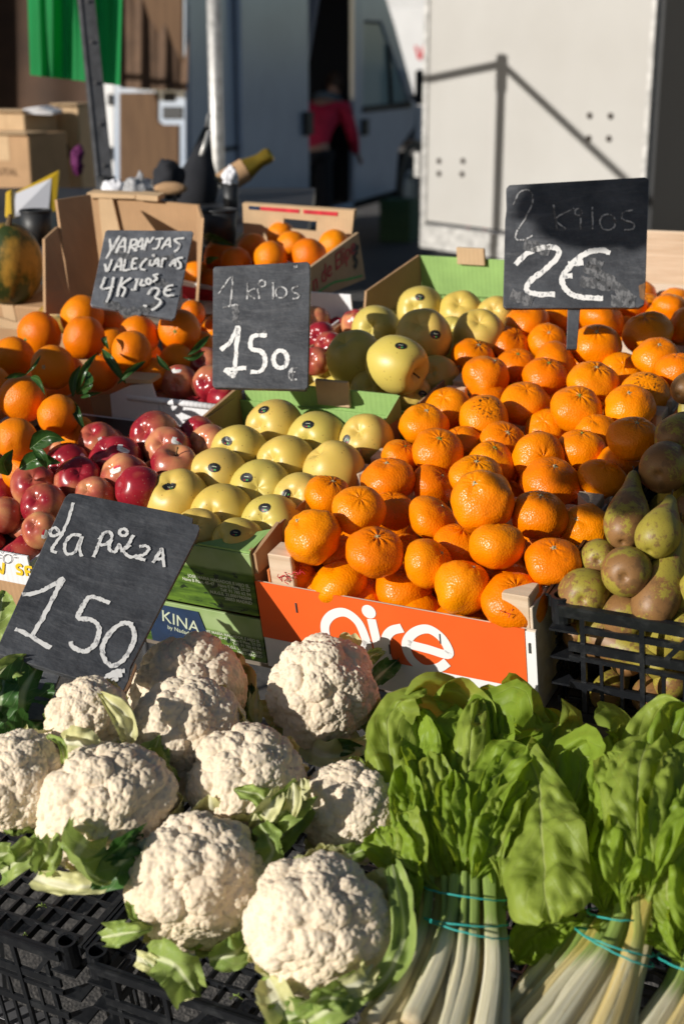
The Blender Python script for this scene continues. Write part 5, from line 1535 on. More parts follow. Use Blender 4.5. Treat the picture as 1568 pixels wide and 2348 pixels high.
cauliflower('smaller cauliflower with a pale leaf, under the lower corner of the la pieza board', 198, 1650, 196, 1.58, 1, (-0.3, -0.5, 0.8), 5.0,
    [([(296, 1712, -.04), (290, 1650, -.05), (232, 1590, -.03)], 24, 'p', .9, .1, 0), ([(140, 1700, -.055), (185, 1705, -.07), (232, 1735, -.06)], 30, 'p', .5, .15, 0)])
cauliflower('cauliflower cut by the left picture edge', 40, 1790, 226, 1.52, 2, (-0.2, -0.6, 0.75), 0.2,
    [([(150, 1750, -.03), (140, 1710, -.03), (110, 1685, -.01)], 9, 'g', .8, .1, 1), ([(0, 2000, -.02), (40, 1975, -.06), (100, 1920, -.04)], 32, 'g', .9, .2, 1), ([(-10, 1960, -.04), (20, 1960, -.05), (30, 1990, -.05)], 30, 'g', .9, .3, 0)])
cauliflower('wide cauliflower at the left with a thick cut green leaf below it', 248, 1850, 308, 1.50, 0, (-0.25, -0.5, 0.8), 2.4,
    [([(84, 2012, -.05), (160, 2032, -.09), (250, 2028, -.09)], 26, 'p', 1.0, .1, 1), ([(200, 1920, -.06), (178, 1975, -.11), (250, 2030, -.11)], 54, 'g', 1.0, .12, 1), ([(335, 1940, -.04), (285, 1965, -.09), (215, 2042, -.10)], 44, 'd', .9, .2, 0),
     ([(120, 1920, -.05), (110, 1960, -.07), (90, 1995, -.06)], 30, 'g', .8, .2, 0), ([(240, 1970, -.10), (300, 1935, -.09), (330, 1925, -.05)], 26, 'd', .8, .3, 0)])
cauliflower('cauliflower in the middle with a cluster of trimmed leaves at its right', 568, 1804, 276, 1.54, 2, (-0.2, -0.55, 0.75), 4.2,
    [([(640, 1885, -.05), (600, 1830, -.08), (535, 1810, -.07)], 26, 'g', .9, .3, 0), ([(690, 1880, -.03), (690, 1830, -.06), (688, 1785, -.05)], 24, 'p', .8, .05, 1), ([(600, 1900, -.06), (650, 1860, -.09), (690, 1820, -.07)], 40, 'g', 1.0, .15, 1),
     ([(590, 1950, -.05), (640, 1925, -.07), (706, 1850, -.05)], 34, 'g', 1.0, .15, 1), ([(590, 1890, -.07), (618, 1850, -.10), (640, 1815, -.08)], 22, 'p', .8, .4, 0), ([(650, 1890, -.06), (672, 1850, -.10), (676, 1800, -.09)], 16, 'p', .6, .05, 1), ([(600, 1910, -.06), (620, 1890, -.08), (650, 1905, -.07)], 30, 'p', .8, .1, 0)])
cauliflower('large tall cauliflower in the front centre leaning left', 452, 2018, 318, 1.44, 1, (-0.1, -0.65, 0.7), 0.9,
    [([(230, 2150, -.02), (290, 2140, -.05), (350, 2130, -.05)], 24, 'g', .7, .4, 0), ([(340, 2190, -.05), (400, 2215, -.08), (462, 2290, -.06)], 40, 'g', .7, .3, 0), ([(320, 2200, -.04), (350, 2215, -.06), (375, 2225, -.05)], 18, 'p', .6, .1, 1),
     ([(480, 2200, -.06), (540, 2185, -.06), (580, 2140, -.04)], 34, 'g', .8, .2, 0), ([(600, 1990, .0), (625, 1950, -.01), (600, 1890, .0)], 30, 'g', .8, .2, 1), ([(310, 2050, -.01), (312, 2090, -.03), (330, 2130, -.04)], 20, 'g', .8, .2, 0),
     ([(400, 2270, -.05), (430, 2280, -.06), (460, 2262, -.05)], 14, 'p', .6, .4, 0)], 1.10)
cauliflower('nearest cauliflower at the bottom with a yellow green leaf hugging its right side', 734, 2122, 322, 1.36, 0, (0.0, -0.7, 0.65), 2.0,
    [([(800, 2290, -.03), (885, 2240, -.05), (926, 2130, -.03), (900, 1990, .02)], 30, 'g', .9, .1, 1), ([(612, 2250, -.03), (640, 2310, -.06), (690, 2380, -.05)], 38, 'p', .9, .2, 0), ([(690, 2350, -.06), (760, 2310, -.09), (840, 2250, -.05)], 40, 'g', .8, .4, 0),
     ([(630, 2330, -.05), (700, 2340, -.07), (760, 2370, -.06)], 40, 'g', .8, .4, 0), ([(780, 2270, -.07), (830, 2250, -.07), (850, 2215, -.05)], 22, 'p', .8, .1, 1), ([(720, 2300, -.08), (750, 2285, -.09), (800, 2290, -.08)], 22, 'g', .7, .5, 0)])
cauliflower('cauliflower half covered by the left chard bunch', 806, 1856, 232, 1.52, 1, (-0.1, -0.6, 0.75), 3.6,
    [([(760, 1960, -.04), (790, 1960, -.06), (850, 1945, -.04)], 20, 'g', .8, .2, 0)])

cb = thing('cabbage', 'dark crinkled cabbage behind the lower left of the la pieza board', 'cabbage', Matrix.Translation(at_depth(10, 1600, 1.72)))
for k, (pts, wl, kd) in enumerate([([(60, 1690, 1.66), (50, 1600, 1.64), (92, 1520, 1.68)], 70, 'd'), ([(-10, 1680, 1.64), (0, 1600, 1.62), (15, 1540, 1.66)], 46, 'd'), ([(-20, 1560, 1.66), (20, 1530, 1.65), (75, 1515, 1.68)], 30, 'g'),
                                   ([(-30, 1470, 1.72), (-5, 1420, 1.70), (10, 1350, 1.72)], 44, 'g'), ([(90, 1640, 1.68), (95, 1580, 1.68), (110, 1530, 1.72)], 24, 'g'), ([(0, 1740, 1.62), (60, 1690, 1.62), (110, 1640, 1.66)], 60, 'd')]):
    leaf_part('leaf', pxs(pts), wl * 1.66 / FPX, MT[CL[kd]], cb, None, .7, .25, 70 + k, shape_ovate, 24, 12, 0.007, 3)

# ------------------------------------------------------------------ chard bunches
def stalk_part(pts, w, parent, flat=0.55, seed=0):
    """leaf stalk from bottom to top, half round and ribbed"""
    C = resample(pts, 18); n = len(C); seg = 20; rg = random.Random(seed)
    prev = None; mb = MB(); uvs = []
    for i, c in enumerate(C):
        t = i / (n - 1)
        T = (C[min(i + 1, n - 1)] - C[max(i - 1, 0)]).normalized()
        a = (CAMP - c).normalized() if prev is None else prev
        a = (a - T * a.dot(T)).normalized(); prev = a; b = T.cross(a)
        r = w * (0.62 + 0.50 * max(0.0, 1 - t / 0.72) ** 0.8 + 0.10 * max(0, (t - .8) * 5)) * (0.85 if i == 0 else 1)
        for k in range(seg):
            q = 2 * math.pi * k / seg
            rib = 1 + 0.07 * math.cos(6 * q + seed) + 0.05 * math.sin(3 * q + t * 4 + seed)
            mb.v.append(tuple(c + (b * math.cos(q) + a * (math.sin(q) * flat)) * r * rib)); uvs.append((k / seg, t))
    for i in range(n - 1):
        for k in range(seg):
            k2 = (k + 1) % seg
            mb.f.append((i * seg + k, i * seg + k2, (i + 1) * seg + k2, (i + 1) * seg + k)); mb.m.append(0)
    mb.f.append(tuple(range(seg))[::-1]); mb.m.append(0)
    inv = parent.matrix_basis.inverted(); mb.v = [tuple(inv @ Vector(p)) for p in mb.v]
    return mb.build('stalk', [MT['stalk']], parent, True, None, 0, uvs)

def DB(y): return 1.395 + (2085 - y) * 0.00043

def chard(label, cx_, cy_, rx, stalks, leaves, bands, seed, inner=None, kz=1.0, oz=0.0):
    t = thing('chard_bunch', label, 'chard', Matrix.Translation(at_depth(cx_, cy_, DB(cy_))), 'chard bunches at the front right')
    rg = random.Random(seed)
    stalks = stalks + [([(x + rg.uniform(-14, 14) - 8, y + rg.uniform(-6, 6)) for x, y in q_], w_ * rg.uniform(.5, .8), d_ + rg.uniform(-.004, .018)) for q_, w_, d_ in stalks]
    for k, (pts, w, dz) in enumerate(stalks):
        stalk_part([at_depth(x, y, DB(y) + dz) for x, y in pts][::-1], w * 1.0 / 2 * 1.38 / FPX, t, rg.uniform(.38, .58), seed + k)
    for k, (pts, w, kd, cu, ru, sf) in enumerate(leaves):
        pts = [(q[0], q[1] + max(0, 1640 - q[1]) * 0.45, q[2]) for q in pts]
        sp = [at_depth(q[0], q[1], DB(q[1]) + q[2] * (kz if q[2] < 0 else 1) + oz * min(1, max(0, (2150 - q[1]) / 250))) for q in pts]
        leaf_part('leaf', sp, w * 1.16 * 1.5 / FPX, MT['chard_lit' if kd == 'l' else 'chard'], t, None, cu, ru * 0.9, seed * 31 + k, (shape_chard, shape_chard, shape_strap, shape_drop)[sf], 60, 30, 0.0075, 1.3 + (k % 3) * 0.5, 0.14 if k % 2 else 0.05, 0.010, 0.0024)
    for k in range(inner[4] if inner else 0):
        tx = rg.uniform(inner[0], inner[1]); ty = rg.uniform(inner[2], inner[3]); bx = cx_ + rg.uniform(-.6, .6) * rx; dz = rg.uniform(-.012, .04)
        mx = bx * .45 + tx * .55 + rg.uniform(-25, 25); my = cy_ * .5 + ty * .5
        sp = [at_depth(bx, cy_ - 30, DB(cy_) + dz * .4), at_depth(mx, my, DB(my) + dz), at_depth(tx, ty, DB(ty) + dz), at_depth(tx + rg.uniform(-50, 50), ty + rg.uniform(-15, 45), DB(ty) + dz - rg.uniform(.01, .05))]
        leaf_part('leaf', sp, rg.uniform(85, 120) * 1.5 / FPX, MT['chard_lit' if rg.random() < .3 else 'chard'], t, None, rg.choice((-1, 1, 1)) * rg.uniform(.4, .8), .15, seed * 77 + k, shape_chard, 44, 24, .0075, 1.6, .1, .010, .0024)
    for (x0, y0, x1, y1, dz) in bands:
        a, b = at_depth(x0, y0, DB(y0) + dz), at_depth(x1, y1, DB(y1) + dz)
        c = (a + b) / 2; s = (b - a) / 2; dv = (c - CAMP).normalized()
        pts = [c + s * math.cos(q) + (-dv) * (0.047 * math.sin(q)) + Vector((0, 0, rg.uniform(-.0006, .0006) - 0.006 * math.sin(q))) for q in [k * 2 * math.pi / 40 for k in range(41)]]
        inv = t.matrix_basis.inverted()
        MB().tube([inv @ p for p in pts], 0.0009, 6, 0, False).build('rubber_band', [MT['band']], t, True)
    return t

S1 = [([(985, 2010), (975, 2110), (925, 2235), (850, 2350)], 34, -.010), ([(1010, 2000), (1000, 2100), (958, 2220), (885, 2380)], 36, .0), ([(1046, 2010), (1035, 2100), (1000, 2220), (940, 2350)], 44, -.024),
      ([(1050, 1990), (1060, 2100), (1035, 2230), (985, 2400)], 40, -.004), ([(1085, 2010), (1085, 2110), (1075, 2230), (1030, 2400)], 42, -.022), ([(1100, 2000), (1105, 2110), (1100, 2240), (1065, 2400)], 34, .004),
      ([(1120, 1990), (1125, 2100), (1130, 2230), (1105, 2400)], 46, -.02), ([(1145, 2010), (1148, 2110), (1152, 2230), (1150, 2400)], 36, -.004), ([(1020, 2010), (1018, 2110), (985, 2240), (930, 2390)], 26, -.018),
      ([(1065, 2000), (1062, 2100), (1050, 2230), (1010, 2390)], 24, -.026), ([(960, 2030), (962, 2110), (920, 2220), (840, 2330)], 24, .006), ([(1140, 2010), (1140, 2100), (1120, 2220), (1090, 2380)], 30, .012)]
L1 = [  # back to front: spine points (x, y, depth offset), half width, tone, curl, ruffle, outline
 ([(1133, 2003, 0.02), (1170, 1841, 0.04), (1197, 1696, 0.03), (1170, 1556, 0.02), (1149, 1540, 0.0)], 62, 'd', 0.5, 0.12, 0),
 ([(1154, 2003, 0.03), (1219, 1841, 0.05), (1262, 1717, 0.04), (1240, 1610, 0.03)], 66, 'd', 0.5, 0.12, 0),
 ([(1176, 2003, 0.03), (1251, 1868, 0.06), (1310, 1760, 0.05), (1337, 1674, 0.04)], 56, 'd', 0.5, 0.15, 0),
 ([(1046, 2003, 0.02), (1046, 1787, 0.03), (1030, 1642, 0.02), (993, 1561, 0.0), (933, 1558, -0.03)], 62, 'l', 0.5, 0.1, 0),
 ([(1100, 2003, 0.01), (1095, 1814, 0.02), (1079, 1663, 0.01), (1046, 1583, 0.0), (1003, 1572, -0.03)], 58, 'l', 0.6, 0.1, 0),
 ([(1003, 2019, 0.0), (976, 1868, 0.0), (950, 1728, 0.0), (939, 1620, -0.005), (960, 1599, -0.02)], 60, 'd', 0.7, 0.12, 0),
 ([(1090, 2019, 0.0), (1111, 1841, 0.0), (1122, 1696, 0.0), (1111, 1577, 0.0), (1095, 1534, -0.01)], 58, 'd', 0.8, 0.14, 0),
 ([(982, 2019, -0.01), (939, 1911, -0.015), (901, 1787, -0.02), (891, 1674, -0.02), (912, 1593, -0.035), (966, 1583, -0.06)], 64, 'l', -0.75, 0.08, 2),
 ([(1014, 2024, -0.015), (987, 1895, -0.03), (971, 1750, -0.03), (955, 1631, -0.02)], 44, 'd', 0.9, 0.12, 0),
 ([(1068, 2019, -0.02), (1068, 1868, -0.04), (1079, 1707, -0.035), (1100, 1561, -0.02)], 40, 'l', -0.8, 0.12, 0),
 ([(1036, 2024, -0.02), (1025, 1911, -0.045), (1003, 1803, -0.05), (982, 1728, -0.045)], 38, 'l', 0.7, 0.16, 0),
 ([(976, 2024, -0.02), (955, 1938, -0.04), (933, 1847, -0.05), (928, 1771, -0.045)], 40, 'd', 0.8, 0.16, 0),
 ([(1057, 2024, -0.025), (1052, 1949, -0.06), (1036, 1857, -0.065), (1041, 1782, -0.06)], 38, 'd', 0.8, 0.18, 0),
 ([(1003, 2046, -0.02), (955, 2008, -0.035), (901, 1954, -0.035), (866, 1900, -0.02)], 44, 'd', 0.6, 0.2, 0),
 ([(993, 2035, -0.025), (960, 1976, -0.05), (939, 1927, -0.055), (923, 1873, -0.05)], 38, 'l', 0.7, 0.2, 0),
 ([(1197, 2046, -0.0), (1267, 1933, -0.01), (1321, 1814, -0.01), (1332, 1739, -0.02), (1356, 1777, -0.05), (1364, 1965, -0.06)], 62, 'd', -0.5, 0.12, 0),
 ([(1154, 2024, -0.01), (1181, 1895, -0.03), (1208, 1803, -0.035), (1224, 1739, -0.03)], 56, 'd', 0.6, 0.15, 0),
 ([(1095, 2024, -0.02), (1111, 1938, -0.045), (1143, 1830, -0.06), (1181, 1739, -0.06)], 54, 'd', 1.1, 0.12, 0),
 ([(1122, 2030, -0.03), (1095, 1933, -0.055), (1108, 1830, -0.065), (1154, 1760, -0.07), (1208, 1720, -0.075)], 62, 'd', 0.95, 0.12, 1),
 ([(1149, 2030, -0.03), (1138, 1949, -0.06), (1154, 1868, -0.07), (1197, 1793, -0.08)], 40, 'l', 0.9, 0.15, 0),
 ([(1205, 1722, -.075), (1228, 1775, -.09), (1238, 1850, -.10), (1240, 1950, -.105), (1246, 2040, -.10), (1256, 2108, -.09)], 86, 'l', -.45, .16, 3),
 ([(1079, 2035, -0.025), (1100, 1987, -0.06), (1122, 1933, -0.07), (1133, 1879, -0.07)], 36, 'd', 0.8, 0.2, 0),
 ([(966, 2094, -0.01), (950, 2051, -0.03), (933, 2008, -0.035), (939, 1965, -0.03)], 32, 'd', 0.8, 0.25, 0),
 ([(1165, 2084, 0.0), (1186, 2078, -0.02), (1197, 2035, -0.03), (1186, 1992, -0.03)], 32, 'd', 0.8, 0.25, 0),
]
chard('chard bunch in the middle with a large drooping leaf and two teal bands', 1065, 2090, 95, S1, L1,
      [(972, 2103, 1166, 2150, -.005), (970, 2100, 1164, 2118, -.004), (968, 2030, 1172, 2060, -.004)], 3, (920, 1330, 1640, 1800, 5), 0.62)
S2 = [([(1400, 2090), (1370, 2160), (1290, 2260), (1190, 2390)], 40, -.0), ([(1380, 2100), (1340, 2160), (1270, 2250), (1170, 2360)], 34, .012), ([(1430, 2080), (1400, 2160), (1330, 2270), (1240, 2400)], 56, -.022),
      ([(1450, 2080), (1420, 2170), (1370, 2280), (1300, 2410)], 50, -.012), ([(1480, 2060), (1455, 2160), (1420, 2280), (1370, 2410)], 60, -.03), ([(1500, 1990), (1478, 2150), (1440, 2290), (1400, 2420)], 44, -.006), ([(1350, 2110), (1310, 2180), (1230, 2280), (1150, 2380)], 30, .018),
      ([(1520, 1960), (1490, 2120), (1450, 2280), (1430, 2410)], 40, .004), ([(1340, 2100), (1270, 2190), (1200, 2270), (1120, 2370)], 40, .03), ([(1330, 2120), (1230, 2220), (1170, 2310), (1110, 2400)], 34, .04)]
L2 = [
 ([(1340, 2110, 0.03), (1270, 2120, 0.02), (1215, 2150, 0.02), (1180, 2210, 0.03)], 44, 'd', 0.7, 0.2, 0),
 ([(1350, 2100, 0.0), (1290, 2060, -0.01), (1240, 2070, -0.02), (1215, 2120, -0.02)], 34, 'd', 0.7, 0.2, 0),
 ([(1440, 2080, -0.01), (1440, 1930, -0.045), (1420, 1800, -0.05), (1390, 1730, -0.045)], 44, 'l', 0.7, 0.14, 0),
 ([(1480, 2060, -0.02), (1530, 1930, -0.06), (1560, 1800, -0.075), (1590, 1700, -0.07)], 52, 'l', 0.6, 0.12, 0),
 ([(1364, 2084, 0.03), (1370, 1922, 0.06), (1364, 1793, 0.06), (1359, 1739, 0.05)], 50, 'd', 0.5, 0.15, 0),
 ([(1402, 2084, 0.02), (1429, 1868, 0.05), (1440, 1750, 0.05), (1413, 1663, 0.04), (1386, 1674, 0.01)], 44, 'l', -0.6, 0.12, 0),
 ([(1440, 2078, 0.02), (1493, 1868, 0.05), (1531, 1717, 0.05), (1585, 1631, 0.05)], 76, 'd', 0.6, 0.12, 0),
 ([(1423, 2078, 0.01), (1450, 1868, 0.03), (1467, 1739, 0.03), (1520, 1647, 0.01), (1568, 1637, -0.02)], 52, 'l', 0.6, 0.1, 0),
 ([(1418, 2084, -0.01), (1407, 1949, 0.0), (1402, 1814, 0.01), (1418, 1728, 0.01)], 50, 'd', 0.7, 0.16, 0),
 ([(1440, 2078, -0.01), (1488, 1922, -0.03), (1526, 1760, -0.04), (1580, 1610, -0.05)], 58, 'd', 0.9, 0.1, 0),
 ([(1477, 2040, -0.02), (1461, 1938, -0.055), (1461, 1803, -0.07), (1477, 1717, -0.07), (1515, 1663, -0.06)], 62, 'l', -0.5, 0.1, 0),
 ([(1423, 2089, -0.02), (1418, 2008, -0.05), (1429, 1938, -0.055), (1450, 1868, -0.05)], 42, 'd', 0.8, 0.2, 0),
 ([(1488, 2062, -0.02), (1499, 1954, -0.06), (1515, 1868, -0.07), (1520, 1787, -0.065)], 46, 'd', 0.8, 0.15, 0),
 ([(1386, 2105, 0.01), (1375, 2051, 0.0), (1359, 2003, 0.0), (1343, 1965, 0.01)], 40, 'd', 0.8, 0.25, 0),
]
chard('chard bunch at the lower right with fat white stalks', 1400, 2160, 95, S2, L2, [(1322, 2130, 1498, 2215, -.012), (1318, 2128, 1500, 2190, -.010), (1345, 2088, 1480, 2105, -.005)], 9, (1400, 1600, 1780, 1900, 4), 1.0, -0.045)
S3 = [([(1590, 2180), (1560, 2250), (1500, 2350), (1440, 2440)], 46, -.02), ([(1620, 2190), (1590, 2280), (1540, 2380), (1500, 2440)], 50, -.03), ([(1560, 2190), (1530, 2260), (1480, 2340), (1430, 2420)], 38, .01)]
L3 = [([(1560, 2200, .0), (1530, 2080, -.03), (1535, 1960, -.04), (1580, 1880, -.04)], 62, 'l', -.9, .12, 0), ([(1580, 2200, .02), (1560, 2080, .02), (1580, 1950, .02), (1640, 1850, .02)], 70, 'd', .9, .12, 0),
      ([(1570, 2210, -.01), (1530, 2170, -.02), (1505, 2120, -.01), (1500, 2060, .0)], 40, 'd', .9, .25, 1), ([(1600, 2200, -.01), (1590, 2100, -.04), (1600, 2000, -.05), (1640, 1920, -.05)], 60, 'd', .9, .2, 0)]
chard('chard bunch mostly cut off by the right picture edge', 1590, 2200, 95, S3, L3, [(1505, 2190, 1660, 2240, -.012)], 17, (1530, 1640, 1850, 2000, 5), 1.0, -0.04)

# scraps of leaf lying on the crate grids
for k, (x, y, w, kd, lb) in enumerate([(98, 2088, 14, 'g', 'small green leaf scrap on the bare grid at the left'), (172, 2056, 10, 'g', 'tiny leaf scrap on the grid beside the cut cauliflower leaf'), (425, 2292, 24, 'p', 'torn pale leaf scrap on the grid below the large tall cauliflower'),
                                        (408, 2112, 20, 'p', 'brownish leaf scrap under the cut leaf of the wide cauliflower'), (545, 2300, 14, 'g', 'green leaf scrap on the grid left of the nearest cauliflower'), (60, 2150, 8, 'g', 'tiny leaf scrap near the rim of the left crate')]):
    c = stall_pix(x, y, CF - 0.006); h = w * 1.6 / FPX
    tag(leaf_part('leaf_scrap', [c - U * h + N * .002, c + N * .008, c + U * h * .8 + V * h * .4 + N * .003], h * .6, MT[CL[kd]], None, N, .8, .5, 500 + k, shape_ovate, 12, 8, .004, 3), lb, 'leaf scrap', 'leaf scraps on the crates')
# ------------------------------------------------------------------ ground and background
g = MB(); g.add([(-120, -20, 0), (120, -20, 0), (120, 220, 0), (-120, 220, 0)], [(0, 1, 2, 3)])
tag(g.build('ground', [MT['asphalt']]), kind='structure')

def m_paint(name, col, rough=0.3, amt=0.1):
    m = Mat(name); co = m.obj()
    f = m.noise(co, 2.5, 5, 0.6)
    c = m.mix(m.ramp(f, ((0.35, 0.0), (0.7, 1.0))), tuple(x * (1 - amt) for x in col), col)
    m.P(Base__Color=c, Roughness=rough, Specular__IOR__Level=0.5)
    return m.mat
MT['van'] = m_paint('van_paint', (0.55, 0.65, 0.80), 0.18, 0.12); MT['van'].node_tree.nodes['Principled BSDF'].inputs['Metallic'].default_value = 0.3
MT['van_white'] = m_paint('van_white_paint', (0.72, 0.72, 0.72), 0.35)
MT['glass'] = Mat('pale_glass').P(Base__Color=(0.42, 0.55, 0.54), Roughness=0.08, Specular__IOR__Level=0.8).mat
MT['rubber'] = simple('tyre_rubber', (0.018, 0.018, 0.02), 0.8)
MT['trim'] = simple('dark_trim', (0.02, 0.021, 0.023), 0.5)
MT['dark_in'] = simple('dark_interior', (0.010, 0.010, 0.012), 0.9)
MT['shade_brown'] = simple('brown_shade_sheet', (0.055, 0.026, 0.012), 0.85, 0, 4, 0.4)  # brown darkened so that it carries the shade of the van interior
MT['tail'] = simple('red_lens', (0.42, 0.012, 0.015), 0.25)
MT['greencloth'] = Mat('green_cloth')
_m = MT['greencloth']; _c = _m.mix(_m.ramp(_m.noise(_m.obj(), 5, 3), ((0.3, 0.0), (0.7, 1.0))), (0.002, 0.20, 0.045), (0.004, 0.27, 0.065))
_m.P(Base__Color=_c, Roughness=0.8); _m.translucent((0.02, 0.50, 0.14), 0.45); MT['greencloth'] = _m.mat
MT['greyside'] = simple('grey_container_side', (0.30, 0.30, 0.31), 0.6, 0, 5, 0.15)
MT['red_jacket'] = simple('red_jacket', (0.55, 0.015, 0.06), 0.8, 0, 20, 0.2)
MT['scarf'] = simple('blue_grey_scarf', (0.10, 0.14, 0.18), 0.9)
MT['dark_cloth'] = simple('dark_trousers', (0.012, 0.013, 0.018), 0.9)
MT['skin'] = simple('skin', (0.42, 0.24, 0.17), 0.55); MT['hair'] = simple('brown_hair', (0.055, 0.028, 0.014), 0.6)
MT['brickwall'] = simple('red_brick_wall', (0.36, 0.105, 0.05), 0.85, 0, 3, 0.2)
MT['gold'] = simple('gold_foil', (0.55, 0.36, 0.05), 0.3, 0.8); MT['purple'] = simple('purple_cloth', (0.11, 0.006, 0.08), 0.8)
MT['yellowp'] = simple('yellow_plastic', (0.62, 0.40, 0.02), 0.45); MT['paper'] = simple('white_paper', (0.78, 0.78, 0.82), 0.7)
MT['film'] = Mat('clear_film').P(Base__Color=(0.62, 0.62, 0.64), Roughness=0.12, Transmission__Weight=0.5, IOR=1.3).mat
MT['lime'] = simple('green_crate_paint', (0.03, 0.09, 0.035), 0.6)
MT['bottle'] = simple('dark_bottle_glass', (0.012, 0.02, 0.010), 0.1)

# ---- open truck door with bolt holes
wp = Vector((0.49, 8.72, 0.72)); wd = Vector((math.cos(math.radians(50)), -math.sin(math.radians(50)), 0)); wn = Vector((-wd.y * -1, -wd.x, 0)); wn = Vector((-math.sin(math.radians(50)), -math.cos(math.radians(50)), 0))
tm = Matrix((wd, -wn, Vector((0, 0, 1)))).transposed().to_4x4(); tm.translation = wp
truck = thing('truck_body', 'large dirty white truck body with bolt holes, striped by a pole shadow', 'truck', tm)
WL = 1.63
box_obj('wall_panel', (0.03, 0.0, 0.0), (WL, 0.05, 2.3), [MT['truck']], truck)
box_obj('edge_frame', (-0.01, -0.012, -0.02), (0.028, 0.06, 2.3), [MT['steel']], truck)
box_obj('edge_frame', (WL + 0.002, -0.012, -0.02), (WL + 0.03, 0.06, 2.3), [MT['steel']], truck)
box_obj('bottom_rail', (-0.01, -0.015, -0.16), (WL + 0.03, 0.06, -0.022), [MT['steel']], truck)
box_obj('rear_side', (WL + 0.034, 0.02, -0.16), (WL + 0.06, 0.5, 2.3), [MT['trim']], truck)
for x, y in ((1007, 369), (1062, 369), (1007, 398), (1060, 399), (1352, 265), (1400, 266), (1350, 317), (1396, 318)):
    q = tm.inverted() @ on_plane(x, y, wp, wn)
    mb = MB(); mb.tube([(q.x, -0.002, q.z), (q.x, -0.008, q.z)], 0.016, 12); mb.tube([(q.x, -0.0084, q.z), (q.x, -0.011, q.z)], 0.009, 8)
    mb.build('bolt', [MT['dark_calyx']], truck, True)
q = [tm.inverted() @ on_plane(x, y, wp, wn) for x, y in ((958, 350), (976, 350), (976, 405), (958, 405))]
box_obj('hinge', (-0.055, -0.03, min(k.z for k in q)), (-0.012, 0.03, max(k.z for k in q)), [MT['steel']], truck)
for x in (0.35, 1.35): box_obj('support', (x, 0.4, -0.70), (x + 0.06, 0.46, -0.165), [MT['trim']], truck)

# grey container at the right edge with a white sunlit end beyond it
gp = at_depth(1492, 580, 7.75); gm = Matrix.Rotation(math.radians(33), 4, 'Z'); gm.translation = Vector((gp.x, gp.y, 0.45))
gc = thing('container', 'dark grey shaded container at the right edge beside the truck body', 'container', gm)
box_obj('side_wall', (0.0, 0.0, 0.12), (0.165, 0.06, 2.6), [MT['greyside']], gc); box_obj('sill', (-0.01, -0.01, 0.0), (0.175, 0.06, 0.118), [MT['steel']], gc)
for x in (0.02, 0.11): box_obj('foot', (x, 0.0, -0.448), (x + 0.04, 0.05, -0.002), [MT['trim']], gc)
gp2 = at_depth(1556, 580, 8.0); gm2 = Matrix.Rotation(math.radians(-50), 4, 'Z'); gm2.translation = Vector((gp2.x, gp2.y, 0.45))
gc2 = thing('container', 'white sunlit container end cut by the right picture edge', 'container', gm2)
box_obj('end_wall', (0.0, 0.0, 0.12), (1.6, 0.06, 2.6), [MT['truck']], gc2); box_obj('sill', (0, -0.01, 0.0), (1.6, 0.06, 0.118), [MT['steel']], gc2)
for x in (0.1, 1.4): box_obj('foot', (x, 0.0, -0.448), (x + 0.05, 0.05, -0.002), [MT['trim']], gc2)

# ---- stall frame: poles and roof bars
pole_base = Vector((0, 0, 0)); pb = at_depth(495, 200, 7.04)
pf_ = thing('stall_frame', 'pale steel stall frame with a straight round pole in front of the van', 'stall frame', Matrix.Translation((pb.x, pb.y, 0)))
H_ = 2.25
MB().tube([(0, 0, 0.0), (0, 0, H_)], 0.033, 14).build('pole', [MT['steel']], pf_, True)
MB().tube([(0, 0, H_ - 0.16), (0, 0, H_ + 0.02)], 0.043, 14).build('pole_sleeve', [MT['steel']], pf_, True)
uh = Vector((U.x, U.y, 0)).normalized(); vh = Vector((V.x, V.y, 0)).normalized()
MB().tube([-uh * 0.03, -uh * 3.0], 0.022, 10).build('roof_bar', [MT['steel']], pf_, True, Matrix.Translation((0, 0, H_ - 0.02)))
MB().tube([-vh * 0.03, -vh * 2.6], 0.022, 10).build('roof_bar', [MT['steel']], pf_, True, Matrix.Translation((0, 0, H_ - 0.02)))
MB().tube([(0, 0, 0), (0, 0, 0.012)], 0.07, 14).build('foot_plate', [MT['steel']], pf_, True)
e0, e1 = at_depth(222, 440, 3.9), at_depth(174, -40, 3.95)
dirn = (e1 - e0).normalized(); foot = e0 - dirn * (e0.z / dirn.z)
am = Matrix.Translation(foot)
an = thing('angle_post', 'leaning dark angle iron post with bolt holes, left of the picture', 'post', am)
top = e1 + dirn * 0.3 - foot
sx = Vector((1, 0, 0)); sy = Vector((0.25, 0.97, 0))
wdt = 0.010
MB().prism([(0, 0, 0), sx * wdt, sx * wdt + sy * 0.004, sy * 0.004], top).build('lit_flange', [MT['dark_steel']], an)
MB().prism([sx * (wdt - 0.004) + sy * .0045, sx * wdt + sy * .0045, sx * (wdt + 0.034) + sy * 0.012, sx * (wdt + 0.032) + sy * 0.016], top).build('side_flange', [MT['dark_steel']], an)
hm = MB()
for k in range(12):
    c = top * (0.35 + k * 0.05) + sx * (wdt + .015) + sy * .004
    hm.tube([c - Vector((0, .0005, 0)), c - Vector((0, .003, 0))], 0.005, 8)
hm.build('bolt_holes', [MT['dark_steel']], an)

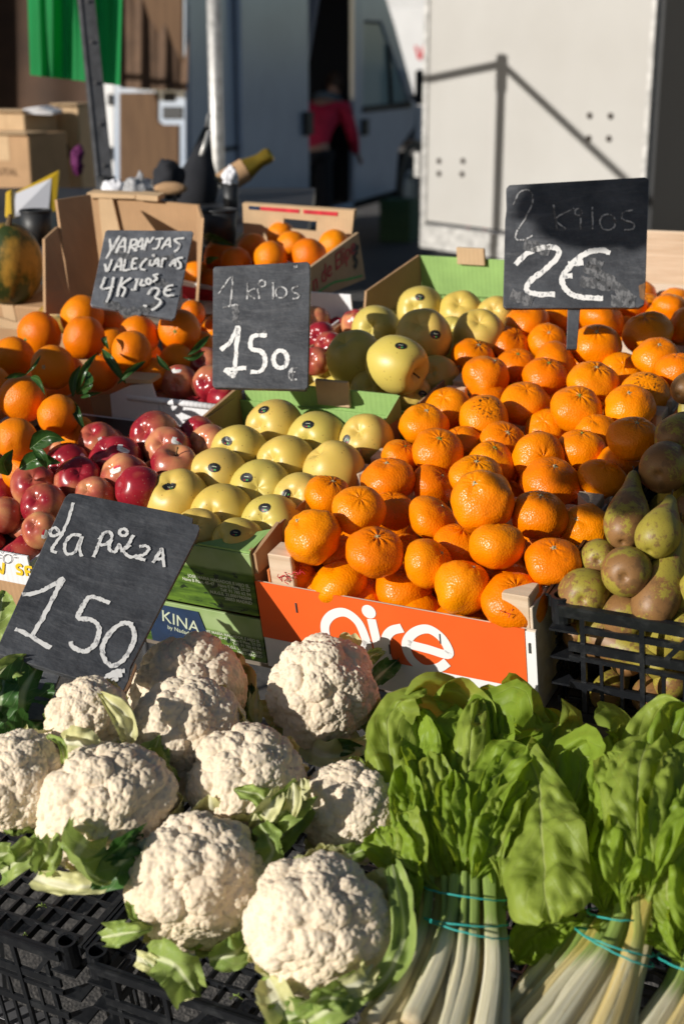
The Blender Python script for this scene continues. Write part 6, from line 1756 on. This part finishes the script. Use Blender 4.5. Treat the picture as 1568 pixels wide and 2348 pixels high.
# ---- green cloth hung behind the leaning post
def cloth(name, label, cat, TL, TR, BR, BL, D, mat, waves, amp, seed, nx=50, ny=26, group=None):
    mb = MB(); rg = random.Random(seed); ph = rg.uniform(0, 6)
    o_ = at_depth(*TL, D); uvs = []
    for j in range(ny + 1):
        for i in range(nx + 1):
            s, t = i / nx, j / ny
            x = (TL[0] * (1 - s) + TR[0] * s) * (1 - t) + (BL[0] * (1 - s) + BR[0] * s) * t
            y = (TL[1] * (1 - s) + TR[1] * s) * (1 - t) + (BL[1] * (1 - s) + BR[1] * s) * t
            d = D + amp * math.sin(waves * 6.28 * s + ph + 0.6 * t) * (0.5 + 0.5 * t) + amp * 0.4 * math.sin(waves * 14 * s + ph)
            mb.v.append(tuple(at_depth(x, y, d) - o_))
    for j in range(ny):
        for i in range(nx):
            k = j * (nx + 1) + i; mb.f.append((k, k + nx + 1, k + nx + 2, k + 1)); mb.m.append(0)
    o = mb.build(name, [mat], None, True, Matrix.Translation(o_))
    return tag(o, label, cat, group)
cloth('hanging_cloth', 'bright green cloth hanging at the top left', 'cloth', (62, -60), (282, -60), (276, 196), (70, 172), 4.25, MT['greencloth'], 2.4, 0.055, 3)
cloth('hanging_cloth', 'pale grey sheet hanging in the van side doorway', 'cloth', (652, -80), (745, -80), (698, 205), (668, 120), 11.2, simple('pale_sheet', (0.30, 0.29, 0.32), 0.9), 1.5, 0.12, 5)

# ---- delivery van seen from behind its right rear corner
vx = Vector((0.35, 0.937, 0)).normalized(); vy = Vector((-vx.y, vx.x, 0)); R0 = at_depth(438, 300, 9.5)
vm = Matrix((vx, vy, Vector((0, 0, 1)))).transposed().to_4x4(); vm.translation = (R0.x, R0.y, 0)
van = thing('van', 'pale blue grey delivery van with its side door open', 'van', vm)
def vz(L, y_px):          # height on the near side at length L for a picture row
    p = vm @ Vector((L, 0, 0)); r = ray(CX, y_px); return CAM_H + (r.z / r.y) * p.y
W_ = 1.95
def profile_panel(name, pts, mat, y0=0.0, y1=0.05): return MB().prism([(x, y0, z) for x, z in pts], (0, y1 - y0, 0)).build(name, [mat], van, False, None, 0.006)
zs, zr = 0.42, 2.62
profile_panel('rear_side_panel', [(0, zs), (2.02, zs), (2.02, zr), (0.05, zr)], MT['van'])
profile_panel('lower_trim', [(0.02, 0.28), (2.0, 0.28), (2.0, zs - 0.004), (0.02, zs - 0.004)], MT['trim'])
profile_panel('crease_rail', [(0.03, 1.02), (2.0, 1.02), (2.0, 1.05), (0.03, 1.05)], MT['trim'], -0.012, -0.001)
profile_panel('sliding_door', [(0.72, zs + 0.03), (1.98, zs + 0.03), (1.98, 2.5), (0.72, 2.5)], MT['van'], -0.060, -0.014)
profile_panel('door_handle', [(1.84, 1.06), (1.98, 1.06), (1.98, 1.24), (1.84, 1.24)], MT['trim'], -0.10, -0.062)
profile_panel('floor_sill', [(2.03, zs - 0.1), (3.18, zs - 0.1), (3.18, zs), (2.03, zs)], MT['van'])
profile_panel('roof_rail', [(2.03, 2.3), (3.18, 2.3), (3.18, zr), (2.03, zr)], MT['van'])
profile_panel('inner_bulkhead', [(2.03, zs), (3.2, zs), (3.2, zr), (2.03, zr)], MT['dark_in'], 1.0, 1.04)
profile_panel('door_pillar', [(3.19, zs), (3.30, zs), (3.30, zr), (3.19, zr)], MT['van'])
box_obj('cab_partition', (3.205, 0.07, zs), (3.28, W_ - 0.06, 2.3), [MT['dark_in']], van)
# front door with window opening built as a frame round the glass
w0, w1, w2, w3 = 3.40, 4.02, 4.30, 4.42
zb, zt = 1.22, 1.92
profile_panel('front_door', [(3.31, zs), (4.34, zs), (4.42, 0.80), (4.90, 0.98), (4.96, zb - 0.03), (3.31, zb - 0.03)], MT['van'])
profile_panel('front_door_frame', [(3.31, zb - 0.028), (3.40, zb - 0.028), (3.42, zt + 0.02), (3.90, zt + 0.02), (4.78, zb - 0.028), (4.98, zb - 0.028), (4.62, 1.55), (4.25, 1.93), (3.95, 2.20), (3.31, 2.20)], MT['van'])
MB().prism([(3.41, 0.02, zb), (4.74, 0.02, zb), (4.34, 0.02, 1.55), (3.91, 0.02, zt), (3.44, 0.02, zt)], (0, 0.012, 0)).build('side_window', [MT['glass']], van)
profile_panel('window_seal', [(3.395, zb - 0.05), (4.80, zb - 0.05), (4.76, zb + 0.01), (3.395, zb + 0.01)], MT['trim'], -0.012, -0.001)
profile_panel('quarter_pillar', [(4.18, zb), (4.23, zb), (4.13, 1.72), (4.08, 1.75)], MT['trim'], -0.01, 0.018)
profile_panel('door_handle', [(3.36, 0.98), (3.50, 0.98), (3.50, 1.12), (3.36, 1.12)], MT['trim'], -0.03, -0.001)
profile_panel('front_wing', [(4.98, 0.86), (5.30, 0.80), (5.62, 0.80), (5.60, 0.95), (5.45, 1.08), (5.22, 1.16), (4.99, zb - 0.03)], MT['van'])
profile_panel('bumper', [(5.32, 0.34), (5.66, 0.34), (5.66, 0.775), (5.38, 0.775)], MT['trim'])
MB().prism([(5.00, 0.06, 1.20), (4.64, 0.06, 1.56), (4.27, 0.06, 1.94), (3.97, 0.06, 2.21), (4.00, 0.06, 2.23), (4.30, 0.06, 1.96), (4.67, 0.06, 1.58), (5.03, 0.06, 1.20)], (0, W_ - 0.12, 0)).build('windscreen', [MT['glass']], van)
MB().prism([(5.04, 0.06, 1.18), (5.24, 0.06, 1.15), (5.46, 0.06, 1.07), (5.60, 0.06, 0.95), (5.60, 0.06, 0.85), (5.04, 0.06, 0.85)], (0, W_ - 0.12, 0)).build('bonnet', [MT['van']], van)
box_obj('roof', (0.05, 0.06, zr - 0.03), (4.0, W_, zr + 0.02), [MT['van']], van)
box_obj('far_side', (0.0, W_ - 0.05, zs), (4.4, W_, zr - 0.035), [MT['van']], van)
box_obj('floor', (0.02, 0.06, zs - 0.08), (4.4, W_ - 0.06, zs - 0.02), [MT['dark_in']], van)
mr = MB(); mr.box((4.70, -0.25, 1.20), (4.80, -0.06, 1.52)); mr.box((4.72, -0.058, 1.24), (4.77, -0.012, 1.30)); mr.build('wing_mirror', [MT['trim']], van, False, None, 0.02)
for wxx in (1.15, 4.86):
    tl_ = [(0.20, -.10), (0.34, -.10), (0.37, -.06), (0.37, .06), (0.34, .10), (0.20, .10)]
    wh = MB().lathe([(0.0, -.09)] + tl_ + [(0.0, .09)], 28).build('wheel', [MT['rubber']], van, True, Matrix.Translation((wxx, 0.13, 0.372)) @ Matrix.Rotation(math.pi / 2, 4, 'X'))
    MB().lathe([(0, .05), (.06, .055), (.16, .03), (.20, .06), (.205, .02), (0.0, .0)], 24).build('rim', [MT['steel']], wh, True, Matrix.Translation((0, 0, 0.06)))
    ar = MB()
    for k in range(16):
        a0_, a1_ = math.pi * k / 16, math.pi * (k + 1) / 16
        ar.hexa([(wxx + rr * math.cos(a), y_, 0.38 + rr * math.sin(a)) for y_ in (-0.018, 0.004) for rr, a in ((0.40, a0_), (0.47, a0_), (0.47, a1_), (0.40, a1_))])
    ar.build('wheel_arch', [MT['trim']], van)
# rear end: open doors, plywood lining, lamp cluster
def rear(pts): return [vm.inverted() @ on_plane(x, y, R0, -vx) for x, y in pts]
def rear_part(name, pts, mat, off, th=0.03):
    q = [Vector((0, p.y, p.z)) + Vector((off, 0, 0)) for p in rear(pts)]
    return MB().prism(q, (th, 0, 0)).build(name, [mat], van, False, None, 0.004)
rear_part('rear_door', [(272, -80), (434, -80), (434, 470), (272, 470)], MT['van'], -0.05, 0.045)
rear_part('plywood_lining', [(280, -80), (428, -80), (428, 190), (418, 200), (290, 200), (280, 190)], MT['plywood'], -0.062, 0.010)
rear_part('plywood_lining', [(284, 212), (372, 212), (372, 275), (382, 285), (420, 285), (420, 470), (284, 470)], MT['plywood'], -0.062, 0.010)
rear_part('latch_recess', [(384, 212), (411, 212), (411, 232), (384, 232)], MT['trim'], -0.060, 0.008)
rear_part('latch_recess', [(382, 244), (428, 244), (428, 272), (382, 272)], MT['trim'], -0.060, 0.008)
rear_part('corner_pillar', [(246, 190), (271, 190), (271, 470), (246, 470)], MT['van_white'], -0.05, 0.05)
rear_part('tail_lamp', [(218, 170), (244, 170), (244, 360), (218, 360)], MT['tail'], -0.06, 0.05)
rear_part('hinge', [(258, 215), (268, 215), (268, 240), (258, 240)], MT['trim'], -0.070, 0.018)
rear_part('hinge', [(256, 335), (266, 335), (266, 365), (256, 365)], MT['trim'], -0.070, 0.018)

MT['brown_cloth'] = simple('brown_cloth', (0.10, 0.058, 0.034), 0.9, 0, 6, 0.3)
cloth('hanging_cloth', 'brown cloth hanging over the upper half of the van rear door', 'cloth', (274, -60), (436, -60), (430, 208), (276, 202), 9.3, MT['brown_cloth'], 2.6, 0.02, 15)
# ---- dark sheet, upper left: shade of the van interior put into its colour
cloth('shade_sheet', 'dark brown sheet coloured like the shaded van interior, behind the cardboard boxes at the upper left', 'shade_sheet', (-260, -90), (236, -90), (224, 470), (-260, 470), 7.6, MT['shade_brown'], 1.5, 0.06, 8)

# ---- far lorry and brick building
lp = at_depth(850, 205, 26); lm = Matrix.Rotation(math.radians(-12), 4, 'Z'); lm.translation = (lp.x, lp.y, 0)
lorry = thing('lorry', 'white lorry box far behind the van with a red letter', 'lorry', lm)
box_obj('cargo_box', (-0.6, 0, 0.6), (4.5, 2.4, 2.42), [MT['van_white']], lorry, None, 0.02)
box_obj('chassis', (-0.5, 0.2, 0.45), (4.4, 2.2, 0.595), [MT['trim']], lorry)
for x in (0.4, 3.6):
    MB().tube([(x, 0.05, 0.45), (x, 0.35, 0.45)], 0.45, 18).build('wheel', [MT['rubber']], lorry, True)
lw = lm @ Vector((0, -0.004, 0))
letters_on(lorry, 'lettering', [[(953, 105), (962, 135), (972, 105)]], lw, (lm.to_3x3() @ Vector((0, -1, 0))), MT['redprint'], lambda x, y: (x, y), 0.05, 0, 1, 0.003)
bm2 = Matrix.Rotation(math.radians(-8), 4, 'Z'); bp2 = at_depth(840, 30, 62); bm2.translation = (bp2.x - 6, bp2.y, 0)
bd = thing('building', 'red brick building with pale window bays far beyond the lorry', 'building', bm2)
box_obj('wall', (0, 0, 0), (24, 9, 14), [MT['brickwall']], bd)
for i in range(9):
    for k in range(4):
        x = 1.0 + i * 2.5; z = 1.2 + k * 3.1
        wf = box_obj('window', (x, -0.10, z), (x + 1.3, -0.002, z + 1.6), [MT['van_white']], bd)
        box_obj('pane', (x + 0.12, -0.13, z + 0.12), (x + 1.18, -0.102, z + 1.48), [MT['glass']], wf)
for k in range(4): box_obj('floor_band', (-0.02, -0.18, 3.4 + k * 3.1), (24.02, -0.002, 3.9 + k * 3.1), [MT['van_white']], bd)

# ---- person in the van doorway, seen from behind and stooping
def skin_obj(name, joints, bones, mat, parent, lev=2):
    me = bpy.data.meshes.new(name)
    me.from_pydata([j[0] for j in joints], bones, [])
    o = link(name, me, parent)
    md = o.modifiers.new('skin', 'SKIN'); md.use_smooth_shade = True
    for v, j in zip(me.skin_vertices[0].data, joints): v.radius = (j[1], j[1] if len(j) < 3 else j[2])
    me.skin_vertices[0].data[0].use_root = True
    sb = o.modifiers.new('sub', 'SUBSURF'); sb.levels = lev; sb.render_levels = lev
    dg = bpy.context.evaluated_depsgraph_get()
    m2 = bpy.data.meshes.new_from_object(o.evaluated_get(dg))
    bpy.data.objects.remove(o)
    m2.materials.clear(); m2.materials.append(mat)
    m2.polygons.foreach_set('use_smooth', [True] * len(m2.polygons))
    return link(name, m2, parent)
hp = at_depth(712, 200, 12.0)
pm = Matrix.Rotation(math.radians(152), 4, 'Z'); pm.translation = (hp.x, hp.y, 0)
person = thing('person', 'person in a red jacket and dark trousers stooping at the van side door', 'person', pm)
J = [((0, 0, .86), .13, .10), ((0, -.05, 1.00), .13, .095), ((0, -.17, 1.15), .15, .10), ((0, -.29, 1.25), .13, .09), ((0, -.37, 1.30), .05), ((0, -.42, 1.34), .055),
     ((-.17, -.28, 1.23), .06), ((-.24, -.32, .98), .045), ((-.18, -.48, .84), .034), ((.17, -.28, 1.23), .06), ((.25, -.31, .98), .045), ((.20, -.47, .83), .034),
     ((-.10, 0, .80), .095), ((-.11, -.05, .46), .062), ((-.11, .02, .09), .042), ((-.11, -.12, .035), .035), ((.10, 0, .80), .095), ((.12, -.03, .46), .062), ((.13, .05, .09), .042), ((.13, -.09, .035), .035)]
B = [(0, 1), (1, 2), (2, 3), (3, 4), (4, 5), (3, 6), (6, 7), (7, 8), (3, 9), (9, 10), (10, 11), (0, 12), (12, 13), (13, 14), (14, 15), (0, 16), (16, 17), (17, 18), (18, 19)]
body = skin_obj('body', J, B, MT['skin'], person)
grow = lambda idx, k: [(J[i][0],) + tuple(r * k for r in J[i][1:]) for i in idx]
skin_obj('jacket', [((0, 0, .84), .155, .13)] + grow((1, 2, 3, 6, 7, 8, 9, 10, 11), 1.2), [(0, 1), (1, 2), (2, 3), (3, 4), (4, 5), (5, 6), (3, 7), (7, 8), (8, 9)], MT['red_jacket'], person)
skin_obj('trousers', grow((0, 12, 13, 14, 16, 17, 18), 1.15), [(0, 1), (1, 2), (2, 3), (0, 4), (4, 5), (5, 6)], MT['dark_cloth'], person)
for s in (-1, 1):
    MB().lathe([(0, -.10), (.035, -.095), (.05, -.04), (.05, .04), (.036, .11), (0, .125)], 14).build('shoe', [MT['rubber']], person, True, Matrix.Translation((s * .12, -.06 if s < 0 else -.03, .048)) @ Matrix.Rotation(math.pi / 2, 4, 'X') @ Matrix.Scale(.8, 4, (0, 1, 0)))
hd = MB(); hd.lathe([(0, -.125), (.035, -.118), (.058, -.085), (.072, -.02), (.078, .04), (.068, .095), (.04, .122), (0, .13)], 20, 0, None, lambda p: Vector((p.x * .92, p.y * 1.08, p.z)))
head = hd.build('head', [MT['skin']], person, True, Matrix.Translation((0, -.46, 1.40)) @ Matrix.Rotation(0.75, 4, 'X'))
MB().lathe([(.066, -.06), (.086, -.01), (.090, .05), (.078, .105), (.046, .135), (0, .142)], 20, 0, None, lambda p: Vector((p.x * .95, p.y * 1.06 + .018, p.z))).build('hair', [MT['hair']], head, True)
fc = MB(); fc.prism([(-.010, -.080, -.02), (.010, -.080, -.02), (0, -.079, .03)], (0, -.022, 0)); fc.build('nose', [MT['skin']], head)
for s in (-1, 1):
    MB().tube([(s * .027, -.072, .018), (s * .027, -.078, .018)], .010, 8).build('eye', [MT['dark_cloth']], head, True)
    MB().tube([(s * .072, .0, -.01), (s * .080, .006, .0), (s * .074, .0, .025)], .012, 6).build('ear', [MT['skin']], head, True)
MB().tube([(-.02, -.074, -.05), (0, -.079, -.052), (.02, -.074, -.05)], .005, 6).build('mouth', [MT['red_jacket']], head, True)
for s, hx in ((-1, J[8][0]), (1, J[11][0])):
    h0 = Vector(hx); d = Vector((-s * .1, -.75, -.6)).normalized(); sd = Vector((1, 0, 0)); nn = d.cross(sd).normalized()
    jn = [(h0, .030, .022), (h0 + d * .05, .036, .018)]; bn = [(0, 1)]
    for k, (off, ln) in enumerate(((-.028, .055), (-.010, .065), (.009, .062), (.026, .048))):
        jn += [(h0 + d * .085 + sd * off, .010), (h0 + d * (.085 + ln * .55) + sd * off - nn * .008, .009), (h0 + d * (.085 + ln * .85) + sd * off - nn * .03, .008)]
        bn += [(1, 2 + 3 * k), (2 + 3 * k, 3 + 3 * k), (3 + 3 * k, 4 + 3 * k)]
    jn += [(h0 + d * .04 - sd * (s * .04), .012), (h0 + d * .075 - sd * (s * .058), .010)]; bn += [(0, 14), (14, 15)]
    skin_obj('hand', jn, bn, MT['skin'], person, 1)
MB().tube(catmull([(-.09, -.28, 1.31), (-.06, -.40, 1.26), (.06, -.40, 1.26), (.09, -.28, 1.31), (0, -.24, 1.33), (-.09, -.28, 1.31)], 4), .035, 8).build('scarf', [MT['scarf']], person, True)

# ---- things on the seller's side table
z_t = 0.93
def tp(x, y, D): return at_depth(x, y, D)
bt_c = at_depth(330, 470, 3.6)
bt = thing('side_table', "seller's dark side table behind the fruit boxes", 'table', Matrix.Translation((bt_c.x, bt_c.y, 0)))
bt_z = at_depth(300, 500, 3.5).z
box_obj('table_top', (-1.6, -0.35, bt_z - 0.04), (0.42, 0.75, bt_z - 0.005), [MT['trim']], bt)
for x in (-1.5, 0.35):
    for y in (-0.3, 0.65): box_obj('leg', (x, y, 0), (x + .05, y + .05, bt_z - 0.042), [MT['dark_steel']], bt)

def px_box(name, label, cat, x0, y0, x1, y1, D, depth, mat, yaw=-0.5, group=None, parts=None):
    """upright box whose front spans the given picture rectangle at distance D"""
    a, b, c = at_depth(x0, y1, D), at_depth(x1, y1, D), at_depth(x0, y0, D)
    w, h = (b - a).length, (c - a).length
    m = Matrix.Rotation(yaw, 4, 'Z'); m.translation = (a + b) / 2
    t = thing(name, label, cat, m, group)
    w = w * (0.93 if yaw else 1)
    box_obj('carton', (-w / 2, 0, 0), (w / 2, depth, h), [mat], t, None, 0.004)
    return t, w, h
def carton(label, x0, y0, x1, y1, D, yaw=-0.45, mat='card'):
    t, w, h = px_box('cardboard_box', label, 'box', x0, y0, x1, y1, D, 0.22, MT[mat], yaw, 'cardboard boxes at the left')
    box_obj('tape', (-0.025, -0.0012, h - 0.09), (0.025, 0.2212, h + 0.0012), [MT['card_light']], t)
    box_obj('flap', (-w / 2 - 0.004, -0.02, h + 0.0015), (w / 2 + 0.004, 0.10, h + 0.006), [MT['card_light']], t)
    return t, w, h
c1, w_1, h_1 = carton('large cardboard box with faint print at the lower left of the stack', -60, 312, 96, 470, 5.0)
font_obj('print', 'FRUTAL', 0.035, MT['plywood'], c1, Matrix.Translation((-w_1 * .30, -0.0015, h_1 * .42)) @ RX)
carton('lower pale cardboard box on top of the large one', -70, 258, 74, 310, 5.05, -0.35, 'card_light')
c3, w_3, h_3 = carton('tall cardboard box with dark print marks right of the large one', 132, 250, 198, 470, 5.3, -0.3, 'card_light')
mb = MB(); mb.box((-w_3 * .05, -0.002, h_3 * .48), (w_3 * .02, -0.0012, h_3 * .62)); mb.box((w_3 * .10, -0.002, h_3 * .48), (w_3 * .16, -0.0012, h_3 * .58)); mb.build('print', [MT['dark_calyx']], c3)
carton('shaded brown cardboard box between the large and the tall one', 84, 258, 138, 470, 5.6, -0.2)
lp_ = [at_depth(x, y, d) for x, y, d in ((52, 250, 5.0), (90, 246, 4.98), (126, 256, 5.0), (122, 264, 5.0), (54, 262, 5.0))]
MB().prism([p - lp_[0] for p in lp_], (0, 0.18, 0)).build('paper_bag', [MT['paper']], None, False, Matrix.Translation(lp_[0]), 0.004)
tag(bpy.data.objects['paper_bag'], 'flat white paper sheet lying on top of the cardboard boxes', 'paper')

# clipboard like sign with yellow frame
yc = [at_depth(x, y, d) for x, y, d in ((38, 440, 3.3), (136, 390, 3.35), (128, 484, 3.3), (30, 500, 3.25))]
nrm_ = (yc[1] - yc[0]).cross(yc[3] - yc[0]).normalized()
ys = thing('price_list', 'white sheet in a yellow frame leaning at the left edge', 'sign', Matrix.Translation(yc[3]))
MB().prism([p - yc[3] for p in yc], (0, 0.012, 0)).build('frame', [MT['yellowp']], ys)
inn = [yc[0].lerp(yc[3], .06), yc[0].lerp(yc[1], .84).lerp(yc[3].lerp(yc[2], .84), .12), yc[3].lerp(yc[2], .84).lerp(yc[0].lerp(yc[1], .84), .04), yc[3].lerp(yc[0], .04)]
MB().prism([p - yc[3] - Vector((0, 0.0035, 0)) for p in inn], (0, 0.003, 0)).build('sheet', [MT['paper']], ys)
yb = [at_depth(x, y, 3.2) for x, y in ((14, 440), (28, 436), (30, 500), (12, 500))]
MB().prism([p - yb[3] for p in yb], (0, 0.03, 0)).build('folder', [MT['yellowp']], None, False, Matrix.Translation(yb[3]), 0.003)
tag(bpy.data.objects['folder'], 'narrow yellow folder standing left of the white price sheet', 'folder')

def blob(name, label, cat, x, y, rx, ry, D, mat, seed, rough=0.25, depth=1.0, group=None):
    """crumpled soft thing"""
    p = at_depth(x, y, D); k = D / FPX; sh = Vector((seed * 7.1, seed * 3.3, seed))
    prof = [(math.sin(math.pi * i / 18) if 0 < i < 18 else 0.0, math.cos(math.pi * i / 18)) for i in range(19)]
    def fn(q):
        w = 1 + rough * (noise.noise(q * 2.2 + sh) + 0.6 * noise.noise(q * 5 + sh))
        return Vector((q.x * rx * k * w, q.y * rx * k * depth * w, q.z * ry * k * w))
    o = MB().lathe(prof, 28, 0, None, fn).build(name, [mat], None, True, Matrix.Translation(p))
    return tag(o, label, cat, group)
blob('plastic_bag', 'crumpled clear plastic bag behind the open carton', 'bag', 318, 438, 32, 34, 3.3, MT['film'], 1, 0.4)
blob('plastic_bag', 'pinkish white plastic bag left of the crumpled clear one', 'bag', 262, 438, 28, 26, 3.35, MT['paper'], 2, 0.35)
blob('rucksack', 'black rucksack on the side table', 'rucksack', 388, 412, 36, 46, 3.6, MT['dark_cloth'], 3, 0.2)
blob('bread_loaf', 'brown paper roll lying before the black rucksack', 'paper roll', 392, 432, 38, 15, 3.4, MT['card'], 4, 0.06, 0.4)
blob('purple_cloth', 'purple cloth hanging beside the angle post', 'cloth', 178, 368, 13, 30, 4.6, MT['purple'], 5, 0.55)
def tub(label, x0, x1, y0, y1, D, mat='trim'):
    a, b = at_depth(x0, y1, D), at_depth(x1, y1, D); h = (at_depth(x0, y0, D) - a).length; r = (b - a).length / 2
    t = thing('black_tub', label, 'tub', Matrix.Translation((a + b) / 2), 'dark tubs behind the fruit')
    MB().lathe([(0, 0.0), (r * .86, 0), (r, h * .94), (r * .93, h * .94), (r * .8, 0.01), (0, 0.01)], 20).build('tub_wall', [MT[mat]], t, True)
    MB().tube([(r * math.cos(a_), r * math.sin(a_), h * .95) for a_ in [k * math.pi / 10 for k in range(21)]], r * .06, 6, 0, False).build('rim', [MT[mat]], t, True)
tub('black tub between the open carton and the red printed box', 462, 546, 478, 560, 3.0)
tub('dark tub behind the melon', 52, 124, 480, 560, 3.0)
tub('dark bucket right of the melon tub at the foot of the post', 226, 268, 404, 470, 3.8)
tub('small dark tub holding a white napkin', 512, 548, 420, 500, 3.5)
blob('napkin', 'crumpled white napkin in the small dark tub', 'napkin', 528, 408, 17, 24, 3.5, MT['paper'], 6, 0.4)
# folded umbrella with bright strip
um = thing('folded_umbrella', 'dark folded umbrella with a silver strip leaning by the round pole', 'umbrella', Matrix.Translation(at_depth(442, 480, 3.9)))
f0, f1 = Vector((0, 0, 0)), at_depth(474, 296, 4.0) - at_depth(442, 480, 3.9)
MB().tube([f0, f0.lerp(f1, .3), f0.lerp(f1, .6), f1], [0.055, 0.062, 0.034, 0.010], 12).build('folds', [MT['dark_cloth']], um, True)
s0, s1 = at_depth(462, 356, 3.90) - at_depth(442, 480, 3.9), at_depth(480, 302, 3.92) - at_depth(442, 480, 3.9)
MB().tube([s0, s1], 0.007, 8).build('silver_strip', [MT['steel']], um, True)
MB().tube([f1, f1 + (f1 - f0).normalized() * .05], 0.006, 6).build('tip', [MT['steel']], um, True)
# bottle wrapped in card
b0_, b1_ = at_depth(505, 425, 3.7), at_depth(622, 352, 3.7); bdv = b1_ - b0_
bo = thing('bottle', 'bottle with gold foil neck wrapped in cardboard, leaning right', 'bottle', Matrix.Translation(b0_) @ bdv.to_track_quat('Z', 'Y').to_matrix().to_4x4())
Lb = bdv.length
MB().lathe([(0, 0), (.026, 0.0), (.028, .01), (.028, Lb * .50), (.016, Lb * .68), (.015, Lb * .8), (0, Lb * .8)], 18).build('glass', [MT['bottle']], bo, True)
MB().lathe([(.030, 0.004), (.031, Lb * .50)], 18).build('card_sleeve', [MT['card']], bo, True)
MB().lathe([(.029, Lb * .51), (.022, Lb * .66), (.018, Lb * .78), (.021, Lb * .93), (.016, Lb), (0, Lb)], 18).build('gold_foil', [MT['gold']], bo, True)

# ---- things on the road behind
def legs_rack(label, x0, x1, y0, y1, D, mat):
    a, b = on_z(x0, y1, 0.0), on_z(x1, y1, 0.0); h = 0.30
def ground_box(name, label, cat, x0, x1, yb, h, mat, depth=0.35, yaw=-0.3):
    a, b = on_z(x0, yb, 0.0), on_z(x1, yb, 0.0); w = (b - a).length
    m = Matrix.Rotation(yaw, 4, 'Z'); m.translation = (a + b) / 2
    t = thing(name, label, cat, m)
    for z in range(3): box_obj('slat', (-w / 2, 0, 0.02 + h * z / 3), (w / 2, 0.012, h * (z + .78) / 3), [mat], t)
    box_obj('tray', (-w / 2, 0.013, 0.0), (w / 2, depth, h * .9), [mat], t)
ground_box('green_crate', 'dark green crate standing on the road behind the van wheel', 'crate', 868, 940, 556, 0.42, MT['lime'])
ground_box('dark_crate', 'dark crate on the road under the left end of the white truck body', 'crate', 1050, 1140, 618, 0.18, MT['trim'], 0.3)
bs = thing('barrier_stand', 'red barrier legs on the road under the white truck body', 'barrier', Matrix.Translation(on_z(1078, 624, 0.0)))
q0 = on_z(1078, 624, 0)
for x in (1066, 1104):
    p0 = on_z(x, 622, 0) - q0
    MB().tube([p0 + Vector((0, 0, 0.0)), p0 + Vector((0.02, 0, 0.50))], 0.022, 8).build('leg', [MT['redprint']], bs, True)
MB().tube([on_z(1066, 622, 0) - q0 + Vector((0.02, 0, .49)), on_z(1104, 622, 0) - q0 + Vector((0.02, 0, .49))], 0.018, 8).build('crossbar', [MT['redprint']], bs, True)

# ---- unseen rail and bags, added to shade the far pears and the 2€ board
t1 = stall_pix(1530, 1030, .06); t2 = at_depth(1425, 445, 2.2)
k1, k2 = t1 + SUN_DIR * 1.75, t2 + SUN_DIR * 1.95
rz = 2.45
rd = (Vector((k2.x, k2.y, 0)) - Vector((k1.x, k1.y, 0))).normalized()
r0 = Vector((k1.x, k1.y, rz)) - rd * 0.3; pe = Vector((-1.75, 3.3, rz))
hr = thing('shade_rail', 'unseen steel rail and post added to carry the shade bags, left of the stall', 'rail', Matrix.Translation((pe.x, pe.y, 0)))
lo_ = lambda p: Vector(p) - Vector((pe.x, pe.y, 0))
MB().tube([(0, 0, 0), (0, 0, rz + .03)], 0.025, 12).build('post', [MT['steel']], hr, True)
MB().tube([lo_((pe.x, pe.y, rz)), lo_((k2.x, k2.y, rz)), lo_(r0)], 0.010, 8).build('rail', [MT['steel']], hr, True)
def bag(label, c, w, h, mat):
    t = thing('shade_bag', label, 'bag', Matrix.Translation(c), 'added shade bags on the rail')
    side = Vector((SUN_DIR.y, -SUN_DIR.x, 0)).normalized(); th = Vector((SUN_DIR.x, SUN_DIR.y, 0)).normalized() * 0.035
    mb = MB(); lv = [(-h/2, .80, 1), (-h*.3, 1.0, 1.3), (0, .96, 1.1), (h*.3, .85, .7), (h/2, .78, .25)]
    vs_ = []
    for z, a_, b_ in lv:
        for k in range(20):
            q = 2 * math.pi * k / 20; f = 1 + .06 * math.sin(5 * q + z * 30)
            vs_.append(side * (w / 2 * a_ * f * math.copysign(abs(math.cos(q)) ** .6, math.cos(q))) + th * (b_ * math.sin(q)) + Vector((0, 0, z + .02 * math.sin(3 * q))))
    fs = [(j*20+k, j*20+(k+1)%20, (j+1)*20+(k+1)%20, (j+1)*20+k) for j in range(4) for k in range(20)] + [tuple(range(20))[::-1]]
    mb.add(vs_, fs); mb.build('shade_bag_body', [mat], t, True)
    for s in (-1, 1): MB().tube(catmull([side * (s * w * .3) + Vector((0, 0, h * .45)), side * (s * w * .22) + Vector((0, 0, h * .5 + (rz - c.z - h * .5) * .6)), Vector((0, 0, rz - c.z - .012))], 5), 0.004, 6).build('handle', [mat], t, True)
bag('unseen bag added on the rail to shade the far pears, nearer the picture front', k1, .26, .16, MT['paper'])
bag('unseen bag added on the rail to shade the 2€ board, further back', k2, .16, .16, MT['paper'])
# unseen cartons added left of the picture to shade the leafy oranges
for lb, a0, b0, cc, hh in (('unseen closed carton added to shade the leafy oranges, lower', -1.36, .02, -.168, .20), ('unseen closed carton added to shade the leafy oranges, upper', -1.352, .02, .034, .19)):
    t = thing('cardboard_box', lb, 'box', frame_at(S(a0, b0 + 0.06, cc)), 'shade cartons added left of the oranges')
    box_obj('carton', (0, 0, 0), (.735, .08, hh), [MT['card']], t, None, .003)
    box_obj('tape', (-.001, .03, hh - .05), (.736, .05, hh + .001), [MT['card_light']], t)
